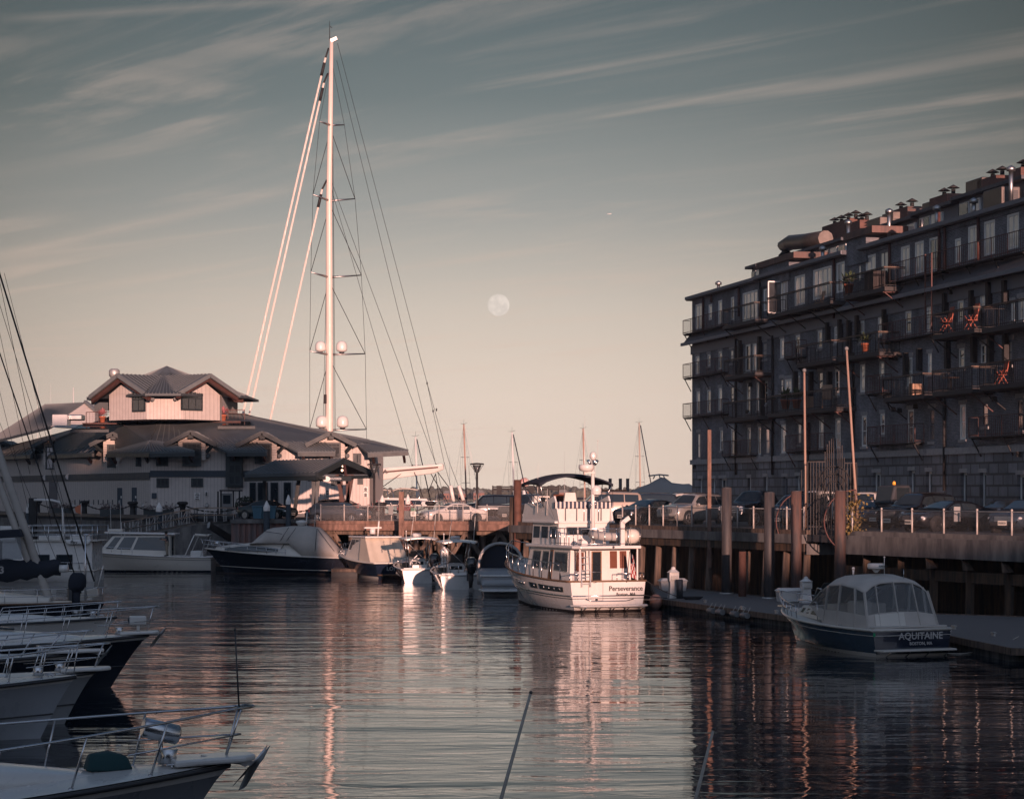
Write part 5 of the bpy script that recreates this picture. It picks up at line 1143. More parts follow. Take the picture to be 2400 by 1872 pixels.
 for side in (1, -1):
  f = .955 if not big else .975; x, b = sec(f); g = MB(); g.sph((x + .02, side * (hw(f) * .80), gz_ + .03), .2, 10, 6, (.55, 1.0, .42 if not big else .8)); part(t, 'headlight', g, M['lamp'])
  g = MB(); g.sph((-L / 2 + .05, side * hw(.01) * .86, .9 * s['belt']), .15, 8, 6, (.4, 1, .9)); part(t, 'tail_light', g, M['tail'])
  x, b = sec(s['ws'][1] - .05); g = MB(); g.sph((x, side * (Wd / 2 + .09), s['belt'] + .07), .13, 8, 6, (.6, 1, .7)); part(t, 'mirror', g, m)
 g = MB(); g.box((xf - .03, 0, .40), (.1, Wd * .66, .14)); part(t, 'air_intake', g, M['black'], bev=.02)
 g = MB(); g.box((xf + .04, 0, .44), (.02, .42, .2)); pl = part(t, 'number_plate', g, M[plate])
 g = MB()
 for k in range(6): g.box((xf + .052, -.15 + k * .06, .44), (.004, .035, .09))
 part(pl, 'characters', g, M['ink'])
 if kind in ('suv', 'bigsuv', 'wagon'):
  for side in (1, -1):
   g = MB(); pts = []
   for f in (.14, .2, .5, .55): x, b = sec(f); pts.append((x, side * (b[5][0]), b[5][1] + .05)); 
   g.tube(pts, .022, 6); part(t, 'roof_rail', g, M['black'])
 return t
WZ = 3.856
car('dark green sedan parked behind the blue bins under the inn canopy', 'sedan', 628, 187, -32, M['p_green'])
car('small black wagon half hidden behind the grey one at the inn corner', 'wagon', 806, 198, -28, M['p_black'])
car('charcoal wagon parked between the canopy posts and the timber pier', 'wagon', 800, 179.5, -30, M['p_dgrey'], 'rplate', z=PZ + .004)
car('white sedan parked side on along the timber pier', 'sedan', 1061, 176.5, 203, M['p_white'], rims='darkrim', z=PZ + .004)
car('black long suv parked behind the white sedan', 'bigsuv', 1146, 190, 186, M['p_black'])
car('dark grey pickup truck with a big chrome grille beside the brown corner pile', 'pickup', 1247, 176, 226, M['p_dgrey'])
car('sunlit sand coloured suv seen side on behind the trawler stern rail', 'bigsuv', 1412, 154.5, 184, M['p_tan'], z=WZ)
car('dark suv parked behind the sand coloured one', 'suv', 1508, 167, 186, M['p_blue'], z=WZ)
car('low black coupe parked at the fence left of the silver suv', 'coupe', 1521, 144.5, 224, M['p_black'], z=WZ, grille='dark')
car('silver suv with a seven slot grille behind the fence', 'suv', 1624, 141.5, 226, M['p_silver'], 'rplate', 'slots', z=WZ)
car('white suv far back in the lot between the coupe and the silver suv', 'suv', 1590, 176, 195, M['p_white'], z=WZ)
car('dark low car far back between the sand suv and the white suv', 'sedan', 1552, 172, 190, M['p_black'], z=WZ)
car('black pickup truck behind the grey steel piles', 'pickup', 1778, 136.5, 230, M['p_black'], z=WZ, grille='bars')
car('blue grey suv behind the left guard fan', 'suv', 1868, 129.5, 238, M['p_blue'], z=WZ)
car('white pickup truck behind the iron gate', 'pickup', 1925, 141, 215, M['p_white'], z=WZ)
car('white suv whose roof shows right of the leaning pole', 'suv', 2030, 139, 250, M['p_white'], z=WZ + .1)
car('dark grey car between the white suv and the loader', 'sedan', 2046, 130.5, 262, M['p_dgrey'], z=WZ)
car('black suv with a paper behind its windscreen beside the loader', 'suv', 2150, 123.5, 224, M['p_black'], z=WZ, sc=1.03)
car('long black coupe behind the fence nearest the trawler side of the lot', 'coupe', 2222, 117.3, 213, M['p_black'], z=WZ, grille='dark', sc=1.03, rims='darkrim')
car('grey sedan half hidden behind the rightmost sedan', 'sedan', 2358, 121, 226, M['p_dgrey'], z=WZ, sc=1.03)
car('dark sedan cut by the right edge of the picture', 'sedan', 2412, 113.5, 230, M['p_blue'], z=WZ, sc=1.05)
def loader():
 Y = 130; t = thing('skid_loader', 'dark compact loader with a barred cab and an orange beacon among the parked cars', 'loader', (gx(2090, Y), Y, WZ), R(225)); t.scale = (1.08, 1.08, 1.08)
 g = MB(); g.bb(-1.3, .8, -.6, .6, .35, 1.15); part(t, 'body', g, M['p_black'], bev=.06)
 g = MB(); g.prism([(-.9, 1.15), (.75, 1.15), (.62, 1.5), (.45, 2.05), (-.75, 2.1), (-.95, 1.8)], -.55, .55); c = part(t, 'cab', g, M['dgrey'], bev=.08)
 g = MB(); g.slab([(.77, -.45, 1.2), (.77, .45, 1.2), (.48, .45, 2.0), (.48, -.45, 2.0)], (.02, 0, .01)); part(c, 'windscreen', g, M['cglass'])
 for s in (-1, 1):
  g = MB(); g.bb(-.7, .35, s * .56 - .01, s * .56 + .01, 1.25, 1.95); part(c, 'side_window', g, M['cglass'])
  g = MB(); g.bar((-1.2, s * .75, 1.45), (.6, s * .75, 1.2), .14, .22); g.bar((.6, s * .75, 1.2), (1.25, s * .75, .4), .14, .2); part(t, 'lift_arm', g, M['white'])
  for x in (-.75, .5): g = MB(); g.lathe([(.32, -.13), (.4, -.1), (.4, .1), (.32, .13)], (x, s * .8, .4), 14, axis='y'); part(t, 'wheel', g, M['black'])
 g = MB(); g.prism([(1.1, .1), (1.75, .1), (1.75, .18), (1.3, .3), (1.15, .8), (1.1, .8)], -.9, .9); part(t, 'bucket', g, M['dgrey'])
 g = MB(); g.lathe([(.08, 0), (.08, .12), (.03, .18)], (-.2, 0, 2.1), 8); part(c, 'beacon', g, mat('amber beacon', (.75, .25, .03), .3, emit=.6))
loader()
# signs wired to the fences
def fence_sign(label, u, v0, v1, w, Y, green=True, m='white'):
 t = thing('fence_sign', label, 'sign', at(u, v1, Y), 0, 'small signs on the fences'); h = (v1 - v0) / F * Y; ww = w / F * Y / 2
 g = MB(); g.bb(-ww, ww, -.02, 0, 0, h); part(t, 'panel', g, M[m])
 if green:
  g = MB(); g.bb(-ww, ww, -.028, -.021, h * .58, h); part(t, 'green_field', g, mat('sign green', (.02, .10, .06), .5))
  for k in range(4): g = MB(); z = h * (.48 - k * .11); g.bb(-ww * .75, ww * (.75 - .2 * (k % 2)), -.028, -.021, z - .02, z + .02); part(t, 'lettering', g, M['ink'])
fence_sign('green and white sign on the pier fence right of the square post', 968.5, 1190, 1209, 11.5, 170.2)
fence_sign('blank grey sign on the pier fence left of the square post', 916, 1185, 1206, 11, 170.5, False, 'grey')
fence_sign('pale mesh sign on the right hand fence in front of the black coupe', 2243, 1187, 1222, 15, 110.4, False, 'grey')
# bicycles by the white yacht
def bicycle(label, u, Y, rz):
 t = thing('bicycle', label, 'bicycle', (gx(u, Y), Y, DECK), rz, 'bicycles on the quay')
 for x in (-.52, .52):
  g = MB(); g.tube([(x + math.cos(i * math.pi / 8) * .33, 0, .33 + math.sin(i * math.pi / 8) * .33) for i in range(17)], .022, 5); part(t, 'wheel', g, M['black'])
 g = MB(); g.bar((-.52, 0, .33), (-.15, 0, .85), .035); g.bar((-.15, 0, .85), (.38, 0, .82), .035); g.bar((-.08, 0, .3), (.38, 0, .8), .035); g.bar((-.08, 0, .3), (-.18, 0, .95), .035); g.bar((.38, 0, .95), (.52, 0, .33), .035); part(t, 'frame', g, M['iron'])
 g = MB(); g.box((-.19, 0, .98), (.26, .12, .06)); part(t, 'saddle', g, M['black']); g = MB(); g.tube([(.34, -.28, 1.02), (.4, 0, 1.0), (.34, .28, 1.02)], .02, 5); part(t, 'handlebar', g, M['iron'])
bicycle('left bicycle leaning by the white yacht behind the sedan', 1032, 196, .3); bicycle('right bicycle leaning by the white yacht behind the sedan', 1046, 196, -.2)
# steel frame pergola and a container behind the trucks
t = thing('steel_pergola', 'black steel frame structure behind the pickup at the end of the wharf', 'pergola', at(1240, 1146, 205)); z0 = t.location.z
def tx(u): return (u - 1240) / F * 205
g = MB(); g.bar((tx(1155), 0, 0.0), (tx(1310), 0, 0.0), .18, .2); g.bar((tx(1155), 3, 0.2), (tx(1310), 3, .2), .12, .12); part(t, 'top_beam', g, M['iron'])
for u in (1155, 1170, 1198, 1245, 1263, 1285, 1309): g = MB(); w = .45 if u in (1170, 1245, 1263) else .12; g.bb(tx(u) - w / 2, tx(u) + w / 2, 0, w, DECK - z0, .3); part(t, 'post', g, M['iron'])
g = MB(); g.bb(-1.2, 1.2, 0, 2.4, 0, 2.3); t = thing('site_container', 'orange ribbed container behind the sand coloured suv', 'container', (gx(1437, 215), 215, DECK)); part(t, 'shell', g, stripes('ribbed orange steel', (.50, .20, .10), (.22, .08, .04), .18, 0, .3))
g = MB(); g.bb(-1.15, 1.15, -.05, 0, 1.3, 2.2); part(t, 'door', g, stripes('ribbed door', (.42, .17, .09), (.2, .08, .04), .3, 0, .2))
# ================================================================ BOATS
class Hull:
 """local frame: x forward from the transom, y to port, z up from the waterline"""
 def __init__(s, L, B, zst, zbow, sw=.92, rake=1.0, keel=-.5, peak=.42, p=2.2, flare=.8, full=.18, dip=0.0, tip=.0):
  s.L, s.B, s.zst, s.zbow, s.sw, s.rake, s.keel, s.peak, s.p, s.flare, s.full, s.dip, s.tip = L, B, zst, zbow, sw, rake, keel, peak, p, flare, full, dip, tip
 def b(s, t):
  if t < s.peak: k = t / s.peak; return s.B / 2 * (s.sw + (1 - s.sw) * math.sin(k * math.pi / 2))
  return s.B / 2 * (1 - ((t - s.peak) / (1 - s.peak)) ** s.p * (1 - s.tip))
 def sheer(s, t): return s.zst + (s.zbow - s.zst) * t ** 1.7 - s.dip * math.sin(math.pi * t)
 def g(s, t, h): e = s.full + (s.flare - s.full) * t ** 1.6; return max(0, h) ** e
 def pt(s, t, h, side=1, inset=0.0, dz=0.0):
  z = s.keel + (s.sheer(t) - s.keel) * h
  return Vector((t * (s.L - s.rake * (1 - h) ** .8), side * max(0, s.b(t) * s.g(t, h) - inset), z + dz))
 def hz(s, t, z): return (z - s.keel) / (s.sheer(t) - s.keel)
 def skin(s, ha, hb, n=26, m=7, off=0.0, t0=0, t1=1, sides=(1, -1), abs_z=False):
  g = MB()
  for side in sides:
   secs = []
   for i in range(n + 1):
    t = t0 + (t1 - t0) * i / n; a, b = (s.hz(t, ha), s.hz(t, hb)) if abs_z else (ha, hb)
    row = []
    for j in range(m + 1):
     q = s.pt(t, a + (b - a) * j / m, side); q.y += side * off; row.append(q)
    secs.append(row)
   g.loft(secs, False, True, False)
  return g
 def transom(s, ha=0, hb=1, m=6, x=0.0, abs_z=False):
  if abs_z: ha, hb = s.hz(0, ha), s.hz(0, hb)
  a = [s.pt(0, ha + (hb - ha) * j / m, 1) for j in range(m + 1)]; b = [s.pt(0, ha + (hb - ha) * j / m, -1) for j in range(m + 1)]
  g = MB(); ps = a + b[::-1]; g.add([p + Vector((x, 0, 0)) for p in ps], [list(range(len(ps)))]); return g
 def deck(s, dz=-.02, inset=.06, t0=0, t1=1, n=22, camber=.05):
  secs = []
  for i in range(n + 1):
   t = t0 + (t1 - t0) * i / n; r = []
   for k in range(-4, 5):
    q = s.pt(t, 1, 1, inset, dz); r.append(Vector((q.x, q.y * k / 4, q.z + camber * (1 - (k / 4) ** 2) * min(1, s.b(t)))))
   secs.append(r)
  g = MB(); g.loft(secs, False, True, False); return g
 def line(s, h, r, t0=0, t1=1, n=30, side=1, off=.01, dz=0.0, abs_z=False):
  return [s.pt(t0 + (t1 - t0) * i / n, s.hz(t0 + (t1 - t0) * i / n, h) if abs_z else h, side) + Vector((0, side * off, dz)) for i in range(n + 1)]
 def rub(s, h, r, t0=0, t1=1, **kw):
  g = MB()
  for side in (1, -1): g.tube(s.line(h, r, t0, t1, side=side, **kw), r, 6)
  a = s.line(h, r, t0, t1, side=1, **kw)[0]; b = s.line(h, r, t0, t1, side=-1, **kw)[0]
  if t0 == 0: g.tube([a, b], r, 6)
  return g
def panel(g, q, a0, a1, b0, b1, off=.012):
 """a raised panel on quad q = bottom-left, bottom-right, top-right, top-left"""
 bl, br, tr, tl = [Vector(p) for p in q]; n = (br - bl).cross(tl - bl).normalized() * off
 def P(a, b): return (bl * (1 - a) + br * a) * (1 - b) + (tl * (1 - a) + tr * a) * b
 p = [P(a0, b0), P(a1, b0), P(a1, b1), P(a0, b1)]
 g.slab([x - n for x in p], n * 2); return g
def house(g, bot, top, cap=True):
 """closed cabin between two rings"""
 n = len(bot); g.add(list(bot) + list(top), [(i, (i + 1) % n, (i + 1) % n + n, i + n) for i in range(n)] + ([list(range(n, 2 * n))] if cap else [])); return g
def quad(bot, top, i): n = len(bot); return (bot[i], bot[(i + 1) % n], top[(i + 1) % n], top[i])
def railing(t, H_, t0, t1, h, n, inset=.08, r=.022, mid=False, sides=(1, -1), post='stanchion', top='rail', lean=0.0, mat_=None, dzb=0.0, fwd=0.0, h1=None):
 m = mat_ or M['steel']; h1 = h1 if h1 is not None else h
 def bp(tt, side): return H_.pt(tt, 1, side, inset) + Vector((0, 0, dzb))
 def tp(tt, side, k=1.0):
  f = (tt - t0) / (t1 - t0); hh = h + (h1 - h) * f
  return bp(tt, side) + Vector((lean + fwd * f, side * .05, hh)) * k
 for side in sides:
  g = MB(); g.tube([tp(t0 + (t1 - t0) * i / 24, side) for i in range(25)], r, 6); part(t, top, g, m)
  if mid: g = MB(); g.tube([tp(t0 + (t1 - t0) * i / 24, side, .5) for i in range(25)], r * .7, 5); part(t, top, g, m)
  for i in range(n + 1):
   tt = t0 + (t1 - t0) * i / n; g = MB(); g.tube([bp(tt, side), tp(tt, side)], r * .9, 5); part(t, post, g, m)
 if t1 > .97 and len(sides) == 2:
  g = MB(); a, b = tp(t1, 1), tp(t1, -1); g.tube([a, (a + b) / 2 + Vector((.15, 0, 0)), b], r, 6); part(t, top, g, m)
def boat(name, label, cat, X, Y, head, group=None):
 return thing(name, label, cat, (X, Y, 0), R(head), group)
def cleat(t, p, m='steel', rz=0):
 g = MB(); p = Vector(p); d = Vector((math.cos(rz), math.sin(rz), 0)); g.tube([p + Vector((0, 0, .07)) - d * .13, p + Vector((0, 0, .08)), p + Vector((0, 0, .07)) + d * .13], .018, 5)
 for k in (-.05, .05): g.tube([p + d * k, p + d * k + Vector((0, 0, .08))], .015, 5)
 return part(t, 'cleat', g, M[m])
def outboard(label, loc, rz, m='blackgloss', sc=1.0, parent=None, tilt=0, group=None):
 t = thing('outboard_motor', label, 'outboard motor', loc, rz, group) if parent is None else bpy.data.objects.new('outboard_motor', None)
 if parent is not None: COL.objects.link(t); t.parent = parent; t.location = loc; t.rotation_euler = (0, 0, rz)
 t.rotation_euler = (0, R(tilt), rz); t.scale = (sc, sc, sc)
 def ring(x0, x1, y, z): return [(x0, -y * .6, z), (x0, y * .6, z), ((x0 * .7 + x1 * .3), y, z), ((x0 * .3 + x1 * .7), y, z), (x1, y * .6, z), (x1, -y * .6, z), ((x0 * .3 + x1 * .7), -y, z), ((x0 * .7 + x1 * .3), -y, z)]
 g = MB(); g.loft([ring(-.5, .05, .20, .55), ring(-.62, .08, .26, .75), ring(-.66, .06, .27, 1.0), ring(-.60, -.02, .24, 1.22), ring(-.48, -.12, .15, 1.32)]); c = part(t, 'cowl', g, M[m])
 g = MB(); g.loft([ring(-.42, -.02, .14, .6), ring(-.40, -.06, .10, .1), ring(-.36, -.10, .07, -.25)]); part(t, 'leg', g, M['black'] if m == 'blackgloss' else M[m])
 g = MB(); g.loft([[(-.5, 0, -.25), (-.2, .09, -.25), (0, 0, -.25), (-.2, -.09, -.25)], [(-.45, 0, -.5), (-.25, .03, -.55), (-.1, 0, -.5), (-.25, -.03, -.55)]]); g.lathe([(.17, -.02), (.17, .02)], (-.5, 0, -.3), 8, axis='x'); part(t, 'propeller', g, M['alu'])
 g = MB(); g.bb(-.04, .1, -.16, .16, .15, .62); part(t, 'clamp_bracket', g, M['dgrey']); return t
def person(label, loc, rz, joints, shirt, legs, hair, sc=1.0, bare_arms=True):
 """one skinned body; hair and clothing are children. joints: dict of named points (x forward, y left, z up) in metres"""
 t = thing('person', label, 'person', loc, rz); t.scale = (sc,) * 3
 J = {k: Vector(v) for k, v in joints.items()}
 chain = [('pelvis', 'waist', .14, .13), ('waist', 'chest', .13, .155), ('chest', 'neck', .155, .065), ('neck', 'chin', .06, .07), ('chin', 'head', .07, .098), ('head', 'crown', .098, .07)]
 for s in 'lr':
  chain += [('chest', 'sh' + s, .12, .07), ('sh' + s, 'el' + s, .055, .042), ('el' + s, 'wr' + s, .042, .028), ('wr' + s, 'palm' + s, .028, .038), ('pelvis', 'hip' + s, .12, .10), ('hip' + s, 'kn' + s, .095, .06), ('kn' + s, 'an' + s, .055, .04), ('an' + s, 'toe' + s, .045, .035)]
 def build(name, ch, m, extra=0.0, cuts=None):
  idx = {}; vs = []; rad = []; es = []
  for a, b, ra, rb in ch:
   for k, r_ in ((a, ra), (b, rb)):
    if k not in idx: idx[k] = len(vs); vs.append(J[k]); rad.append(r_ + extra)
   es.append((idx[a], idx[b]))
  me = bpy.data.meshes.new(name); me.from_pydata([tuple(v) for v in vs], es, []); o = bpy.data.objects.new(name, me); COL.objects.link(o); o.parent = t
  sk = o.modifiers.new('s', 'SKIN'); sk.use_smooth_shade = True
  for i, r_ in enumerate(rad): d = me.skin_vertices[0].data[i]; d.radius = (r_, r_); d.use_root = (i == 0)
  o.modifiers.new('d', 'SUBSURF').levels = 1; o.modifiers['d'].render_levels = 1; me.materials.append(m); return o
 fing = []
 for s, sy in (('l', 1), ('r', -1)):
  d = (J['palm' + s] - J['wr' + s]).normalized(); side = d.cross(Vector((0, 0, 1))); side = side.normalized() if side.length > .1 else Vector((0, 1, 0))
  for k, (o, l) in enumerate(((-.03, .065), (-.01, .075), (.012, .07), (.032, .055))):
   a, b = 'f%s%da' % (s, k), 'f%s%db' % (s, k); J[a] = J['palm' + s] + side * o + d * .035; J[b] = J[a] + d * l * .8 - Vector((0, 0, l * .5)); fing += [('palm' + s, a, .03, .010), (a, b, .010, .008)]
  a = 'th' + s; J[a] = J['wr' + s] + (J['palm' + s] - J['wr' + s]) * .6 - side * .06; fing += [('palm' + s, a, .03, .010)]
 build('body', chain + fing, M['skin'])
 sh = [c for c in chain if c[0] in ('pelvis', 'waist', 'chest') and c[1] in ('waist', 'chest', 'neck', 'shl', 'shr')] + [('shl', 'el' + 'l', .06, .055), ('shr', 'elr', .06, .055)]
 J['neck'] = J['neck'] - (J['neck'] - J['chest']) * .3
 if bare_arms:
  for s in 'lr': J['el' + s] = J['sh' + s] + (J['el' + s] - J['sh' + s]) * .7
 build('shirt', sh, shirt, .022)
 build('trousers', [c for c in chain if c[0] in ('pelvis', 'hipl', 'hipr', 'knl', 'knr') and c[1] not in ('waist', 'toel', 'toer')], legs, .02)
 for s in 'lr': g = MB(); a, b = J['an' + s], J['toe' + s]; g.bar(a + (a - b) * .35 - Vector((0, 0, .03)), b + (b - a) * .2 - Vector((0, 0, .0)), .1, .09); part(t, 'shoe', g, M['black'], bev=.02)
 g = MB(); hd = J['head']; g.sph(hd + Vector((-.015, 0, .035)), .118, 12, 8, (1, .88, 1.0)); part(t, 'hair', g, hair)
 g = MB(); f = (J['nose'] - hd).normalized() if 'nose' in J else Vector((1, 0, 0)); g.sph(hd + f * .105 - Vector((0, 0, .02)), .02, 6, 4); part(t, 'nose', g, M['skin'])
 return t
M['hairdark'] = mat('dark hair', (.02, .014, .01), .7); M['shirtnavy'] = mat('dark blue cotton', (.025, .035, .05), .9); M['khaki'] = mat('khaki cotton', (.30, .25, .19), .9); M['shirtgrey'] = mat('grey knit', (.30, .29, .30), .9)
M['brownpane'] = mat('brown tint and painted sunset reflection', (.16, .065, .045), .12, coat=.6, var=.1)  # aft windows: sunset reflection put into the colour; windscreen: its own brown tint
M['bluestripe'] = stripes('navy and white striped cushion', (.55, .52, .48), (.02, .03, .06), .22, 1, .55, .7)
def flag(t, p, h=1.15, w=.3):
 """limp US flag hanging in folds from its staff"""
 p = Vector(p); g = MB(); g.tube([p, p + Vector((-.35, 0, 1.5))], .018, 5); st = part(t, 'flag_staff', g, M['wood']); top = p + Vector((-.34, 0, 1.42))
 cols = []
 for i in range(10):
  f = i / 9; cols.append([top + Vector((.06 * math.sin(i * 1.9) - f * .02, -.05 - w * f * (.4 + .6 * k / 12), -h * k / 12 - f * .12)) for k in range(13)])
 for nm, m, cond in (('flag_canton', M['navy'], lambda i, k: i < 5 and k < 5), ('red_stripes', M['flagred'], lambda i, k: not (i < 5 and k < 5) and (i + k // 2) % 2 == 0), ('white_stripes', M['gel'], lambda i, k: not (i < 5 and k < 5) and (i + k // 2) % 2)):
  g = MB()
  for i in range(9):
   for k in range(12):
    if cond(i, k): g.add([cols[i][k], cols[i + 1][k], cols[i + 1][k + 1], cols[i][k + 1]], [(0, 1, 2, 3)], True)
  part(st, nm, g, m, fix=False)
M['flagred'] = mat('flag red', (.35, .03, .03), .8)
# ---------------------------------------------------------------- the white trawler yacht
def trawler():
 t = boat('trawler_yacht', 'sunlit white flybridge trawler yacht lettered Perseverance, navy canopy, stern towards the camera', 'boat', 4.62, 116.4, 111)
 h = Hull(12.9, 4.35, 1.47, 2.35, .90, 1.2, -.6, .42, 2.3, .75, .10, dip=.05)
 W_, S_ = M['gel'], M['steel']
 part(t, 'hull', h.skin(.0, 1.0), W_); part(t, 'transom', h.transom(0, 1), W_)
 part(t, 'boot_stripe', h.skin(-.2, .10, m=1, off=.006, abs_z=True), M['antifoul']); part(t, 'boot_stripe', h.transom(-.2, .10, 2, -.006, True), M['antifoul'])
 part(t, 'rub_rail', h.rub(.66, .035), S_); part(t, 'cap_rail', h.rub(1.0, .05), M['teak']); part(t, 'feature_line', h.rub(.60, .018), M['navy'])
 part(t, 'deck', h.deck(-.35, .10), W_); g = h.skin(.82, .985, off=-.09, m=2); part(t, 'bulwark_lining', g, W_)
 g = MB()
 # dark window strip along the hull side, three fixed panes
 for (a, b) in ((.07, .30), (.32, .40)):
  g2 = h.skin(.74, .86, 12, 2, .02, a, b); o = part(t, 'hull_window', g2, M['glass'])
  for k in range(int((b - a) / .05)): tt = a + .03 + k * .05; g3 = MB(); p, q = h.pt(tt, .755), h.pt(tt, .85); g3.tube([p + Vector((0, .03, 0)), q + Vector((0, .03, 0))], .018, 4); part(o, 'mullion', g3, S_)
 for tt in (.47, .50, .53):
  p = h.pt(tt, .80); g = MB(); g.sph(p + Vector((0, .03, 0)), .09, 8, 6, (1, .5, 1)); part(t, 'exhaust_fitting', g, S_)
 # swim platform on brackets, rail, garage line
 g = MB(); g.slab([(-.05, -2.0, .27), (-.05, 2.0, .27), (-.75, 1.75, .27), (-1.0, 1.2, .27), (-1.0, -1.2, .27), (-.75, -1.75, .27)], (0, 0, .09)); part(t, 'swim_platform', g, W_, bev=.03)
 for y in (-1.5, -.75, 0, .75, 1.5): g = MB(); g.bar((-.05, y, -.05), (-.85, y, .26), .05, .05); g.bar((-.05, y, .2), (-.85, y, .24), .04); part(t, 'platform_bracket', g, S_)
 g = MB(); g.tube([(-.06, 1.2, .62), (-.12, .9, .52), (-.12, -.9, .52), (-.06, -1.3, .60)], .025, 6); part(t, 'grab_rail', g, S_)
 g = MB(); 
 for a, b in (((0, .95), (0, .30)), ((0, .30), (0, 0))): pass
 g = MB(); y0, y1 = 1.02, .28
 for p, q in (((y0, .55), (y0, 1.45)), ((y1, .55), (y1, 1.45)), ((y0, .55), (y1, .55))): g.bar((-.012, p[0], p[1]), (-.012, q[0], q[1]), .015)
 part(t, 'transom_door', g, M['grey'])
 textpart(t, 'name_lettering', 'Perseverance', .33, M['ink'], (-.02, -.92, 1.10), (0, -1, 0), (0, 0, 1), .004, 1.0, .006); textpart(t, 'port_lettering', 'Boston, MA', .2, M['ink'], (-.02, -.92, .83), (0, -1, 0), (0, 0, 1), .004, 1.05, .004)
 # saloon
 zb, zt = 1.15, 3.02; hw = 1.62
 bot = [(.95, -hw, zb), (6.9, -hw, zb + .2), (8.6, -.9, zb + .5), (8.6, .9, zb + .5), (6.9, hw, zb + .2), (.95, hw, zb)]; top = [(.95, -hw + .06, zt), (6.3, -hw + .1, zt), (7.5, -.8, zt), (7.5, .8, zt), (6.3, hw - .1, zt), (.95, hw - .06, zt)]
 g = MB(); house(g, bot, top); sal = part(t, 'saloon', g, W_)
 q = quad(bot, top, 4)
 for a0, a1 in ((.10, .30), (.34, .50), (.63, .95)):
  g = MB(); panel(g, q, a0, a1, .38, .90, .015); f = part(sal, 'window_frame', g, M['alu']); g = MB(); panel(g, q, a0 + .015, a1 - .015, .41, .87, .02); part(f, 'pane', g, M['glass'])
 g = MB(); panel(g, q, .52, .60, .12, .94, .02); f = part(sal, 'side_door', g, M['teak']); g = MB(); panel(g, q, .53, .59, .5, .9, .03); part(f, 'pane', g, M['glass'])
 q = quad(bot, top, 5)   # aft bulkhead: bottom from y=+hw to -hw
 for a0, a1, b0, b1, m in ((.09, .22, .42, .90, 'brownpane'), (.655, .775, .48, .93, 'brownpane'), (.82, .935, .48, .93, 'brownpane')):
  g = MB(); panel(g, q, a0 - .01, a1 + .01, b0 - .015, b1 + .015, .012); f = part(sal, 'window_frame', g, W_); g = MB(); panel(g, q, a0, a1, b0, b1, .02); part(f, 'pane', g, M[m])
 g = MB(); panel(g, q, .35, .52, .06, .93, .012); f = part(sal, 'saloon_door', g, M['teak']); g = MB(); panel(g, q, .37, .50, .10, .90, .02); part(f, 'pane', g, M['glass'])
 g = MB(); panel(g, q, .355, .515, .38, .40, .04); part(f, 'handle', g, S_)
 # cockpit overhang = boat deck
 g = MB(); g.slab([(-.28, -1.62, 3.02), (-.28, 1.55, 3.02), (.2, 1.8, 3.02), (6.2, 1.85, 3.02), (6.9, 1.3, 3.02), (6.9, -1.3, 3.02), (6.2, -1.85, 3.02), (.2, -1.8, 3.02)], (0, 0, .15)); part(t, 'boat_deck', g, W_, bev=.05)
 g = MB(); g.sph((-.30, -.15, 3.1), .06, 8, 6); part(t, 'deck_light', g, M['dgrey'])
 for y in (1.5, -1.5): g = MB(); g.bar((-.05, y, 1.5), (-.05, y, 3.02), .07, .07); part(t, 'overhang_post', g, W_)
 # ladder to boat deck
 g = MB(); a, b = Vector((-.1, 1.42, 1.2)), Vector((.25, 1.35, 3.1))
 for dy in (0, -.45): g.bar(a + Vector((0, dy, 0)), b + Vector((0, dy, 0)), .05, .1)
 for k in range(6): p = a + (b - a) * (k + .5) / 6; g.bar(p, p + Vector((0, -.45, 0)), .14, .035)
 part(t, 'deck_ladder', g, M['alu'])
 # boat-deck rail
 def rl(pts, hh, nm='deck_rail', mid=True, sp=.62):
  g = MB(); P = [Vector(p) for p in pts]; g.tube([p + Vector((0, 0, hh)) for p in P], .024, 6)
  if mid: g.tube([p + Vector((0, 0, hh * .12)) for p in P], .016, 5); 
  part(t, nm, g, S_)
  for a, b in zip(P, P[1:]):
   n = max(1, round((b - a).length / sp))
   for i in range(n + 1): q = a + (b - a) * i / n; g = MB(); g.tube([q, q + Vector((0, 0, hh))], .02, 5); part(t, 'stanchion', g, S_)
 rl([(3.0, 1.75, 3.17), (.2, 1.72, 3.17), (-.22, 1.5, 3.17), (-.22, -1.57, 3.17), (.2, -1.75, 3.17), (2.8, -1.78, 3.17)], .82)
 g = MB(); q = [(-.20, 1.1, 3.3), (-.20, .35, 3.3), (-.20, .35, 3.95), (-.20, 1.1, 3.95)]
 # pilothouse block and flybridge
 b1 = [(3.0, -1.35, 3.15), (6.6, -1.35, 3.15), (7.6, -.8, 3.15), (7.6, .8, 3.15), (6.6, 1.35, 3.15), (3.0, 1.35, 3.15)]; t1 = [(3.0, -1.35, 4.2), (6.4, -1.35, 4.2), (7.0, -.8, 4.2), (7.0, .8, 4.2), (6.4, 1.35, 4.2), (3.0, 1.35, 4.2)]
 g = MB(); house(g, b1, t1); ph = part(t, 'pilothouse', g, W_); q = quad(b1, t1, 5)
 g = MB(); panel(g, q, .14, .62, .45, .85, .012); f = part(ph, 'window_frame', g, M['alu']); g = MB(); panel(g, q, .16, .36, .48, .82, .02); part(f, 'pane', g, M['glass']); g = MB(); panel(g, q, .39, .60, .48, .82, .02); part(f, 'pane', g, M['glass'])
 q = quad(b1, t1, 4)
 for a0, a1 in ((.05, .28), (.36, .60), (.68, .93)): g = MB(); panel(g, q, a0, a1, .3, .85, .015); part(ph, 'pane', g, M['glass'])
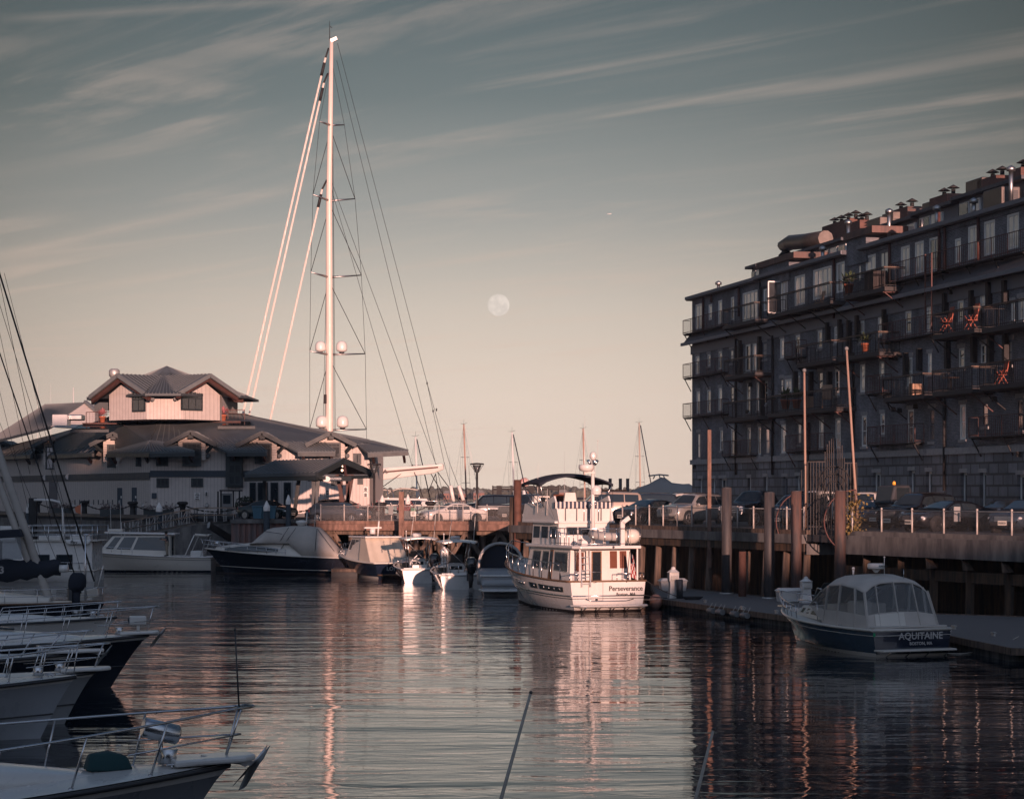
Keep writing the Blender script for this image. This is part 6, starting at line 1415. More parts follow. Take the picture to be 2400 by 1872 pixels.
 g = MB(); g.slab([(2.9, -1.6, 4.2), (2.9, 1.6, 4.2), (7.6, 1.5, 4.2), (8.3, .8, 4.2), (8.3, -.8, 4.2), (7.6, -1.5, 4.2)], (0, 0, .12)); part(t, 'brow', g, W_, bev=.04)
 # coaming: aft panel, side fins
 g = MB(); g.slab([(3.05, -1.45, 4.32), (3.05, 1.35, 4.32), (3.0, 1.35, 4.98), (3.0, -1.45, 4.98)], (.12, 0, 0)); co = part(t, 'flybridge_coaming', g, W_)
 for s in (1, -1):
  g = MB(); g.slab([(2.7, s * 1.45, 4.25), (7.7, s * 1.45, 4.32), (7.3, s * 1.45, 5.15), (4.6, s * 1.48, 5.25), (3.3, s * 1.48, 5.55), (3.05, s * 1.48, 5.2)], (0, -s * .08, 0)); part(co, 'side_fin', g, W_)
 g = MB(); g.slab([(7.6, -1.4, 4.32), (7.6, 1.4, 4.32), (7.2, 1.3, 5.2), (7.2, -1.3, 5.2)], (.1, 0, 0)); part(co, 'front_panel', g, W_)
 g = MB(); g.slab([(7.25, -1.35, 5.2), (7.25, .1, 5.2), (6.95, 0, 5.62), (6.95, -1.1, 5.62)], (.03, 0, 0)); part(co, 'tinted_windscreen', g, M['brownpane'])
 g = MB(); g.bb(2.95, 3.2, -1.5, 1.55, 4.92, 5.28); part(t, 'striped_cushion', g, M['bluestripe'], bev=.06)
 for y in (1.0, .4, -.25, -.9): g = MB(); g.bar((2.97, y, 4.33), (2.97, y, 5.0), .035); part(t, 'coaming_stay', g, M['dgrey'])
 g = MB(); g.slab([(6.3, .35, 4.8), (6.3, 1.3, 4.8), (6.5, 1.25, 5.55), (6.5, .4, 5.55)], (.35, 0, 0)); cn = part(t, 'helm_console', g, W_, bev=.05)
 g = MB(); g.slab([(6.3, .72, 5.15), (6.3, 1.02, 5.15), (6.4, 1.0, 5.48), (6.4, .72, 5.48)], (-.02, 0, 0)); part(cn, 'screen', g, M['glass'])
 for y in (.43, .55, .66): g = MB(); g.lathe([(.05, 0), (.05, .03)], (6.34, y, 5.42), 8, axis='x'); part(cn, 'gauge', g, M['glass'])
 g = MB(); g.tube([(6.15, .5 + math.cos(i * math.pi / 6) * .2, 5.2 + math.sin(i * math.pi / 6) * .2) for i in range(13)], .018, 5); g.bar((6.15, .3, 5.2), (6.15, .7, 5.2), .02); part(cn, 'steering_wheel', g, S_)
 g = MB(); g.loft([[(5.1, y0 * .3 - .15, z) for y0, z in ((-1, 5.0), (1, 5.0), (1.1, 5.3), (.9, 5.72), (-.9, 5.72), (-1.1, 5.3))], [(5.3, y0 * .3 - .15, z) for y0, z in ((-1, 5.0), (1, 5.0), (1.1, 5.3), (.9, 5.7), (-.9, 5.7), (-1.1, 5.3))]]); part(t, 'helm_seat', g, W_, bev=.03)
 g = MB(); g.bb(4.9, 5.5, -.5, .2, 4.32, 5.05); part(t, 'seat_box', g, W_, bev=.04)
 # starboard side hardtop locker
 g = MB(); g.bb(3.2, 5.2, -1.55, -.3, 4.32, 5.15); part(t, 'flybridge_locker', g, W_, bev=.12)
 rl([(3.0, .0, 4.32), (2.9, -1.5, 4.32)], .95, 'flybridge_rail', False, .7)
 # bimini
 secs = []
 for i in range(9):
  x = 3.9 + 2.6 * i / 8; e = .10 * math.sin(math.pi * i / 8)
  ring = [(x, -1.95 + 3.9 * k / 12, 6.15 + e + .42 * (1 - (abs(k - 6) / 6) ** 2.2)) for k in range(13)]; secs.append(ring + [(a, b, c - .07 - (.07 if k in (0, 12) else 0)) for k, (a, b, c) in reversed(list(enumerate(ring)))])
 g = MB(); g.loft(secs); bi = part(t, 'bimini_canopy', g, M['canvas'])
 for x0, x1, zt_ in ((4.5, 3.95, 6.1), (4.5, 5.2, 6.35), (5.6, 6.5, 6.1), (4.5, 6.45, 6.12)):
  for s in (1, -1): g = MB(); g.tube([(x0, s * 1.55, 5.0), (x1, s * 1.92, zt_)], .022, 5); part(bi, 'frame', g, S_)
 for s in (1, -1): g = MB(); g.tube([(3.9, s * 1.93, 6.12), (3.1, s * 1.5, 4.4)], .008, 4); part(bi, 'strap', g, M['black'])
 # mast on the boat deck
 mx, my = 2.1, -.10
 g = MB(); g.tube([(mx, my, 3.15), (mx + .05, my, 7.35)], .10, 12, .08); ms = part(t, 'signal_mast', g, W_)
 g = MB(); g.lathe([(.05, 0), (.32, .06), (.38, .2), (.37, .34), (.3, .36)], (mx - .15, my + .42, 6.72), 16); part(ms, 'radar_dish', g, W_)
 g = MB(); g.bb(mx - .1, mx + .1, my - .05, my + .5, 6.64, 6.72); part(ms, 'radar_bracket', g, W_)
 g = MB(); g.sph((mx + .02, my - .18, 5.82), .26, 14, 10); g.lathe([(.24, 0), (.27, .08), (.1, -.1)], (mx + .02, my - .18, 5.62), 12); part(ms, 'satellite_dome', g, W_)
 for dx, dy in ((0, -.1), (0, .12), (-.1, 0)): g = MB(); g.tube([(mx + dx, my + dy, 7.05), (mx + dx * 2.2, my + dy * 2.2, 7.3)], .05, 8, .09); part(ms, 'deck_lamp', g, S_)
 g = MB(); g.sph((mx, my, 7.5), .17, 10, 8, (1, 1, 1.25)); part(ms, 'thermal_camera', g, W_)
 g = MB(); g.tube([(mx, my - .25, 7.2), (mx, my - .25, 8.25)], .012, 4); g.sph((mx, my - .25, 8.25), .04, 6, 4); part(ms, 'antenna', g, W_)
 g = MB(); g.sph((mx + .02, my - .12, 5.15), .08, 8, 6); g.sph((mx + .02, my + .1, 5.12), .08, 8, 6); part(ms, 'floodlight', g, S_)
 for (x, y, z0, z1) in ((5.2, 1.6, 4.7, 7.2), (4.2, 1.5, 4.6, 5.9), (6.6, -1.5, 4.8, 9.6)): g = MB(); g.tube([(x, y, z0), (x - .1, y, z1)], .02, 5, .008); part(t, 'whip_antenna', g, W_)
 # stern rails, side rail, flag
 for pts in ([(.1, 1.95, 1.47), (-.02, 1.6, 1.47), (-.02, .95, 1.47)], [(-.02, -.15 - .3, 1.47), (-.02, -1.6, 1.47), (.3, -2.0, 1.47), (1.2, -2.03, 1.47)]):
  rl(pts, .36, 'stern_rail', False, .5)
 for s in (1, -1):
  g = MB(); P = [h.pt(tt, 1, s, .05) for tt in [.10 + .9 * i / 22 for i in range(23)]]; hh = .82
  g.tube([P[0] + Vector((-.1, 0, .1)), P[0] + Vector((0, 0, hh * .9))] + [p + Vector((0, 0, hh)) for p in P[1:]], .026, 6); part(t, 'side_rail', g, S_)
  for i in range(0, 23, 2): g = MB(); g.tube([P[i], P[i] + Vector((0, 0, hh))], .022, 5); part(t, 'stanchion', g, S_)
 flag(t, (-.05, -.95, 1.4)); g = MB(); g.sph((-.02, .62, .58), .07, 6, 5); part(t, 'shore_power_socket', g, M['dgrey'])
 g = MB(); g.prism([(0, 0)], 0, 0) if False else None
 # foredeck: windlass, bow pulpit platform, dodger over saloon door, fender rack
 g = MB(); g.slab([(12.3, -.25, 2.3), (12.3, .25, 2.3), (13.4, .14, 2.42), (13.4, -.14, 2.42)], (0, 0, .08)); part(t, 'bow_pulpit', g, M['teak']); g = MB(); g.box((13.2, 0, 2.32), (.5, .1, .1), ry=R(20)); part(t, 'anchor', g, S_)
 g = MB(); g.lathe([(.16, 0), (.12, .2), (.15, .32)], (11.6, 0, 2.05), 10); part(t, 'windlass', g, S_)
 g = MB(); g.tube([(.8, .9, 3.25), (1.7, .75, 3.3)], .17, 10); part(t, 'liferaft_canister', g, W_)
 g = MB(); g.bb(1.6, 1.7, -.55, -.45, 3.2, 4.0); part(t, 'davit_arm', g, W_)
 return t
trawler()
# tender on the boat deck
TR = Matrix.Translation((4.62, 116.4, 0)) @ Matrix.Rotation(R(111), 4, 'Z')
def tl(p): return TR @ Vector(p)
def tender():
 t = thing('inflatable_tender', 'small grey inflatable tender lying on the upper deck of the white trawler', 'dinghy', tl((1.25, -.95, 3.28)), R(111 + 62))
 g = MB()
 for s in (1, -1):
  g.tube([(-1.15, s * .52, .24), (-1.0, s * .53, .26), (.5, s * .52, .3), (.95, s * .36, .36), (1.2, 0, .42)], .2, 12)
 part(t, 'tube', g, M['greygel2']); g = MB(); g.slab([(-1.0, -.42, .1), (-1.0, .42, .1), (.9, .2, .22), (.9, -.2, .22)], (0, 0, .06)); part(t, 'floor', g, M['gel'])
 g = MB(); g.bb(-1.02, -.94, -.40, .40, .0, .5); part(t, 'transom', g, M['gel']); g = MB(); g.bb(-.2, .05, -.42, .42, .38, .43); part(t, 'seat', g, M['gel'])
M['greygel2'] = mat('grey hypalon', (.38, .36, .34), .6, var=.06)
tender()
outboard('small black outboard motor clamped to the tender on the trawler', tl((.45, -.93, 3.62)), R(111), sc=.72, tilt=-8)
g = MB(); g.sph((0, 0, 0), .42, 14, 10, (1.15, 1, .9)); g.lathe([(.43, -.02), (.43, .02)], (0, 0, 0), 16, axis='x'); solo('round_fender', g, M['gel2'], 'large round white fender ball at the starboard rail of the trawler upper deck', 'fender', loc=tl((.15, -1.25, 3.62)))
g = MB(); g.bb(-.07, .07, -.1, .1, 0, 1.15); g.bar((0, 0, 1.1), (0, -.35, 1.35), .14, .2); solo('davit', g, M['gel'], 'white davit post beside the tender on the trawler', 'davit', loc=tl((-.05, -.72, 3.17)), rz=R(111))
g = MB(); g.sph((0, 0, 0), .34, 12, 8, (1, 1, 1.15)); solo('mooring_buoy', g, mat('faded pink buoy', (.36, .20, .16), .6), 'faded pink ball fender between the trawler and the dock corner', 'fender', loc=(7.05, 119.0, .35))
def ropeline(label, a, b, sag, m='rope', r=.02, n=14):
 a, b = Vector(a), Vector(b); g = MB(); g.tube([a + (b - a) * i / n - Vector((0, 0, sag * 4 * (i / n) * (1 - i / n))) for i in range(n + 1)], r, 5); return solo('mooring_line', g, M[m], label, 'rope', 'mooring lines')
ropeline('dark mooring line crossing the transom lettering of the trawler', tl((-.05, .9, 1.5)), (7.6, 118.6, DK + .1), .12, 'drope', .022)
ropeline('pale thin line running down the trawler transom to the dock', tl((-.05, .85, 1.45)), (7.4, 118.9, DK + .08), .35, 'rope', .014)
ropeline('dark line from the trawler quarter down to the dock cleat', tl((.1, -2.0, 1.5)), (8.3, 119.8, DK + .1), .1, 'drope', .02)
# ---------------------------------------------------------------- navy picnic cruiser with the clear-curtained canvas, right
def cruiser():
 hx, hy, hd = 14.05, 85.1, 113.5
 t = boat('cabin_cruiser', 'navy hulled cabin cruiser lettered Aquitaine under a taupe canopy with clear curtains', 'boat', hx, hy, hd)
 h = Hull(9.0, 3.45, .93, 1.32, .93, 1.3, -.45, .40, 2.2, .95, .10, dip=.02)
 part(t, 'hull', h.skin(.0, 1.0), M['bluehull']); part(t, 'transom', h.transom(0, 1), M['navy'])
 part(t, 'boot_stripe', h.skin(-.15, .13, m=1, off=.008, abs_z=True), M['gel2']); part(t, 'boot_stripe', h.transom(-.15, .09, 2, -.006, True), M['gel2'])
 part(t, 'gunwale', h.rub(1.0, .055), M['gel2']); part(t, 'pinstripe', h.rub(.86, .012), M['gel2']); part(t, 'deck', h.deck(.0, .02, camber=.08), M['gel2'])
 g = MB(); g.slab([(-.05, -1.6, .20), (-.05, 1.6, .20), (-.55, 1.5, .20), (-.55, -1.5, .20)], (0, 0, .07)); part(t, 'swim_platform', g, M['gel2'], bev=.02)
 for y in (-1.2, -.4, .4, 1.2): g = MB(); g.bar((-.02, y, -.1), (-.5, y, .18), .035); part(t, 'platform_bracket', g, M['steel'])
 textpart(t, 'name_lettering', 'AQUITAINE', .34, M['silver'], (-.02, -.35, .70), (0, -1, 0), (0, 0, 1), .004, 1.02, .005); textpart(t, 'port_lettering', 'BOSTON, MA', .15, M['silver'], (-.02, -.35, .44), (0, -1, 0), (0, 0, 1), .004, 1.05, .003)
 g = MB(); g.bb(-.03, .0, 1.52, 1.60, .72, .84); part(t, 'green_reflector', g, mat('green reflector', (.0, .25, .1), .4)); g = MB(); g.bb(-.04, 0, -1.62, -1.55, .82, .86); part(t, 'stern_cleat', g, M['steel'])
 # trunk cabin
 bot = [(4.2, -1.25, 1.08), (6.6, -.85, 1.18), (7.4, -.3, 1.22), (7.4, .3, 1.22), (6.6, .85, 1.18), (4.2, 1.25, 1.08)]; top = [(4.2, -1.15, 1.58), (6.2, -.75, 1.55), (6.9, -.25, 1.5), (6.9, .25, 1.5), (6.2, .75, 1.55), (4.2, 1.15, 1.58)]
 g = MB(); house(g, bot, top); tc = part(t, 'trunk_cabin', g, M['gel2'], bev=.04); q = quad(bot, top, 4)
 for a0, a1 in ((.12, .24), (.36, .48), (.58, .88)): g = MB(); panel(g, q, a0, a1, .3, .72, .02); part(tc, 'porthole', g, M['glass'])
 g = MB(); g.tube([(4.3, 1.3, 1.72), (5.6, 1.02, 1.76), (6.6, .72, 1.72), (6.75, .68, 1.55)], .02, 6); g.tube([(4.3, 1.3, 1.72), (4.3, 1.28, 1.1)], .018, 5); part(t, 'grab_rail', g, M['steel'])
 # windscreen and canopy: ribs at x stations
 st = [(4.75, 1.12, 1.6, .0), (3.75, 1.36, 2.62, 1), (2.9, 1.45, 2.78, 1), (1.55, 1.45, 2.72, 1), (1.05, 1.28, 2.38, 1)]
 zb = 1.0
 def prof(x, w, z, k=9):
  ring = []
  for i in range(k + 1):
   a = i / k; yy = w * math.cos(math.pi * a); hh = (1 - abs(math.cos(math.pi * a)) ** 3.6)
   ring.append((x, yy, z - .38 + .38 * hh))
  return ring
 roofst = [(3.95, 1.30, 2.55), (3.3, 1.42, 2.76), (2.4, 1.44, 2.82), (1.5, 1.40, 2.72), (1.05, 1.30, 2.58)]
 secs = [prof(*r) + [(a, b * .985, c - .04) for a, b, c in reversed(prof(*r))] for r in roofst]
 g = MB(); g.loft(secs); cp = part(t, 'canopy_top', g, M['tancanvas'])
 def side_pts(s): return [Vector((x, s * w, z - .38)) for x, w, z in roofst], [Vector((5.1, s * 1.12, 1.58)), Vector((3.6, s * 1.45, zb)), Vector((2.6, s * 1.5, .98)), Vector((1.3, s * 1.52, .96)), Vector((.55, s * 1.45, .95))]
 for s in (1, -1):
  T_, B_ = side_pts(s)
  for i in range(4):
   a, b, c, d = B_[i], B_[i + 1], T_[i + 1], T_[i]
   lo = .36 if i else .05
   g = MB(); k = Vector((0, s * .006, 0)); g.add([a + (d - a) * lo, b + (c - b) * .36, c, d], [(0, 1, 2, 3)]); part(cp, 'clear_curtain', g, M['vinyl'], fix=False)
   g = MB(); g.slab([a, b, b + (c - b) * .36, a + (d - a) * lo], (0, s * .012, 0)); part(cp, 'canvas_skirt', g, M['tancanvas'])
  for i in range(5): g = MB(); g.bar(B_[i], T_[i], .10, .03); part(cp, 'canvas_seam', g, M['tancanvas'])
  g = MB(); g.tube([B_[0] + Vector((-.1, 0, 0)), Vector((4.35, s * 1.25, 2.25)), T_[0] + Vector((0, 0, .05))], .03, 6); part(cp, 'frame', g, M['steel'])
 # windscreen (forward) panes
 for y0, y1 in ((1.12, .40), (.36, -.36), (-.40, -1.12)):
  g = MB(); g.slab([(5.1 + .25 * (1 - abs(y0)), y0, 1.58), (5.1 + .25 * (1 - abs(y1)), y1, 1.58), (3.98, y1 * 1.08, 2.45), (3.98, y0 * 1.08, 2.45)], (.01, 0, .01)); part(t, 'windscreen', g, M['tint'])
 # aft curtain
 A = [(.55, 1.45, .95), (1.05, 1.30, 2.20)]; yy = [1.45, .95, .15, -.72, -1.45]
 def ztop(y): return 2.20 + .38 * (1 - (abs(y) / 1.5) ** 2.6)
 for i in range(4):
  ya, yb = yy[i], yy[i + 1]
  def P(y, f): z1 = ztop(y); return Vector((.55 + .5 * f, y * (1 - .10 * f), .95 + (z1 - .95) * f))
  g = MB(); g.add([P(ya, .36), P(yb, .36), P(yb, .97), P(ya, .97)], [(0, 1, 2, 3)]); part(cp, 'clear_curtain', g, M['vinyl'], fix=False)
  g = MB(); g.slab([P(ya, 0), P(yb, 0), P(yb, .36), P(ya, .36)], (-.012, 0, 0)); part(cp, 'canvas_skirt', g, M['tancanvas'])
 for y in yy: g = MB(); g.bar(P(y, 0), P(y, 1.0), .03, .10); part(cp, 'canvas_seam', g, M['tancanvas'])
 g = MB(); g.slab([P(1.15, .02) + Vector((-.02, 0, 0)), P(-.1, .02) + Vector((-.02, 0, 0)), P(-.1, .34) + Vector((-.02, 0, 0)), P(1.15, .34) + Vector((-.02, 0, 0))], (-.03, 0, 0)); part(t, 'engine_box_cushion', g, M['gel2'], bev=.02)
 g = MB(); g.bb(2.3, 2.9, .2, .9, 1.0, 1.85); part(t, 'helm_seat', g, M['gel2'], bev=.08); g = MB(); g.bb(3.4, 4.1, -1.1, 1.1, 1.0, 1.7); part(t, 'dash', g, M['gel2'], bev=.06)
 g = MB(); g.slab([(.35, -1.55, .96), (.35, 1.55, .96), (.05, 1.5, .96), (.05, -1.5, .96)], (0, 0, .10)); part(t, 'cockpit_cushion', g, M['tancanvas'], bev=.03)
 g = MB(); g.lathe([(.28, 0), (.31, .05), (.31, .16), (.27, .20)], (2.2, .1, 3.0), 18); rd = part(t, 'radome', g, M['gel']); g = MB(); g.lathe([(.05, 0), (.16, .12)], (2.2, .1, 2.86), 10); part(rd, 'mount', g, M['gel'])
 textpart(rd, 'lettering', 'GARMIN', .10, M['ink'], (1.885, -.02, 3.1), (0, -1, 0), (0, 0, 1), .003)
 g = MB(); g.tube([(2.0, -.12, 2.8), (2.0, -.12, 3.42)], .015, 5); g.sph((2.0, -.12, 3.42), .035, 6, 4); part(t, 'antenna', g, M['gel']); g = MB(); g.tube([(2.9, .62, 2.75), (2.9, .62, 2.95)], .03, 6, .05); g.sph((2.9, .62, 3.0), .06, 8, 5); part(t, 'anchor_light', g, M['gel']); g = MB(); g.tube([(1.4, -.55, 2.65), (1.4, -.55, 3.0)], .012, 5); part(t, 'antenna', g, M['steel'])
 # bow rail
 railing(t, h, .60, 1.0, .50, 6, .06, .02, True, h1=.62, fwd=.25); cleat(t, h.pt(.9, 1, 1, .25)); cleat(t, h.pt(.25, 1, 1, .1))
 g = MB(); g.box((8.9, 0, 1.38), (.6, .3, .07)); part(t, 'bow_roller', g, M['steel'])
 T2 = Matrix.Translation((hx, hy, 0)) @ Matrix.Rotation(R(hd), 4, 'Z')
 ropeline('long slack line from the navy cruiser stern to the right hand dock cleat', T2 @ Vector((.1, 1.3, 1.0)), (18.3, 87.5, DK + .1), .75, 'rope', .02, 20)
 ropeline('short line holding the grey fender below the right hand dock', (18.4, 87.0, DK + .1), (18.55, 83.6, .3), .05, 'rope', .015)
cruiser()
g = MB(); g.tube([(-.33, 0, 0), (-.25, 0, 0), (.25, 0, 0), (.33, 0, 0)], .19, 12); solo('fender', g, M['grey'], 'grey cylinder fender floating below the right hand dock', 'fender', loc=(18.55, 82.2, .15), rz=.3)
# ================================================================ MORE BOATS
def place(u, v, z): return onplane(u, v, z)
# ---------------------------------------------------------------- superyacht behind the inn
def superyacht():
 Y = 236.0; X0 = gx(1160, Y)
 t = boat('sailing_superyacht', 'giant white sailing yacht with a pale mast far taller than everything, behind the inn', 'sailing yacht', X0, Y - 3, 172)
 Minv = (Matrix.Translation((X0, Y - 3, 0)) @ Matrix.Rotation(R(172), 4, 'Z')).inverted()
 def A(u, v, dy=0.0): return Minv @ at(u, v, Y + dy)
 h = Hull(40, 7.6, 3.5, 4.3, .75, 4.0, -.6, .45, 2.4, .8, .12)
 part(t, 'hull', h.skin(0, 1), M['gel']); part(t, 'transom', h.transom(0, 1), M['gel']); part(t, 'deck', h.deck(0), M['teak']); part(t, 'feature_line', h.rub(.8, .05), M['p_tan']); part(t, 'boot_stripe', h.skin(-.3, .3, m=1, off=.02, abs_z=True), M['navy'])
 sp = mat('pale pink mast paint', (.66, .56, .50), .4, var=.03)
 pts = [(771.5, 1190, .31), (771.5, 1010, .30), (772, 830, .28), (771.5, 650, .26), (771, 470, .24), (774, 290, .20), (777, 96, .14)]
 secs = []
 for u, v, r in pts:
  c = A(u, v); secs.append([c + Vector((r * 1.25 * math.cos(k * math.pi / 8), r * math.sin(k * math.pi / 8), 0)) for k in range(16)])
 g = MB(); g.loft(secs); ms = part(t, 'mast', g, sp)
 SPR = [(292, 749, 807, 285, 293), (469, 733.5, 832, 456, 466), (648, 728.5, 847, 638, 645), (829, 726, 856, 823, 829), (1006, 726, 859, 1004, 1006)]
 mu = lambda v: 771.5 + (max(0, 650 - v) / 554) * 5.5
 for (v, ul, ur, vl, vr) in SPR:
  for u2, v2, dy in ((ul, vl, -1.5), (ur, vr, 1.5)): g = MB(); g.tube([A(mu(v), v + 2), A(u2, v2, dy)], .13, 6, .06); part(ms, 'spreader', g, M['alu'])
 tips = [[(mu(140), 140)] + [(s[1], s[3]) for s in SPR] + [(727, 1190)], [(mu(140), 140)] + [(s[2], s[4]) for s in SPR] + [(861, 1190)]]
 for tp in tips:
  g = MB(); P = [A(a, b) for a, b in tp]
  for a, b in zip(P, P[1:]): g.tube([a, b], .020, 4)
  part(ms, 'cap_shroud', g, M['iron'])
 for (a, b) in zip(SPR, SPR[1:]):
  for k in (1, 2): g = MB(); g.tube([A(mu(a[0]), a[0] + 12), A(b[k], b[k + 2])], .03, 4); part(ms, 'diagonal_shroud', g, M['iron'])
 for du in (12, 15, -10, -14): g = MB(); g.tube([A(777 + du * .1, 150), A(771 + du, 1010)], .02, 4); part(ms, 'halyard', g, M['iron'])
 for (u, v, r) in ((751, 812, 12.5), (801, 812, 13), (754, 988, 14), (803, 988, 14)):
  r = r / F * Y; c = A(u, v); g = MB(); g.lathe([(r * .5, -r * 1.0), (r * .95, -r * .75), (r, -r * .5), (r, .15 * r), (r * .88, .55 * r), (r * .6, .88 * r), (.02, r * 1.03)], c, 16); d = part(ms, 'satellite_dome', g, M['gel'])
  g = MB(); g.tube([c - Vector((0, 0, r * 1.25)), c - Vector((0, 0, r * .95))], r * .45, 8); part(d, 'pedestal', g, M['dgrey'])
 g = MB(); g.box(A(763, 935), (.3, .4, .9)); part(ms, 'winch_box', g, M['iron'])
 g = MB(); g.bar(A(775, 97), A(790, 90), .3, .35); part(ms, 'masthead_crane', g, M['alu']); g = MB(); g.tube([A(773, 95), A(772.5, 50)], .05, 5, .02); g.tube([A(772.5, 62), A(778, 66)], .03, 4); part(ms, 'wind_instrument', g, M['iron'])
 for (u0, v0, u1, v1, r) in ((763, 136, 518, 1190, .08), (759, 195, 535, 1190, .075), (755, 444, 582, 1210, .075)):
  g = MB(); a, b = A(u0, v0, -.5), A(u1, v1, -2); n = 90; o = len(g.v); secs = []
  d = (b - a).normalized(); x = d.cross(Vector((0, 1, 0))).normalized(); y = x.cross(d)
  for i in range(n + 1): c = a + (b - a) * i / n; ph = i * .55; secs.append([c + (x * math.cos(k * math.pi / 3 + ph) * r * 1.25 + y * math.sin(k * math.pi / 3 + ph) * r * .85) for k in range(6)])
  g.loft(secs, smooth=False); fs = part(t, 'furled_headsail', g, sp); g = MB(); g.tube([a, A((u0 + 777) / 2, v0 - 22)], .09, 6); g.tube([a + d * .5, a + d * 1.8], .15, 8); part(fs, 'halyard_swivel', g, M['iron'])
 for (u0, v0, u1, v1) in ((791, 102, 1001, 898), (1001, 898, 1040, 1080), (1040, 1080, 1075, 1205), (1001, 898, 1052, 1080), (1052, 1080, 1100, 1205), (789, 142, 1012, 1050), (1012, 1050, 1050, 1205), (772, 413, 1023, 1091), (768, 413, 966, 1091)):
  g = MB(); g.tube([A(u0, v0), A(u1, v1, -1)], .021, 4); part(t, 'backstay', g, M['iron'])
 for (u, v) in ((1001, 898), (1015, 963), (1023, 960), (966, 1091), (1023, 1090)): g = MB(); g.sph(A(u, v, -.5), .075, 8, 6, (1, 1, 2)); part(t, 'block', g, M['iron'])
 # boom
 a0, a1 = 800, 1040; secs = []
 for i in range(11):
  f = i / 10; u = a0 + (a1 - a0) * f; vt, vb = 1104 - 17 * f, 1137 - 31 * f - (6 if i == 10 else 0); c1, c2 = A(u, vt, -2), A(u, vb, -2); w = .55 * (1 - .4 * f)
  secs.append([c1 + Vector((0, w, 0)), c1 + Vector((0, -w, 0)), c2 + Vector((0, -w * .3, 0)), c2 + Vector((0, w * .3, 0))])
 g = MB(); g.loft(secs, smooth=False); bo = part(t, 'boom', g, M['gel'], bev=.1)
 p, q = A(896, 1106, -2.75), A(1027, 1094.5, -2.55); g = MB(); g.bar(p, q, .05, .12); part(bo, 'stripe', g, M['rust'])
 ex = (A(893, 1105.2, -3) - A(864, 1108.5, -3)); textpart(bo, 'lettering', 'GEORGIA', .62, M['ink'], A(876, 1108.2, -2.85), ex, (0, 0, 1), .01, 1.0)
 for (u, v, u2, v2) in ((1021, 1110, 1036, 1215), (1021, 1110, 1005, 1150), (1026, 1106, 1095, 1200), (1010, 1110, 1060, 1195), (962, 1094, 870, 1160), (966, 1092, 1000, 1190)): g = MB(); g.tube([A(u, v, -2.2), A(u2, v2, -2.2)], .04, 4); part(t, 'sheet', g, M['iron'])
 for (u, v, u2, v2) in ((1056, 1138, 1063, 1175), (1075, 1138, 1086, 1172)): g = MB(); g.tube([A(u, v, -3), A(u2, v2, -3)], .18, 8); part(t, 'crutch_post', g, M['white'])
 # deckhouse, dodger hoops, coaming, stanchions
 g = MB(); P = lambda u, v, dy: A(u, v, dy)
 house(g, [P(868, 1186, -4), P(1010, 1186, -4), P(1010, 1186, 1), P(868, 1186, 1)], [P(875, 1166, -3.6), P(1000, 1168, -3.6), P(1000, 1168, 1), P(875, 1166, 1)]); dh = part(t, 'deckhouse', g, M['gel'])
 g = MB(); g.slab([P(882, 1182, -4.05), P(990, 1182, -4.05), P(985, 1172, -3.85), P(885, 1171, -3.85)], (0, .05, 0)); part(dh, 'window', g, M['glass'])
 for (u0, u1, vv) in ((864, 922, 1146), (905, 982, 1143)):
  secs = []
  for i in range(7):
   f = i / 6; u = u0 + (u1 - u0) * f; vv2 = vv + 14 * (2 * f - 1) ** 2 * (1 if f < .5 else .3); secs.append([P(u, vv2, -3.5), P(u, vv2, .5), P(u, vv2 + 3, .5), P(u, vv2 + 3, -3.5)])
  g = MB(); g.loft(secs); part(t, 'dodger', g, M['grycanvas'])
  for u in (u0 + 2, u1 - 2, (u0 + u1) / 2): g = MB(); g.tube([P(u, vv + 4, -3.5), P(u + 6, 1184, -3.6)], .05, 5); part(t, 'dodger_frame', g, M['steel'])
 for i in range(14): u = 880 + i * 18; g = MB(); g.tube([P(u, 1189, -4.2), P(u, 1172, -4.2)], .03, 4); part(t, 'stanchion', g, M['steel'])
 g = MB(); g.tube([P(880, 1172, -4.2), P(1114, 1176, -4.2)], .025, 4); part(t, 'lifeline', g, M['steel'])
superyacht()
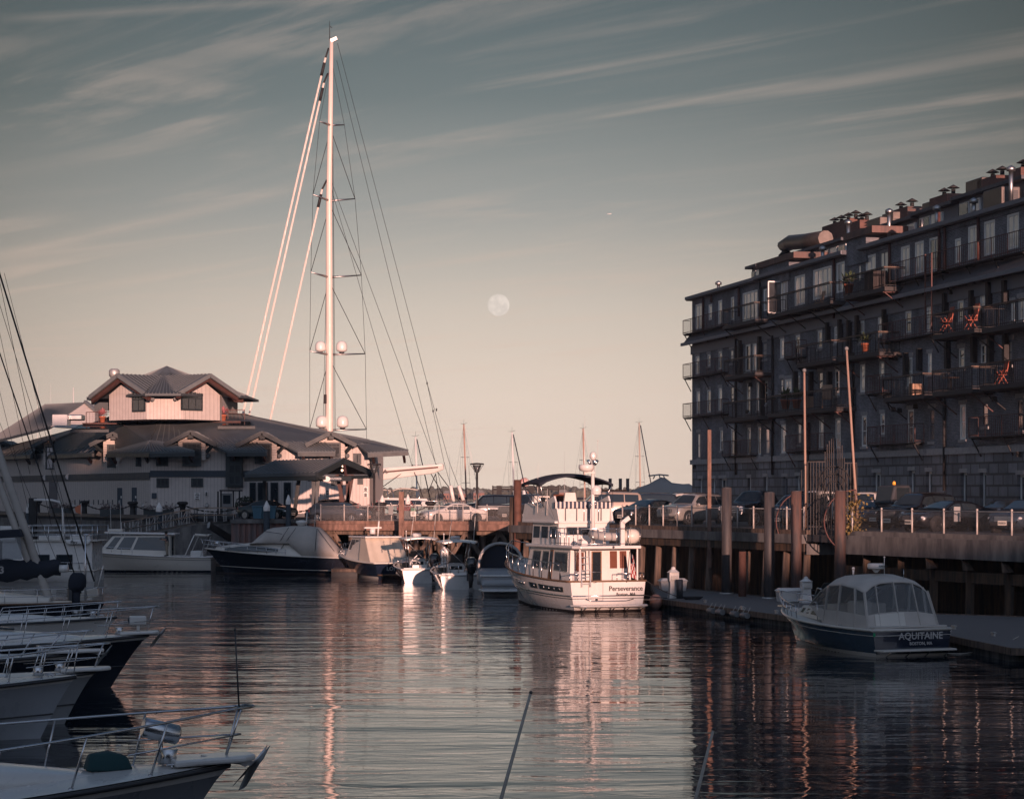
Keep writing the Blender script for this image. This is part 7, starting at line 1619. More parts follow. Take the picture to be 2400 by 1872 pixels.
# ---------------------------------------------------------------- moored sailboats beyond the wharf
def sailboat(label, ut, vt, ub, Y=330, dark=True, sp=(.35, .62), m='white', headside=1):
 X = gx(ub, Y); t = thing('moored_sailboat', label, 'sailboat', (X, Y, 0), R(255 if headside > 0 else 100), 'sailboats moored beyond the wharf')
 Mi = (Matrix.Translation((X, Y, 0)) @ Matrix.Rotation(R(255 if headside > 0 else 100), 4, 'Z')).inverted(); A = lambda u, v, dy=0: Mi @ at(u, v, Y + dy)
 h = Hull(10, 3.2, 1.1, 1.4, .7, 1.4, -.4, .45, 2.2, .8, .2)
 o = bpy.data.objects.new('hull', h.skin(0, 1).mesh('hull', M['gel'])); COL.objects.link(o); o.parent = t; o.location = (-5, 0, 0)
 d = bpy.data.objects.new('deck', h.deck(0).mesh('deck', M['gel2'])); COL.objects.link(d); d.parent = t; d.location = (-5, 0, 0)
 g = MB(); g.bb(-2.5, 1.5, -.9, .9, 1.15, 1.65); part(t, 'cabin', g, M['gel'], bev=.1)
 top = A(ut, vt); bt = A(ub, 1215); bt.z = 1.2; g = MB(); g.tube([bt, bt + (top - bt) * .5, top], .13, 8, .09); ms = part(t, 'mast', g, M[m] if isinstance(m, str) else m)
 g = MB(); g.tube([top, top + Vector((0, 0, .7))], .015, 4); g.tube([A(ut - 8, vt - 2), A(ut, vt), A(ut + 8, vt - 4)], .02, 4); part(ms, 'masthead_gear', g, M['iron'])
 for f in sp:
  c = top + (bt - top) * f; w = 11 / F * Y; g = MB(); cu = ut + (ub - ut) * f; cv = vt + (1215 - vt) * f; g.tube([A(cu - 10, cv), A(cu + 10, cv)], .035, 4); part(ms, 'spreader', g, M['alu'])
  for s in (-1, 1): g = MB(); g.tube([top, A(cu + 10 * s, cv), A(cu + 12 * s, 1210)], .012, 3); part(ms, 'shroud', g, M['iron'])
 a, b = A(ut + 3, vt + 6), A(ub + 36 * headside, 1200); g = MB(); g.tube([a, b], .075 if dark else .03, 6); part(t, 'furled_jib', g, M['canvas'] if dark else M['gel']); g = MB(); g.tube([top, A(ub - 40 * headside, 1200)], .012, 3); part(t, 'backstay', g, M['iron'])
 g = MB(); g.tube([A(ub, 1168), A(ub - 20 * headside, 1168)], .16, 8); part(t, 'furled_mainsail', g, M['canvas'])
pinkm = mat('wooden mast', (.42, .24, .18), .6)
sailboat('sailboat with a short white mast above the superyacht boom', 974, 1023, 979, m='white')
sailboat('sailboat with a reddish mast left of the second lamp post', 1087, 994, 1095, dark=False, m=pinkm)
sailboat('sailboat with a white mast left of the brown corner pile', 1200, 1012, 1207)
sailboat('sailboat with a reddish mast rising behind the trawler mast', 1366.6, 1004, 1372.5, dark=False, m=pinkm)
sailboat('sailboat with a mast just left of the brick warehouse', 1498, 990.5, 1502, m=mat('tan mast', (.42, .33, .27), .5))
for i, (u, v) in enumerate(((172, 908), (1054, 1065), (119, 900), (88, 898), (1323, 1057), (1395, 1056))):
 Y = 300; g = MB(); g.tube([(0, 0, 0), (0, 0, gz(v, Y) - 2)], .12 if i == 0 else .035, 6, .05 if i == 0 else .015); solo('distant_mast', g, M['gel'], ['pale mast top showing above the far left roof of the inn', 'thin white aerial right of the superyacht boom', 'thin aerial rising above the left roof ridge of the inn', 'thin aerial furthest left above the inn roof', 'thin white aerial just left of the trawler mast', 'thin aerial right of the trawler mast'][i], 'mast', loc=(gx(u, Y), Y, 2))
for i, u in enumerate((1430, 1454, 1471)):
 Y = 250; g = MB(); g.tube([(0, 0, -1), (0, 0, gz(1121, Y))], .17, 8); solo('dolphin_pile', g, M['pile'], ['bare mooring pile beyond the wharf, left one of three', 'bare mooring pile beyond the wharf, middle one of three', 'bare mooring pile beyond the wharf, right one of three'][i], 'pile', 'row of bare piles beyond the wharf', loc=(gx(u, Y), Y, 0))
t = thing('water_tower', 'small red and white checked water tower on the far shore', 'water tower', (gx(1229, 1400), 1400, 0)); g = MB(); g.tube([(0, 0, 0), (0, 0, 8)], 1.2, 8); part(t, 'stem', g, M['gel'])
g = MB(); g.sph((0, 0, gz(1131, 1400)), 3.0, 14, 9); ck = bpy.data.materials.new('red white checks'); ck.use_nodes = True; b_ = ck.node_tree.nodes['Principled BSDF']; cx = N(ck.node_tree, 'ShaderNodeTexChecker'); cx.inputs[1].default_value = (.55, .16, .12, 1); cx.inputs[2].default_value = (.6, .5, .44, 1); cx.inputs['Scale'].default_value = .8; tcn = N(ck.node_tree, 'ShaderNodeTexCoord'); ck.node_tree.links.new(tcn.outputs['Object'], cx.inputs[0]); ck.node_tree.links.new(cx.outputs[0], b_.inputs['Base Color']); part(t, 'tank', g, ck)
def wrapped():
 Y = 212; t = thing('wrapped_boat', 'large boat under grey shrink wrap with a bare radar arch, left of the warehouse', 'boat', at(1550, 1150, Y)); z0 = t.location.z
 def q(u, v, dy): p = at(u, v, Y + dy); return p - t.location
 outline = [(1468, 1160, 1162), (1488, 1148, 1164), (1500, 1141, 1166), (1520, 1134, 1166), (1532, 1127, 1166), (1549, 1118, 1166), (1560, 1120, 1166), (1575, 1131, 1166), (1600, 1134, 1166), (1615, 1133, 1166), (1635, 1145, 1166)]
 secs = []
 for i, (u, vt, vb) in enumerate(outline): w = .4 + 1.6 * math.sin(min(1, i / 5) * math.pi / 2); secs.append([q(u, vb + 14, w), q(u, vb, w), q(u, (vt + vb) / 2 - 2, w * .8), q(u, vt, 0), q(u, (vt + vb) / 2 - 2, -w * .8), q(u, vb, -w), q(u, vb + 14, -w)])
 g = MB(); g.loft(secs); part(t, 'wrap', g, M['tarp'])
 g = MB(); g.tube([q(1520, 1115, 0), q(1545, 1112, 0), q(1567, 1114, 0)], .07, 5)
 for u in (1535, 1545, 1555): g.tube([q(u, 1114, 0), q(u - 4 if u < 1545 else u + 3, 1122, 0)], .05, 4)
 part(t, 'radar_arch', g, M['alu']); g = MB(); 
 for u in (1500, 1560, 1610): g = MB(); g.bar(q(u, 1166, 0), q(u, 1166, 0) + Vector((0, 0, DECK - gz(1166, Y))), .3); part(t, 'keel_block', g, M['wood'])
wrapped()
# ---------------------------------------------------------------- the five small boats against the timber pier
def clear_of(t, x): pass
def center_console(label, X, Y, head, hullm, L=8.2, B=2.75, cover=True, radar=True, group='centre console fishing boats', gr=None):
 t = boat('fishing_boat', label, 'boat', X, Y, head, group); h = Hull(L, B, .85, 1.25, .93, 1.1, -.4, .42, 2.3, .8, .12)
 part(t, 'hull', h.skin(0, 1), hullm); part(t, 'transom', h.transom(0, 1), M['gel']); part(t, 'gunwale', h.rub(1.0, .06), M['gel']); part(t, 'boot_stripe', h.skin(-.1, .08, m=1, off=.006, abs_z=True), M['gel'])
 part(t, 'cockpit_floor', h.deck(-.5, .12), M['gel2']); part(t, 'cockpit_liner', h.skin(.55, .99, off=-.14, m=2), M['gel']); g = h.deck(.0, .04, .72, 1, 8); part(t, 'foredeck', g, M['gel'])
 g = MB(); g.bb(.45, .6, -B * .42, B * .42, .35, .95); part(t, 'stern_bench', g, M['gel'], bev=.04)
 g = MB(); g.prism([(2.9, .35), (3.9, .35), (3.8, 1.2), (3.4, 1.45), (2.9, 1.35)], -.5, .5); c = part(t, 'console', g, M['gel'], bev=.05)
 g = MB(); g.slab([(3.75, -.48, 1.3), (3.75, .48, 1.3), (3.3, .42, 2.0), (3.3, -.42, 2.0)], (.02, 0, .01)); part(c, 'windscreen', g, M['tint']); g = MB(); g.slab([(2.88, -.35, 1.0), (2.88, .35, 1.0), (2.88, .35, 1.3), (2.88, -.35, 1.3)], (-.02, 0, 0)); part(c, 'display', g, M['glass'])
 g = MB(); g.tube([(2.75, math.cos(i * math.pi / 6) * .19, 1.05 + math.sin(i * math.pi / 6) * .19) for i in range(13)], .018, 5); part(c, 'steering_wheel', g, M['steel'])
 g = MB(); g.bb(1.9, 2.4, -.5, .5, .35, 1.1); s = part(t, 'leaning_post', g, M['gel'], bev=.05)
 for y in (-.5, 0, .5): g = MB(); g.tube([(1.85, y, .9), (1.7, y, 1.35)], .03, 6); part(s, 'rod_holder', g, M['steel'])
 g = MB(); g.tube([(1.8, -.55, 1.1), (1.75, -.55, 1.5), (1.75, .55, 1.5), (1.8, .55, 1.1)], .025, 6); part(s, 'grab_rail', g, M['steel'])
 zt = 2.72; secs = []
 for i in range(9):
  f = i / 8; x = 1.2 + 3.3 * f; e = .08 * math.sin(math.pi * f); w = 1.22 * (1 - .25 * abs(2 * f - 1) ** 3); ring = [(x, w * (k / 4 - 1), zt + e + .10 * (1 - (k / 4 - 1) ** 2)) for k in range(9)]
  secs.append(ring + [(a, b * .98, cc - .07) for a, b, cc in reversed(ring)])
 g = MB(); g.loft(secs); tt = part(t, 't_top', g, M['gel'])
 for k in range(6): y = -1.1 + k * .44; g = MB(); g.tube([(1.2, y, zt + .02), (1.08, y, zt - .22)], .035, 6); part(tt, 'rod_holder', g, M['dgrey'])
 for x in (2.4, 3.8):
  for s_ in (1, -1): g = MB(); g.tube([(x, s_ * .62, .45), (x, s_ * .66, 1.9), (x - .25, s_ * .75, zt)], .03, 6); part(t, 't_top_leg', g, M['steel'])
 g = MB(); g.bar((2.4, -.62, 1.2), (2.2, .65, 2.4), .03); g.bar((2.4, .62, 1.2), (2.2, -.65, 2.4), .03) if cover else None; part(t, 'brace', g, M['steel'])
 g = MB(); g.lathe([(.26, 0), (.3, .06), (.3, .16), (.25, .22)], (2.6, .1, zt + .16), 14); rd = part(t, 'radome', g, M['gel'])
 if not cover: textpart(rd, 'lettering', 'GARMIN', .11, M['red'], (2.295, .1, zt + .27), (0, -1, 0), (0, 0, 1), .003)
 for y, hgt, ln in ((.55, 2.4, .35), (-.95, 2.9, .2)): g = MB(); g.tube([(2.2, y, zt), (2.2 + ln * .3, y - ln, zt + hgt)], .02, 5, .006); part(t, 'whip_antenna', g, M['gel'])
 g = MB(); g.tube([(1.6, .9, zt), (1.6, .9, zt + .5)], .02, 5); g.sph((1.6, .9, zt + .52), .05, 6, 4); part(t, 'anchor_light', g, M['gel'])
 railing(t, h, .70, .98, .22, 4, .08, .018)
 return t
center_console('centre console fishing boat, right beside the navy picnic boat', gx(992, 152.5), 152.5, 99, M['navy'], 8.0, 2.85)
outboard('big black outboard motor on the transom of the left fishing boat', (gx(1015, 151.9), 151.9, .35), R(99), sc=1.18, tilt=-4)
center_console('centre console fishing boat, nearest the white trawler', gx(1083, 142.5), 142.5, 98, M['navy'], 8.4, 2.75, cover=False)
outboard('big black outboard motor on the transom of the right fishing boat', (gx(1102, 141.9), 141.9, .35), R(98), sc=1.2, tilt=-2)
def lean_person():
 J = dict(pelvis=(0, 0, .92), waist=(.12, 0, 1.08), chest=(.36, 0, 1.22), neck=(.52, 0, 1.26), chin=(.6, 0, 1.26), head=(.66, 0, 1.30), crown=(.74, 0, 1.34), nose=(.72, 0, 1.22), shl=(.42, .19, 1.18), ell=(.52, .24, .92), wrl=(.66, .16, .76), palml=(.72, .12, .72), shr=(.42, -.19, 1.18), elr=(.5, -.26, .90), wrr=(.6, -.2, .70), palmr=(.65, -.17, .66), hipl=(0, .1, .88), knl=(.1, .12, .48), anl=(0, .13, .08), toel=(.18, .14, .03), hipr=(0, -.1, .88), knr=(.08, -.13, .48), anr=(-.06, -.14, .08), toer=(.12, -.16, .03))
 p = Vector((gx(1116, 144.5), 144.5, .42)); person('person in a pale grey shirt bending over the side of the right fishing boat', p, R(200), J, M['shirtgrey'], M['shirtnavy'], M['hairdark'])
lean_person()
def picnic():
 X, Y, hd = gx(930, 161.5), 161.5, 116; t = boat('picnic_boat', 'navy picnic boat with a cream curtained wheelhouse and the letters LON on its stern', 'boat', X, Y, hd)
 h = Hull(9.4, 3.4, 1.0, 1.75, .9, 1.4, -.4, .42, 2.2, .9, .12, dip=.05)
 part(t, 'hull', h.skin(0, 1), M['navy']); part(t, 'transom', h.transom(0, 1), M['navy']); part(t, 'gunwale', h.rub(1.0, .06), M['gel2']); part(t, 'deck', h.deck(0, .03), M['gel2']); part(t, 'boot_stripe', h.skin(-.1, .1, m=1, off=.006, abs_z=True), M['gel2'])
 g = MB(); g.slab([(-.04, -1.4, .18), (-.04, 1.4, .18), (-.6, 1.3, .18), (-.6, -1.3, .18)], (0, 0, .08)); part(t, 'swim_platform', g, M['teak'])
 textpart(t, 'name_lettering', 'LON', .36, M['silver'], (-.02, .35, .62), (0, -1, 0), (0, 0, 1), .004, 1.1, .01)
 bot = [(1.6, -1.35, 1.0), (6.2, -1.2, 1.2), (6.2, 1.2, 1.2), (1.6, 1.35, 1.0)]; top = [(2.6, -1.2, 2.62), (5.4, -1.0, 2.62), (5.4, 1.0, 2.62), (2.6, 1.2, 2.62)]
 g = MB(); house(g, bot, top); wh = part(t, 'wheelhouse', g, M['gel2']); q = quad(bot, top, 2)
 for a, b in ((.06, .30), (.34, .55)): g = MB(); panel(g, q, a, b, .42, .9, .02); part(wh, 'pane', g, M['glass'])
 cr = mat('cream curtain canvas', (.50, .44, .36), .85, bump=.8, bs=2.5, var=.06); g = MB()
 secs = []
 for i in range(9):
  f = i / 8; secs.append([(1.15 + 1.35 * f - .06 * math.sin(k * 1.3), 1.42 * (1 - .14 * f) * (1 - 2 * k / 16), 1.0 + 1.6 * f) for k in range(17)])
 g.loft(secs, False, True, False); part(t, 'aft_curtain', g, cr, fix=False); g = MB(); g.slab([(1.15, 1.43, 1.0), (3.2, 1.40, 1.0), (3.3, 1.23, 2.6), (2.5, 1.23, 2.6)], (0, .02, 0)); part(t, 'side_curtain', g, cr)
 g = MB(); g.slab([(2.2, -1.35, 2.62), (2.2, 1.35, 2.62), (5.6, 1.2, 2.62), (6.1, .6, 2.60), (6.1, -.6, 2.60), (5.6, -1.2, 2.62)], (0, 0, .12)); rf = part(t, 'hard_top', g, M['gel'], bev=.05)
 for y in [-.9 + .3 * k for k in range(7)]: g = MB(); g.tube([(2.3, y, 2.78), (2.5, y, 2.86)], .02, 4); part(rf, 'rod_holder', g, M['steel'])
 g = MB(); g.tube([(3.5, -.1, 2.7), (3.3, -.1, 3.75)], .06, 8); ms = part(t, 'radar_mast', g, M['gel']); g = MB(); g.box((3.45, .3, 3.3), (.16, 1.25, .1)); g.lathe([(.2, -.42), (.2, -.05)], (3.45, .3, 3.3), 10); part(ms, 'radar_scanner', g, M['gel'])
 g = MB(); g.tube([(3.3, -.1, 3.7), (3.3, -.1, 5.2)], .012, 4); part(ms, 'antenna', g, M['gel'])
 g = MB(); g.bb(6.2, 8.0, -.75, .75, 1.3, 1.72); part(t, 'trunk_cabin', g, M['gel2'], bev=.2); railing(t, h, .6, .98, .4, 5, .08, .018)
picnic()
def express():
 X, Y, hd = gx(1176, 134), 134.0, 93; t = boat('express_cruiser', 'grey and navy express cruiser with a curved arch, half hidden behind the white trawler', 'boat', X, Y, hd)
 h = Hull(8.2, 2.5, 1.1, 1.4, .9, 1.2, -.4, .42, 2.3, .8, .12); part(t, 'hull', h.skin(0, 1), M['greygel']); part(t, 'transom', h.transom(0, 1), M['greygel']); part(t, 'gunwale', h.rub(1.0, .06), M['gel']); part(t, 'deck', h.deck(0, .03), M['gel']); part(t, 'pinstripe', h.rub(.7, .02), M['gel'])
 g = MB(); g.slab([(-.02, -1.3, .3), (-.02, 1.3, .3), (-.9, 1.1, .25), (-.9, -1.1, .25)], (0, 0, .1)); part(t, 'swim_platform', g, M['gel'], bev=.03)
 secs = []
 for i, (x, w, z) in enumerate(((-.1, 1.1, .7), (.2, 1.25, 1.25), (.9, 1.32, 1.5), (1.5, 1.3, 1.45))): secs.append([(x, -w, .6), (x, -w, z - .15), (x, -w + .2, z), (x, w - .2, z), (x, w, z - .15), (x, w, .6)])
 g = MB(); g.loft(secs); part(t, 'stern_fairing', g, M['greygel'])
 g = MB(); secs = []
 for k in range(13):
  a = math.pi * k / 12; y = 1.3 * math.cos(a); z = 1.2 + 1.75 * math.sin(a) ** .6; secs.append([(.9 + .5 * math.sin(a), y, z), (1.25 + .5 * math.sin(a), y, z), (1.25 + .5 * math.sin(a), y * .92, z - .14), (.9 + .5 * math.sin(a), y * .92, z - .14)])
 g.loft(secs); part(t, 'radar_arch', g, M['greygel2'])
 secs = []
 for i in range(6):
  f = i / 5; x = 1.6 + 3.2 * f; w = 1.22 * (1 - .1 * f); zt = 2.75 - .9 * f ** 2; secs.append([(x, w * math.cos(math.pi * k / 10), 1.2 + (zt - 1.2) * math.sin(math.pi * k / 10) ** .5) for k in range(11)])
 g = MB(); g.loft(secs, True, True, True); part(t, 'canvas_top', g, M['canvas'])
 g = MB(); g.slab([(4.6, -1.0, 1.4), (4.6, 1.0, 1.4), (3.9, .9, 2.2), (3.9, -.9, 2.2)], (.03, 0, 0)); part(t, 'windscreen', g, M['tint'])
 g = MB(); g.slab([(1.4, 1.33, 1.25), (3.8, 1.22, 1.35), (2.6, 1.25, 1.9)], (0, .03, 0)); part(t, 'side_window', g, M['tint'])
 railing(t, h, .5, .98, .45, 5, .06, .018)
express()
# ---------------------------------------------------------------- covered motor yacht and white cruiser in front of the inn
def covered():
 Y = 169.3; X = gx(842, Y); t = boat('covered_motor_yacht', 'navy motor yacht under a big pale canvas cover, side on below the inn', 'boat', X, Y, 177)
 h = Hull(10.9, 3.8, 1.15, 1.78, .9, 1.8, -.45, .42, 2.1, .9, .12); part(t, 'hull', h.skin(0, 1), M['darkhull']); part(t, 'transom', h.transom(0, 1), M['darkhull']); part(t, 'gunwale', h.rub(1.0, .05), M['gel2']); part(t, 'deck', h.deck(0, .03), M['gel2']); part(t, 'boot_stripe', h.skin(-.1, .1, m=1, off=.006, abs_z=True), M['antifoul']); part(t, 'pinstripe', h.rub(.45, .02), M['gel2'])
 lx = lambda u: (842 - u) / F * Y
 # raised foredeck / cabin with its dark glass strip
 secs = []
 for u, v, w in ((800, 1298, 1.65), (700, 1276, 1.65), (640, 1268, 1.6), (590, 1274, 1.4), (540, 1279, 1.0), (505, 1284, .5)):
  z = gz(v, Y); x = lx(u); zb = h.sheer(min(1, x / h.L)) - .05; secs.append([(x, -w, zb), (x, -w * .9, z), (x, 0, z + .08), (x, w * .9, z), (x, w, zb)])
 g = MB(); g.loft(secs, closed=False, cap=False); cb = part(t, 'cabin', g, M['gel2'])
 g = MB(); g.loft([[(lx(u), w + .012, gz(v, Y)), (lx(u), w + .012 - .06, gz(v2, Y))] for u, v, v2, w in ((658, 1291, 1284, 1.56), (620, 1291, 1279, 1.52), (570, 1290, 1279, 1.32), (530, 1288, 1284, 1.0))], False, True, False)
 g.v = [Vector((p.x, p.y + .06, p.z)) for p in g.v]; part(cb, 'window_strip', g, M['glass'], fix=False)
 secs = []
 for u, v, w in ((801, 1299, 1.45), (790, 1282, 1.55), (770, 1258, 1.6), (749, 1237, 1.5), (715, 1233, 1.45), (683, 1234, 1.42), (640, 1238, 1.38), (626, 1242, 1.35), (608, 1257, 1.35), (590, 1273, 1.3)):
  z = gz(v, Y); x = lx(u); zb = h.sheer(min(1, max(0, x / h.L))) + .02 if u > 700 else gz(1272, Y); zb = min(zb, z - .02); sag = .05 * math.sin(u * .21)
  secs.append([(x, 1.68, zb), (x, w + .05 + sag, (zb + z) / 2), (x, w * .86, z - .06), (x, 0, z + .05), (x, -w * .86, z - .06), (x, -w - .05, (zb + z) / 2), (x, -1.68, zb)])
 g = MB(); g.loft(secs); cv = part(t, 'canvas_cover', g, M['grycanvas'])
 for (u0, v0, u1, v1) in ((683, 1235, 660, 1272), (626, 1244, 668, 1250), (749, 1238, 745, 1290), (700, 1236, 665, 1285), (750, 1238, 790, 1290)): g = MB(); g.tube([(lx(u0), 1.52, gz(v0, Y)), ((lx(u0) + lx(u1)) / 2, 1.60, gz((v0 + v1) / 2, Y)), (lx(u1), 1.62, gz(v1, Y))], .018, 4); part(cv, 'seam', g, M['dgrey'])
 g = MB(); g.lathe([(.18, -.3), (.3, 0), (.42, .1), (.40, .22), (.1, .28)], (lx(706), 0, gz(1228, Y)), 14); part(t, 'radar_dish', g, M['gel']); g = MB(); g.tube([(lx(717), 0, gz(1234, Y)), (lx(719), 0, gz(1203, Y))], .04, 6); part(t, 'light_mast', g, M['gel']); g = MB(); g.tube([(lx(738), .4, gz(1236, Y)), (lx(743), .4, gz(1150, Y))], .025, 4, .008); part(t, 'whip_antenna', g, M['gel'])
 railing(t, h, .45, 1.0, .42, 9, .1, .022, True, h1=.62, fwd=.2)
 g = MB(); g.slab([(-.05, -1.6, .25), (-.05, 1.6, .25), (-1.0, 1.4, .25), (-1.0, -1.4, .25)], (0, 0, .14)); part(t, 'swim_platform', g, M['darkhull'])
 g = MB(); g.prism([(.0, 1.1), (1.5, 1.15), (1.2, 1.55), (.5, 1.5)], 1.2, 1.6); part(t, 'stern_coaming', g, M['gel2'], bev=.05); g = MB(); g.tube([(.2, 1.55, 1.15), (.2, 1.55, 1.6), (.8, 1.55, 1.6), (.8, 1.55, 1.15)], .025, 6); part(t, 'grab_rail', g, M['steel'])
 g = MB(); g.sph((lx(506), 0, gz(1273, Y)), .16, 8, 6, (1.3, 1, 1)); part(t, 'searchlight', g, M['steel'])
covered()
def white_cruiser():
 Y = 174.5; X = gx(500, Y); t = boat('white_cruiser', 'white cabin cruiser lying side on below the gangway, person at its cabin door', 'boat', X, Y, 180)
 h = Hull(10.2, 3.4, 1.05, 1.55, .9, 1.5, -.4, .42, 2.1, .85, .12); part(t, 'hull', h.skin(0, 1), M['gel2']); part(t, 'transom', h.transom(0, 1), M['gel2']); part(t, 'gunwale', h.rub(1.0, .05), M['gel']); part(t, 'deck', h.deck(0, .03), M['gel']); part(t, 'boot_stripe', h.skin(-.1, .12, m=1, off=.006, abs_z=True), M['darkhull']); part(t, 'pinstripe', h.rub(.86, .014), M['dgrey'])
 lx = lambda u: (500 - u) / F * Y; Z = lambda v: gz(v, Y - 1.4); W_ = 1.35
 bot = [(lx(405), -W_, 1.1), (lx(232), -.8, 1.3), (lx(232), .8, 1.3), (lx(405), W_, 1.1)]; top = [(lx(405), -W_ + .15, Z(1255)), (lx(268), -.75, Z(1256)), (lx(268), .75, Z(1256)), (lx(405), W_ - .15, Z(1255))]
 g = MB(); house(g, bot, top); c = part(t, 'cabin', g, M['gel2']); q = quad(bot, top, 2)
 for a, b, m in ((.06, .17, 'glass'), (.22, .42, 'glass'), (.46, .93, 'glass')): g = MB(); panel(g, q, a, b, .28, .93, .02); f = part(c, 'window', g, M['glass'])
 q = quad(bot, top, 1)
 for a, b in ((.05, .47), (.53, .95)): g = MB(); panel(g, q, a, b, .3, .92, .02); part(c, 'windscreen', g, M['glass'])
 g = MB(); g.slab([(lx(416), -1.4, Z(1254)), (lx(250), -.9, Z(1251)), (lx(244), 0, Z(1251)), (lx(250), .9, Z(1251)), (lx(416), 1.4, Z(1254))], (0, 0, .14)); part(c, 'roof', g, M['gel'], bev=.05)
 g = MB(); g.box((lx(272), 0, Z(1243)), (1.0, .8, .18)); part(c, 'roof_hatch', g, M['gel2'], bev=.04)
 for u, vt in ((262, 1175), (285, 1170)): g = MB(); g.tube([(lx(u), .3, Z(1248)), (lx(u - 2), .3, Z(vt))], .025, 5, .008); part(t, 'whip_antenna', g, M['gel'])
 g = MB(); g.tube([(lx(438), 1.2, 1.1), (lx(460), 1.2, Z(1254)), (lx(462), -1.2, Z(1254)), (lx(440), -1.2, 1.1)], .045, 6); g.tube([(lx(475), 1.2, 1.1), (lx(490), 1.2, Z(1256)), (lx(462), 1.2, Z(1254))], .045, 6); g.tube([(lx(490), 1.2, Z(1256)), (lx(490), -1.2, Z(1256)), (lx(475), -1.2, 1.1)], .045, 6); part(t, 'bimini_frame', g, M['gel'])
 g = MB(); g.tube([(lx(462), 1.2, Z(1253)), (lx(490), 1.2, Z(1255))], .09, 8); g.tube([(lx(490), -1.2, Z(1255)), (lx(490), 1.2, Z(1255))], .09, 8); part(t, 'rolled_bimini', g, M['gel2'])
 g = MB(); g.bb(lx(480), lx(450), -.9, .9, 1.05, 1.5); part(t, 'stern_seat', g, M['gel'], bev=.06); g = MB(); g.bb(lx(405) - .02, lx(405) + .03, -.3, .5, 1.1, 2.5); part(c, 'door', g, M['glass'])
 railing(t, h, .55, 1.0, .45, 6, .08, .02)
white_cruiser()
J = dict(pelvis=(0, 0, .92), waist=(0, 0, 1.08), chest=(.02, 0, 1.32), neck=(.03, 0, 1.48), chin=(.05, 0, 1.55), head=(.06, 0, 1.63), crown=(.04, 0, 1.70), nose=(.16, 0, 1.6), shl=(0, .19, 1.38), ell=(.06, .26, 1.12), wrl=(.30, .16, 1.16), palml=(.38, .12, 1.18), shr=(0, -.19, 1.38), elr=(.10, -.28, 1.14), wrr=(.30, -.14, 1.22), palmr=(.38, -.10, 1.24), hipl=(0, .09, .88), knl=(.02, .11, .48), anl=(-.02, .12, .08), toel=(.14, .15, .03), hipr=(0, -.09, .88), knr=(.0, -.12, .48), anr=(-.05, -.13, .08), toer=(.11, -.16, .03))
person('person in dark shirt and khaki trousers standing on the white cruiser', (gx(391, 172.9), 172.9, 1.16), R(185), J, M['shirtnavy'], M['khaki'], M['hairdark'])
g = MB(); g.bb(-.07, .07, -.05, .05, -.04, .04); solo('phone', g, M['ink'], 'small dark phone in the hands of the standing person', 'phone', loc=(gx(391, 172.9) - .42, 172.88, 2.38))
t = thing('rear_dock', 'dark floating dock behind the white cruiser and covered yacht', 'dock', (0, 0, 0)); g = MB(); g.bb(gx(120, 180), gx(575, 180), 178, 180.5, .25, .5); part(t, 'planking', g, M['wood']); g = MB(); g.bb(gx(120, 180), gx(575, 180), 178.1, 180.4, -.3, .24); part(t, 'float', g, M['black'])
t = thing('pier_dock', 'dark floating dock between the covered yacht and the navy picnic boat', 'dock', (0, 0, 0)); g = MB(); g.bb(gx(785, 168), gx(845, 168), 164.5, 171.3, .3, .5); part(t, 'planking', g, M['wood']); g = MB(); g.bb(gx(785, 168), gx(845, 168), 164.5, 171.3, -.3, .29); part(t, 'float', g, M['black'])
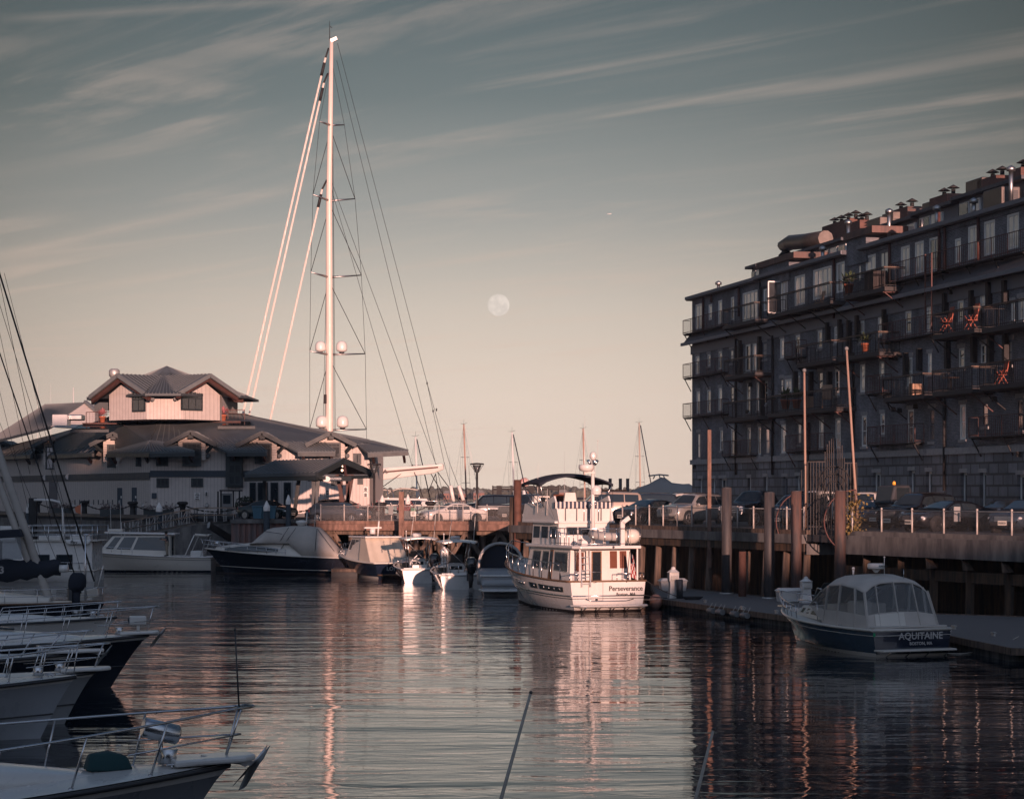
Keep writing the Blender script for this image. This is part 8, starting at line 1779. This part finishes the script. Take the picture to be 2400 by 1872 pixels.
def houseboat():
 Y = 157.0; X = gx(232, Y); t = boat('houseboat', 'boxy white houseboat with a square dark window and a railed roof at left', 'boat', X, Y, 180); lx = lambda u: (232 - u) / F * Y; Z = lambda v: gz(v, Y - 2)
 h = Hull(11, 4.2, .7, 1.2, .95, 1.2, -.4, .4, 2.2, .8, .1); part(t, 'hull', h.skin(0, 1), M['gel']); part(t, 'transom', h.transom(0, 1), M['gel']); part(t, 'gunwale', h.rub(1.0, .06), M['gel2']); part(t, 'deck', h.deck(0, .03), M['gel2'])
 g = MB(); g.bb(.1, lx(20), -1.95, 1.95, .6, Z(1268)); c = part(t, 'deckhouse', g, M['gel'], bev=.06)
 for (u0, u1, v0, v1) in ((145, 183, 1299, 1337), (95, 130, 1299, 1330)): g = MB(); g.bb(lx(u1), lx(u0), 1.93, 1.99, Z(v1), Z(v0)); part(c, 'window', g, M['glass'], bev=.03)
 g = MB(); g.bb(-.3, lx(10), -2.1, 2.1, Z(1268), Z(1266.5)); part(t, 'sun_deck', g, M['gel2'])
 zt = Z(1266.5); hh = .95
 for y in (2.05, -2.05):
  for k in (1.0, .66, .33): g = MB(); g.tube([(-.25, y, zt + hh * k), (lx(15), y, zt + hh * k)], .022, 5); part(t, 'rail', g, M['steel'])
  for i in range(7): x = -.25 + (lx(15) + .25) * i / 6; g = MB(); g.tube([(x, y, zt), (x, y, zt + hh)], .028, 5); part(t, 'rail_post', g, M['steel'])
 for x0, x1, hgt in ((.3, 1.6, .35), (2.2, 3.6, .3)): g = MB(); g.bb(x0, x1, .6, 1.6, zt, zt + hgt); part(t, 'deck_locker', g, M['gel'], bev=.05)
 g = MB(); g.slab([(lx(228), 1.7, zt + .05), (lx(166), 1.7, zt + .05), (lx(172), 1.7, zt - .25), (lx(222), 1.7, zt - .25)], (0, .55, 0)); rb = part(t, 'side_box', g, M['gel'], bev=.08); textpart(rb, 'lettering', 'Ray', .3, M['ink'], (lx(188), 2.27, zt - .1), (-1, 0, 0), (0, 0, 1), .004)
 g = MB(); g.tube([(lx(88), 1.0, Z(1267)), (lx(90), 1.0, Z(1175)), ], .05, 6); 
 g = MB(); g.tube([(lx(157), 1.2, zt), (lx(155), 1.2, Z(1190)), (lx(148), 1.2, Z(1176)), (lx(130), 1.2, Z(1172)), (lx(88), 1.2, Z(1171))], .07, 8); part(t, 'roof_arch', g, M['white'])
 for i, (x, z0) in enumerate(((.9, 0), (2.6, 0))):
  g = MB(); g.tube([(x, 1.98, zt), (x, 1.98, .9)], .02, 5); g.tube([(x + .5, 1.98, zt), (x + .5, 1.98, .9)], .02, 5)
 g = MB(); g.bb(lx(62), lx(0), -1.3, 1.3, zt, zt + .9); part(t, 'upper_house', g, M['gel'], bev=.05)
 railing(t, h, .02, .35, .5, 5, .05, .02, sides=(1,))
houseboat()
# ---------------------------------------------------------------- bows along the left edge
def bow_boat(name, label, tip, head, L, B, zst, zb, hullm, plank=.9, ck=None, railh=.55, win=True, ports=(), canvas=None, deckm='gel', stripe='dgrey', rt0=.45, flare=.95, cabin_w=.62, cabin_t=(.30, .80), cabin_h=.38, anch=True, spot=False, railr=.022, dtop=None):
 hd = R(head); X = tip[0] - L * math.cos(hd); Y = tip[1] - L * math.sin(hd); t = boat(name, label, 'boat', X, Y, head)
 h = Hull(L, B, zst, zb, .9, L * .12, -.5, .45, 2.1, flare, .12)
 part(t, 'hull', h.skin(0, 1, n=40, m=10), hullm); part(t, 'transom', h.transom(0, 1), hullm); part(t, 'rub_rail', h.rub(.985, .045), M[stripe]); part(t, 'deck', h.deck(.02, -.02, camber=.06, n=36), M[deckm])
 g = h.skin(.93, 1.0, n=40, m=1, off=.012); part(t, 'gunwale', g, M[deckm]); part(t, 'chine_line', h.rub(.55, .018), M[stripe])
 c0, c1 = cabin_t; secs = []
 for i in range(15):
  f = i / 14; tt = c0 + (c1 - c0) * f; w = h.b(tt) * cabin_w * (1 - .5 * f ** 2.5); z = h.sheer(tt); hh = cabin_h * (1 - f ** 2.2) + .03; x = h.pt(tt, 1).x
  secs.append([(x, -w, z), (x, -w * .93, z + hh * .72), (x, -w * .72, z + hh * .95), (x, -w * .3, z + hh * 1.06), (x, w * .3, z + hh * 1.06), (x, w * .72, z + hh * .95), (x, w * .93, z + hh * .72), (x, w, z)])
 g = MB(); g.loft(secs); cb = part(t, 'coachroof', g, M[deckm])
 if win:
  for s in (1, -1):
   g = MB(); rows = []
   for i in range(9):
    f = i / 8 * .62; tt = c0 + (c1 - c0) * f; w = h.b(tt) * cabin_w * (1 - .5 * f ** 2.5); z = h.sheer(tt); hh = cabin_h * (1 - f ** 2.2) + .03; x = h.pt(tt, 1).x; k = .25 + .4 * f
    rows.append([(x, s * (w * (1 - .07 * k / .72) + .012), z + hh * k), (x, s * (w * .945 + .014), z + hh * .66)])
   g.loft(rows, False, True, False); part(cb, 'side_window', g, M['glass'], fix=False)
  g = MB(); x = h.pt((c0 + c1) / 2 + .12 * (c1 - c0), 1).x; z = h.sheer((c0 + c1) / 2) + cabin_h * .9; g.slab([(x, -.26, z), (x + .52, -.24, z - .04), (x + .52, .24, z - .04), (x, .26, z)], (0, 0, .06)); part(cb, 'deck_hatch', g, M['glass'], bev=.02)
 for tt in ports:
  for s in (1, -1):
   p = h.pt(tt, .62, s); g = MB(); n_ = 18; q = h.pt(tt + .02, .62, s) - p; d = q.normalized(); a = h.pt(tt, .72, s) - h.pt(tt, .52, s); up = a.normalized(); nn = d.cross(up).normalized() * .012 * (1 if s < 0 else -1); ra = .42
   ring = [p + d * math.cos(k * 2 * math.pi / n_) * ra + up * math.sin(k * 2 * math.pi / n_) * .12 for k in range(n_)]; nrm = Vector((0, s, 0)); g.slab([r_ + nrm * .005 for r_ in ring], nrm * .03); part(t, 'hull_port', g, M['glass'])
 # pulpit plank and anchor
 zp = zb
 if plank:
  g = MB(); g.slab([(L - .9, -.42, zp), (L + plank * .4, -.3, zp + .02), (L + plank, -.14, zp + .03), (L + plank, .14, zp + .03), (L + plank * .4, .3, zp + .02), (L - .9, .42, zp)], (0, 0, .09)); part(t, 'bow_plank', g, M[deckm], bev=.03)
 if anch:
  an = bpy.data.objects.new('anchor', None); COL.objects.link(an); an.parent = t; an.location = (L + plank - .05, 0, zp - .02)
  g = MB(); g.bar((-.7, 0, .1), (.12, 0, -.02), .05, .07); part(an, 'shank', g, M['alu'])
  for s in (1, -1): g = MB(); g.slab([(.16, 0, .02), (.25, s * .06, .22), (-.15, s * .26, -.32), (-.22, s * .20, -.36), (-.05, s * .03, -.1)], (.03, s * .02, .03)); part(an, 'fluke', g, M['alu'])
  g = MB(); g.lathe([(.07, -.12), (.03, 0), (.07, .12)], (-.1, 0, .03), 8, axis='y'); part(an, 'roller', g, M['alu'])
 # bow rail, leaning outwards and forwards
 r0 = rt0; top = {}
 for s in (1, -1):
  def bp(tt): return h.pt(tt, 1, s, .10)
  def tp(tt):
   f = (tt - r0) / (1 - r0); return h.pt(min(tt, 1), 1, s, -.02) + Vector((.10 + f * plank * .45, s * .04 * (1 - f), railh * (.9 + .25 * f)))
  g = MB(); P = [bp(r0 - .02)] + [tp(r0 + (1 - r0) * i / 26) for i in range(27)]; P[-1].y = s * .16; g.tube(P, railr, 7); part(t, 'bow_rail', g, M['steel']); top[s] = P[-1]
  n = 6
  for i in range(n + 1):
   tt = r0 + .03 + (.96 - r0) * i / n; a, b = bp(tt), tp(tt); g = MB(); g.tube([a, b], railr * .85, 6); st = part(t, 'stanchion', g, M['steel']); g = MB(); g.lathe([(.05, 0), (.04, .03), (.02, .05)], a, 8); part(st, 'socket', g, M['steel'])
  g = MB(); g.tube([bp(.86) * .5 + tp(.86) * .5, bp(1) * .5 + tp(1) * .5], railr * .7, 5); part(t, 'mid_rail', g, M['steel'])
 g = MB(); g.tube([top[1], (top[1] + top[-1]) / 2 + Vector((.08, 0, 0)), top[-1]], railr, 7); part(t, 'bow_rail', g, M['steel'])
 for tt in (.55, .93):
  for s in (1, -1): cleat(t, h.pt(tt, 1, s, .2) + Vector((0, 0, .02)))
 g = MB(); g.lathe([(.14, 0), (.10, .1), (.13, .2)], (L - .9, 0, zb + .02), 10); part(t, 'windlass', g, M['steel'])
 if spot:
  g = MB(); g.tube([(L - .35, 0, zb + .1), (L - .35, 0, zb + .32)], .05, 8); sl_ = part(t, 'searchlight', g, M['gel']); g = MB(); g.bb(L - .62, L - .12, -.14, .14, zb + .30, zb + .55); part(sl_, 'housing', g, M['gel'], bev=.04); g = MB(); g.bb(L - .65, L - .62, -.11, .11, zb + .33, zb + .52); part(sl_, 'lens', g, M['glass'])
 return t, h
def tipat(u, v, z): p = onplane(u, v, z); return (p.x, p.y)
bow_boat('sport_cruiser', 'motor cruiser with an anchor and tall bow rail, nearest in the bottom left corner', tipat(545, 1785, 2.0), 20, 12.5, 4.1, 1.45, 2.0, M['greygel3'], .3, railh=.68, ports=(.52, .66, .78), cabin_t=(.25, .86), cabin_w=.66, cabin_h=.72, railr=.019, rt0=.40)
T5 = tipat(545, 1785, 2.0)
def near_extras():
 hd = R(20); Mx = Matrix.Translation((T5[0] - 12.5 * math.cos(hd), T5[1] - 12.5 * math.sin(hd), 0)) @ Matrix.Rotation(hd, 4, 'Z')
 t = thing('canvas_bundle', 'dark green canvas bundle on the foredeck of the nearest boat', 'cover', Mx @ Vector((10.75, .1, 1.95)), hd); g = MB(); g.loft([[(-.5, -.3, 0), (-.5, .3, 0), (-.4, .22, .35), (-.42, -.2, .38)], [(.0, -.38, 0), (.05, .36, 0), (.05, .25, .42), (0, -.28, .40)], [(.55, -.3, 0), (.55, .3, 0), (.42, .2, .30), (.42, -.2, .32)]]); g.v = [p * .62 for p in g.v]; part(t, 'cloth', g, mat('dark green canvas', (.012, .05, .055), .85, bump=.6, bs=6), bev=.04)
 t = thing('deck_lamp', 'steel cylinder lamp on a stalk behind the bow rail of the nearest boat', 'lamp', Mx @ Vector((11.5, .1, 2.0)), hd); g = MB(); g.tube([(0, 0, 0), (0, 0, .35)], .035, 8); part(t, 'stalk', g, M['steel']); g = MB(); g.lathe([(.12, -.26), (.14, -.24), (.14, .24), (.11, .27)], (0, 0, .46), 16, axis='x', M=Matrix.Rotation(R(14), 3, 'Y')); part(t, 'housing', g, M['steel'])
 g = MB(); g.tube([(0, 0, 0), (-.06, 0, 1.15)], .014, 5, .01); g.sph((-.06, 0, 1.15), .02, 6, 4); solo('burgee_staff', g, M['dgrey'], 'thin bare staff standing at the bow rail tip of the nearest boat', 'staff', loc=Mx @ Vector((12.62, .10, 2.70)), rz=hd)
 g = MB(); g.tube([(0, 0, 0), (.02, -.05, -.25), (.05, -.12, -.55), (.06, -.14, -1.3)], .022, 6); g.tube([(.03, 0, 0), (.06, -.06, -.3), (.06, -.13, -.6)], .02, 6); solo('fender_rope', g, M['rope'], 'grey rope looped from a stanchion down the side of the nearest boat', 'rope', loc=Mx @ Vector((7.6, -1.66, 1.85)), rz=hd)
near_extras()
bow_boat('white_motorboat', 'white motorboat with a plain deep hull, second bow from the bottom at left', tipat(181, 1583, 1.45), 14, 9.0, 3.2, 1.1, 1.45, M['greygel4'], 0.0, railh=.62, cabin_t=(.30, .80), cabin_w=.60, cabin_h=.40, anch=False, win=False, railr=.017)
bow_boat('grey_motorboat', 'pale motorboat whose long bow plank pokes out just beyond the plain white hull', tipat(226, 1572, 1.3), 14, 8.5, 2.9, 1.0, 1.3, M['greygel'], .35, railh=.6, anch=False, win=False, cabin_h=.25, railr=.02)
t_, h_ = bow_boat('small_motorboat', 'small motorboat with a registration number on its cabin and an anchor on the bow plank', tipat(172, 1530, 1.25), 10, 8.0, 2.7, 1.0, 1.25, M['darkhull'], .85, railh=.55, cabin_t=(.35, .78), cabin_w=.62, cabin_h=.42, win=False, railr=.02)
textpart(t_, 'registration', '7749 AW', .16, M['ink'], (5.0, -.78, 1.42), (1, -.09, 0), (0, -.15, 1), .004)
bow_boat('dark_express_cruiser', 'navy hulled express cruiser with a long white bow and a searchlight, left side', tipat(352, 1486, 1.55), 13, 12.0, 3.9, 1.2, 1.55, M['darkhull'], .25, railh=.72, cabin_t=(.25, .86), cabin_w=.72, cabin_h=.5, anch=True, spot=True, railr=.016, rt0=.35)
def dark_sail():
 # dark hulled sailboat with boom cover and furled headsails
 Yk = 104.0; tip = (gx(247, Yk), Yk); L = 11.5; hd = R(6); X = tip[0] - L * math.cos(hd); Y = tip[1] - L * math.sin(hd)
 t = boat('dark_sailboat', 'dark hulled sailing boat with a navy boom cover and slanting furled sails', 'sailboat', X, Y, 6); Mi = (Matrix.Translation((X, Y, 0)) @ Matrix.Rotation(hd, 4, 'Z')).inverted(); A = lambda u, v, Yy=Yk: Mi @ at(u, v, Yy)
 h = Hull(L, 3.6, 1.0, 1.05, .75, .6, -.4, .45, 2.6, .5, .2); part(t, 'hull', h.skin(0, 1), M['darkhull']); part(t, 'transom', h.transom(0, 1), M['darkhull']); part(t, 'toe_rail', h.rub(1.0, .04), M['teak']); part(t, 'deck', h.deck(0, .03), M['gel2'])
 g = MB(); g.loft([[(x, -w, 1.05), (x, -w * .85, 1.05 + z), (x, w * .85, 1.05 + z), (x, w, 1.05)] for x, w, z in ((3.0, 1.1, .5), (6.5, 1.0, .45), (9.2, .6, .2))], smooth=False); part(t, 'coachroof', g, M['gel2'], bev=.06)
 g = MB(); secs = []
 for i in range(12):
  f = i / 11; u = -30 + 172 * f; vt, vb = 1309 + 4 * f + 3 * math.sin(i * 1.7), 1368 - 20 * f + 3 * math.sin(i * 2.3); c1, c2 = A(u, vt), A(u, vb); m_ = (c1 + c2) / 2; secs.append([c1 + Vector((0, .05, 0)), c1 - Vector((0, .05, 0)), m_ - Vector((0, .26 + .04 * math.sin(i * 3), 0)), c2 - Vector((0, .08, 0)), c2 + Vector((0, .08, 0)), m_ + Vector((0, .26, 0))])
 g.loft(secs); bc = part(t, 'boom_cover', g, M['canvas']); textpart(bc, 'number', '3', .42, M['silver'], A(4, 1336, Yk - .42), (1, 0, 0), (0, 0, 1), .006, 1, .012)
 g = MB(); g.slab([A(-20, 1244, Yk - 1.1), A(45, 1240, Yk - 1.1), A(52, 1258, Yk - 1.1), A(-20, 1262, Yk - 1.1)], (0, 2.2, 0)); part(t, 'dodger', g, M['canvas'], bev=.05); g = MB(); g.slab([A(-20, 1262, Yk - 1.1), A(48, 1258, Yk - 1.1), A(52, 1310, Yk - 1.1), A(-20, 1312, Yk - 1.1)], (0, .01, 0)); part(t, 'clear_curtain', g, M['vinyl'])
 for (u0, v0, u1, v1, r) in ((-70, 870, 118, 1412, .16), (-60, 980, 72, 1330, .14)):
  a, b = A(u0, v0), A(u1, v1); g = MB(); secs = []; d = (b - a).normalized(); x = d.cross(Vector((0, 1, 0))).normalized(); y = x.cross(d)
  for i in range(61): c = a + (b - a) * i / 60; secs.append([c + (x * math.cos(k * math.pi / 4 + i * .4) * r * 1.15 + y * math.sin(k * math.pi / 4 + i * .4) * r * .85) for k in range(8)])
  g.loft(secs); part(t, 'furled_sail', g, M['grycanvas'])
 for (u0, v0, u1, v1, r) in ((-6, 625, 221, 1362, .04), (-10, 800, 190, 1390, .03), (-5, 700, 150, 1200, .012), (-5, 640, 120, 1230, .012), (-5, 760, 70, 1110, .010), (10, 640, 205, 1400, .010), (-5, 1060, 60, 1290, .012), (-5, 900, 100, 1330, .010), (-5, 980, 140, 1330, .010)):
  g = MB(); g.tube([A(u0, v0), A(u1, v1)], r, 5); part(t, 'stay', g, M['iron'])
 g = MB(); a, b = A(-60, 560), A(-60, 1400); g.tube([a, b], .11, 8); part(t, 'mast', g, M['alu'])
 railing(t, h, .3, .99, .6, 6, .08, .016, True)
 g = MB(); g.tube([A(200, 1415), A(200, 1250)], .045, 8); g.tube([A(193, 1253), A(209, 1253)], .05, 6); part(t, 'radar_pole', g, M['steel'])
 g = MB(); g.tube([(L - .4, .2, 1.4), (L - .1, .2, 2.6)], .02, 5); part(t, 'staff', g, M['gel']); g = MB(); g.tube([A(140, 1332, Yk - .3), A(160, 1332, Yk - .3)], .16, 12); part(t, 'lantern', g, M['gel'])
 g = MB(); g.slab([A(170, 1392), A(228, 1375), A(232, 1398), A(176, 1405)], (0, .8, 0)); part(t, 'bow_locker', g, M['gel2'], bev=.06)
dark_sail()
outboard('outboard motor under a baggy black cover on the dark sailing boat rail at left', (gx(165, 103.0), 103.0, 1.0), R(200), 'canvas', 1.0)
bow_boat('white_sloop_bow', 'white pointed bow half hidden behind the dark sailing boat at left', tipat(276, 1445, 1.15), 12, 8.5, 2.6, .95, 1.15, M['gel'], .0, railh=.5, anch=False, win=False, cabin_h=.3, rt0=.5, railr=.016)
# ================================================================ DOCK FURNITURE
def dock_box(label, u, v, w, rz):
 p = onplane(u, v, DK); t = thing('dock_box', label, 'dock box', p, rz, 'white dock boxes'); w = w / 2
 g = MB(); g.loft([[(-w * .9, -.3, 0), (w * .9, -.3, 0), (w * .9, .3, 0), (-w * .9, .3, 0)], [(-w, -.36, .52), (w, -.36, .52), (w, .36, .52), (-w, .36, .52)]], smooth=False); part(t, 'box', g, M['gel'], bev=.03); g = MB(); g.loft([[(-w - .06, -.42, .53), (w + .06, -.42, .53), (w + .06, .42, .53), (-w - .06, .42, .53)], [(-w * .8, -.3, .68), (w * .8, -.3, .68), (w * .8, .3, .68), (-w * .8, .3, .68)]], smooth=False); part(t, 'lid', g, M['gel'], bev=.02)
def pedestal(label, u, v, hgt=1.35):
 p = onplane(u, v, DK); t = thing('power_pedestal', label, 'power pedestal', p, R(12), 'dock power pedestals'); k = hgt / 1.35
 g = MB(); g.loft([[(-.26, -.22, 0), (.26, -.22, 0), (.26, .22, 0), (-.26, .22, 0)], [(-.2, -.17, .5 * k), (.2, -.17, .5 * k), (.2, .17, .5 * k), (-.2, .17, .5 * k)], [(-.2, -.17, .75 * k), (.2, -.17, .75 * k), (.2, .17, .75 * k), (-.2, .17, .75 * k)]], smooth=False); part(t, 'base', g, M['gel'])
 g = MB(); g.bb(-.25, .25, -.2, .2, .75 * k, 1.15 * k); part(t, 'cabinet', g, M['gel'], bev=.02); g = MB(); g.bb(-.17, .17, -.25, -.2, .8 * k, 1.0 * k); part(t, 'socket_cover', g, M['gel2'], bev=.02); g = MB(); g.lathe([(.34, 1.15 * k), (.12, 1.3 * k), (.1, 1.38 * k), (.02, 1.42 * k)], n=8, smooth=False); part(t, 'cap', g, M['gel'])
 g = MB(); g.tube([(.3 + math.cos(i * .7) * .15, -.1, .45 + math.sin(i * .7) * .15) for i in range(20)], .03, 5); part(t, 'hose_coil', g, M['drope'])
dock_box('white dock box behind the power pedestal at the trawler stern', 1577, 1384, 1.45, R(8)); pedestal('white power pedestal on the dock corner by the trawler stern', 1578, 1401, 1.5)
dock_box('white dock box behind the bow of the navy cruiser', 1852, 1410, 1.3, R(8)); pedestal('white power pedestal with a dark hose coil behind the navy cruiser bow', 1889, 1412, 1.2)
pedestal('small white power pedestal between the two fishing boats by the pier', 1041, 1335, 1.5)
g = MB(); g.bb(0, 0, 0, 0, 0, 0) if False else None
g = MB(); g.tube([(0, 0, 0), (0, 0, .95)], .17, 10); solo('dock_post', g, M['dgrey'], 'dark round post beside the first power pedestal on the dock', 'post', loc=onplane(1593, 1402, DK))
for i, (u, v) in enumerate(((1672, 1428), (1693, 1436), (1727, 1445), (1751, 1451))):
 Yd = depth(1404 + (u - 1544) * .136, DK) ; p = Vector((gx(u, Yd) - .12, Yd - .25, .28)); t = thing('dock_fender', ['grey fender hung on the dock edge, nearest the trawler', 'grey fender hung on the dock edge, second from the trawler', 'grey fender hung on the dock edge, third from the trawler', 'grey fender hung on the dock edge, nearest the cruiser'][i], 'fender', p, R(-75), 'fenders hung along the dock edge')
 g = MB(); g.tube([(-.34, 0, 0), (-.26, 0, 0), (.26, 0, 0), (.34, 0, 0)], .13, 12); part(t, 'bumper', g, M['grey']); g = MB(); g.tube([(-.3, 0, .08), (-.25, .15, .35)], .02, 4); g.tube([(.3, 0, .08), (.25, .15, .35)], .02, 4); part(t, 'lashing', g, M['rope'])
def dcleat(label, u, v): 
 p = onplane(u, v, DK); t = thing('dock_cleat', label, 'cleat', p, R(-70), 'dock cleats'); g = MB(); g.tube([(-.18, 0, .12), (0, 0, .14), (.18, 0, .12)], .028, 6); part(t, 'horn', g, M['galv']); g = MB(); g.bb(-.1, .1, -.04, .04, 0, .12); part(t, 'foot', g, M['galv'])
for l, u, v in (('dock cleat left of the hung fenders', 1653, 1412), ('dock cleat above the hung fenders', 1740, 1428), ('dock cleat behind the cruiser bow rail', 1820, 1437), ('dock cleat right of the cruiser stern holding its line', 2236, 1474), ('dock cleat furthest right on the dock edge', 2328, 1490)): dcleat(l, u, v)
g = MB()
for k in range(4): g.tube([(math.cos(i * .5) * (.35 + .05 * k), math.sin(i * .5) * .2, .03 + .035 * k) for i in range(14)], .03, 5)
solo('rope_pile', g, M['drope'], 'heap of dark rope lying on the planked dock near the first pedestal', 'rope', loc=onplane(1623, 1405, DK))
# mooring whips leaning up from the quay in the foreground
def whip(label, u0, v0, u1, v1, Y):
 a, b = at(u1, v1, Y), at(u0, v0, Y); d = b - a; a2 = a - d * 1.6; t = thing('mooring_whip', label, 'mooring whip', a2, 0, 'slender mooring whips in the foreground'); e = b - a2
 g = MB(); g.tube([(0, 0, 0), e * .5 + Vector((.02, 0, 0)), e], .024, 8, .012); part(t, 'rod', g, M['rope']); g = MB(); g.sph(e, .016, 8, 6); part(t, 'tip', g, M['dgrey'])
whip('slender grey mooring whip rising at bottom centre', 1244, 1622, 1170, 1872, 21); whip('slender grey mooring whip rising at bottom right of centre', 1672, 1708, 1626, 1872, 21)
t = thing('photographer_dock', 'low dock below the camera carrying the mooring whips', 'dock', (0, 0, 0)); g = MB(); g.bb(-6, 8, 16, 21.6, .2, .5); part(t, 'planking', g, M['wood'])
# small aircraft light streak high right
g = MB(); g.tube([(-6, 0, 0), (6, 0, .8)], 1.2, 8); g.slab([(-1, -7, .2), (1.5, 0, .2), (-1, 7, .2), (-2, 7, .2), (-1, 0, .2), (-2, -7, .2)], (0, 0, .3)); solo('distant_aircraft', g, M['gel'], 'tiny aircraft glinting in the sky right of the moon', 'aircraft', loc=at(1428, 502, 7000))

def haze(d):
 g = MB(); g.bb(-900, 900, -30, 1850, -1.2, 70); m = bpy.data.materials.new('haze'); m.use_nodes = True; t = m.node_tree; t.nodes.clear()
 v = N(t, 'ShaderNodeVolumePrincipled'); v.inputs['Color'].default_value = (.70, .78, .90, 1); v.inputs['Density'].default_value = d; o = N(t, 'ShaderNodeOutputMaterial'); t.links.new(v.outputs[0], o.inputs[1])
 solo('haze', g, m, None, None, kind='stuff')
haze(.00012)
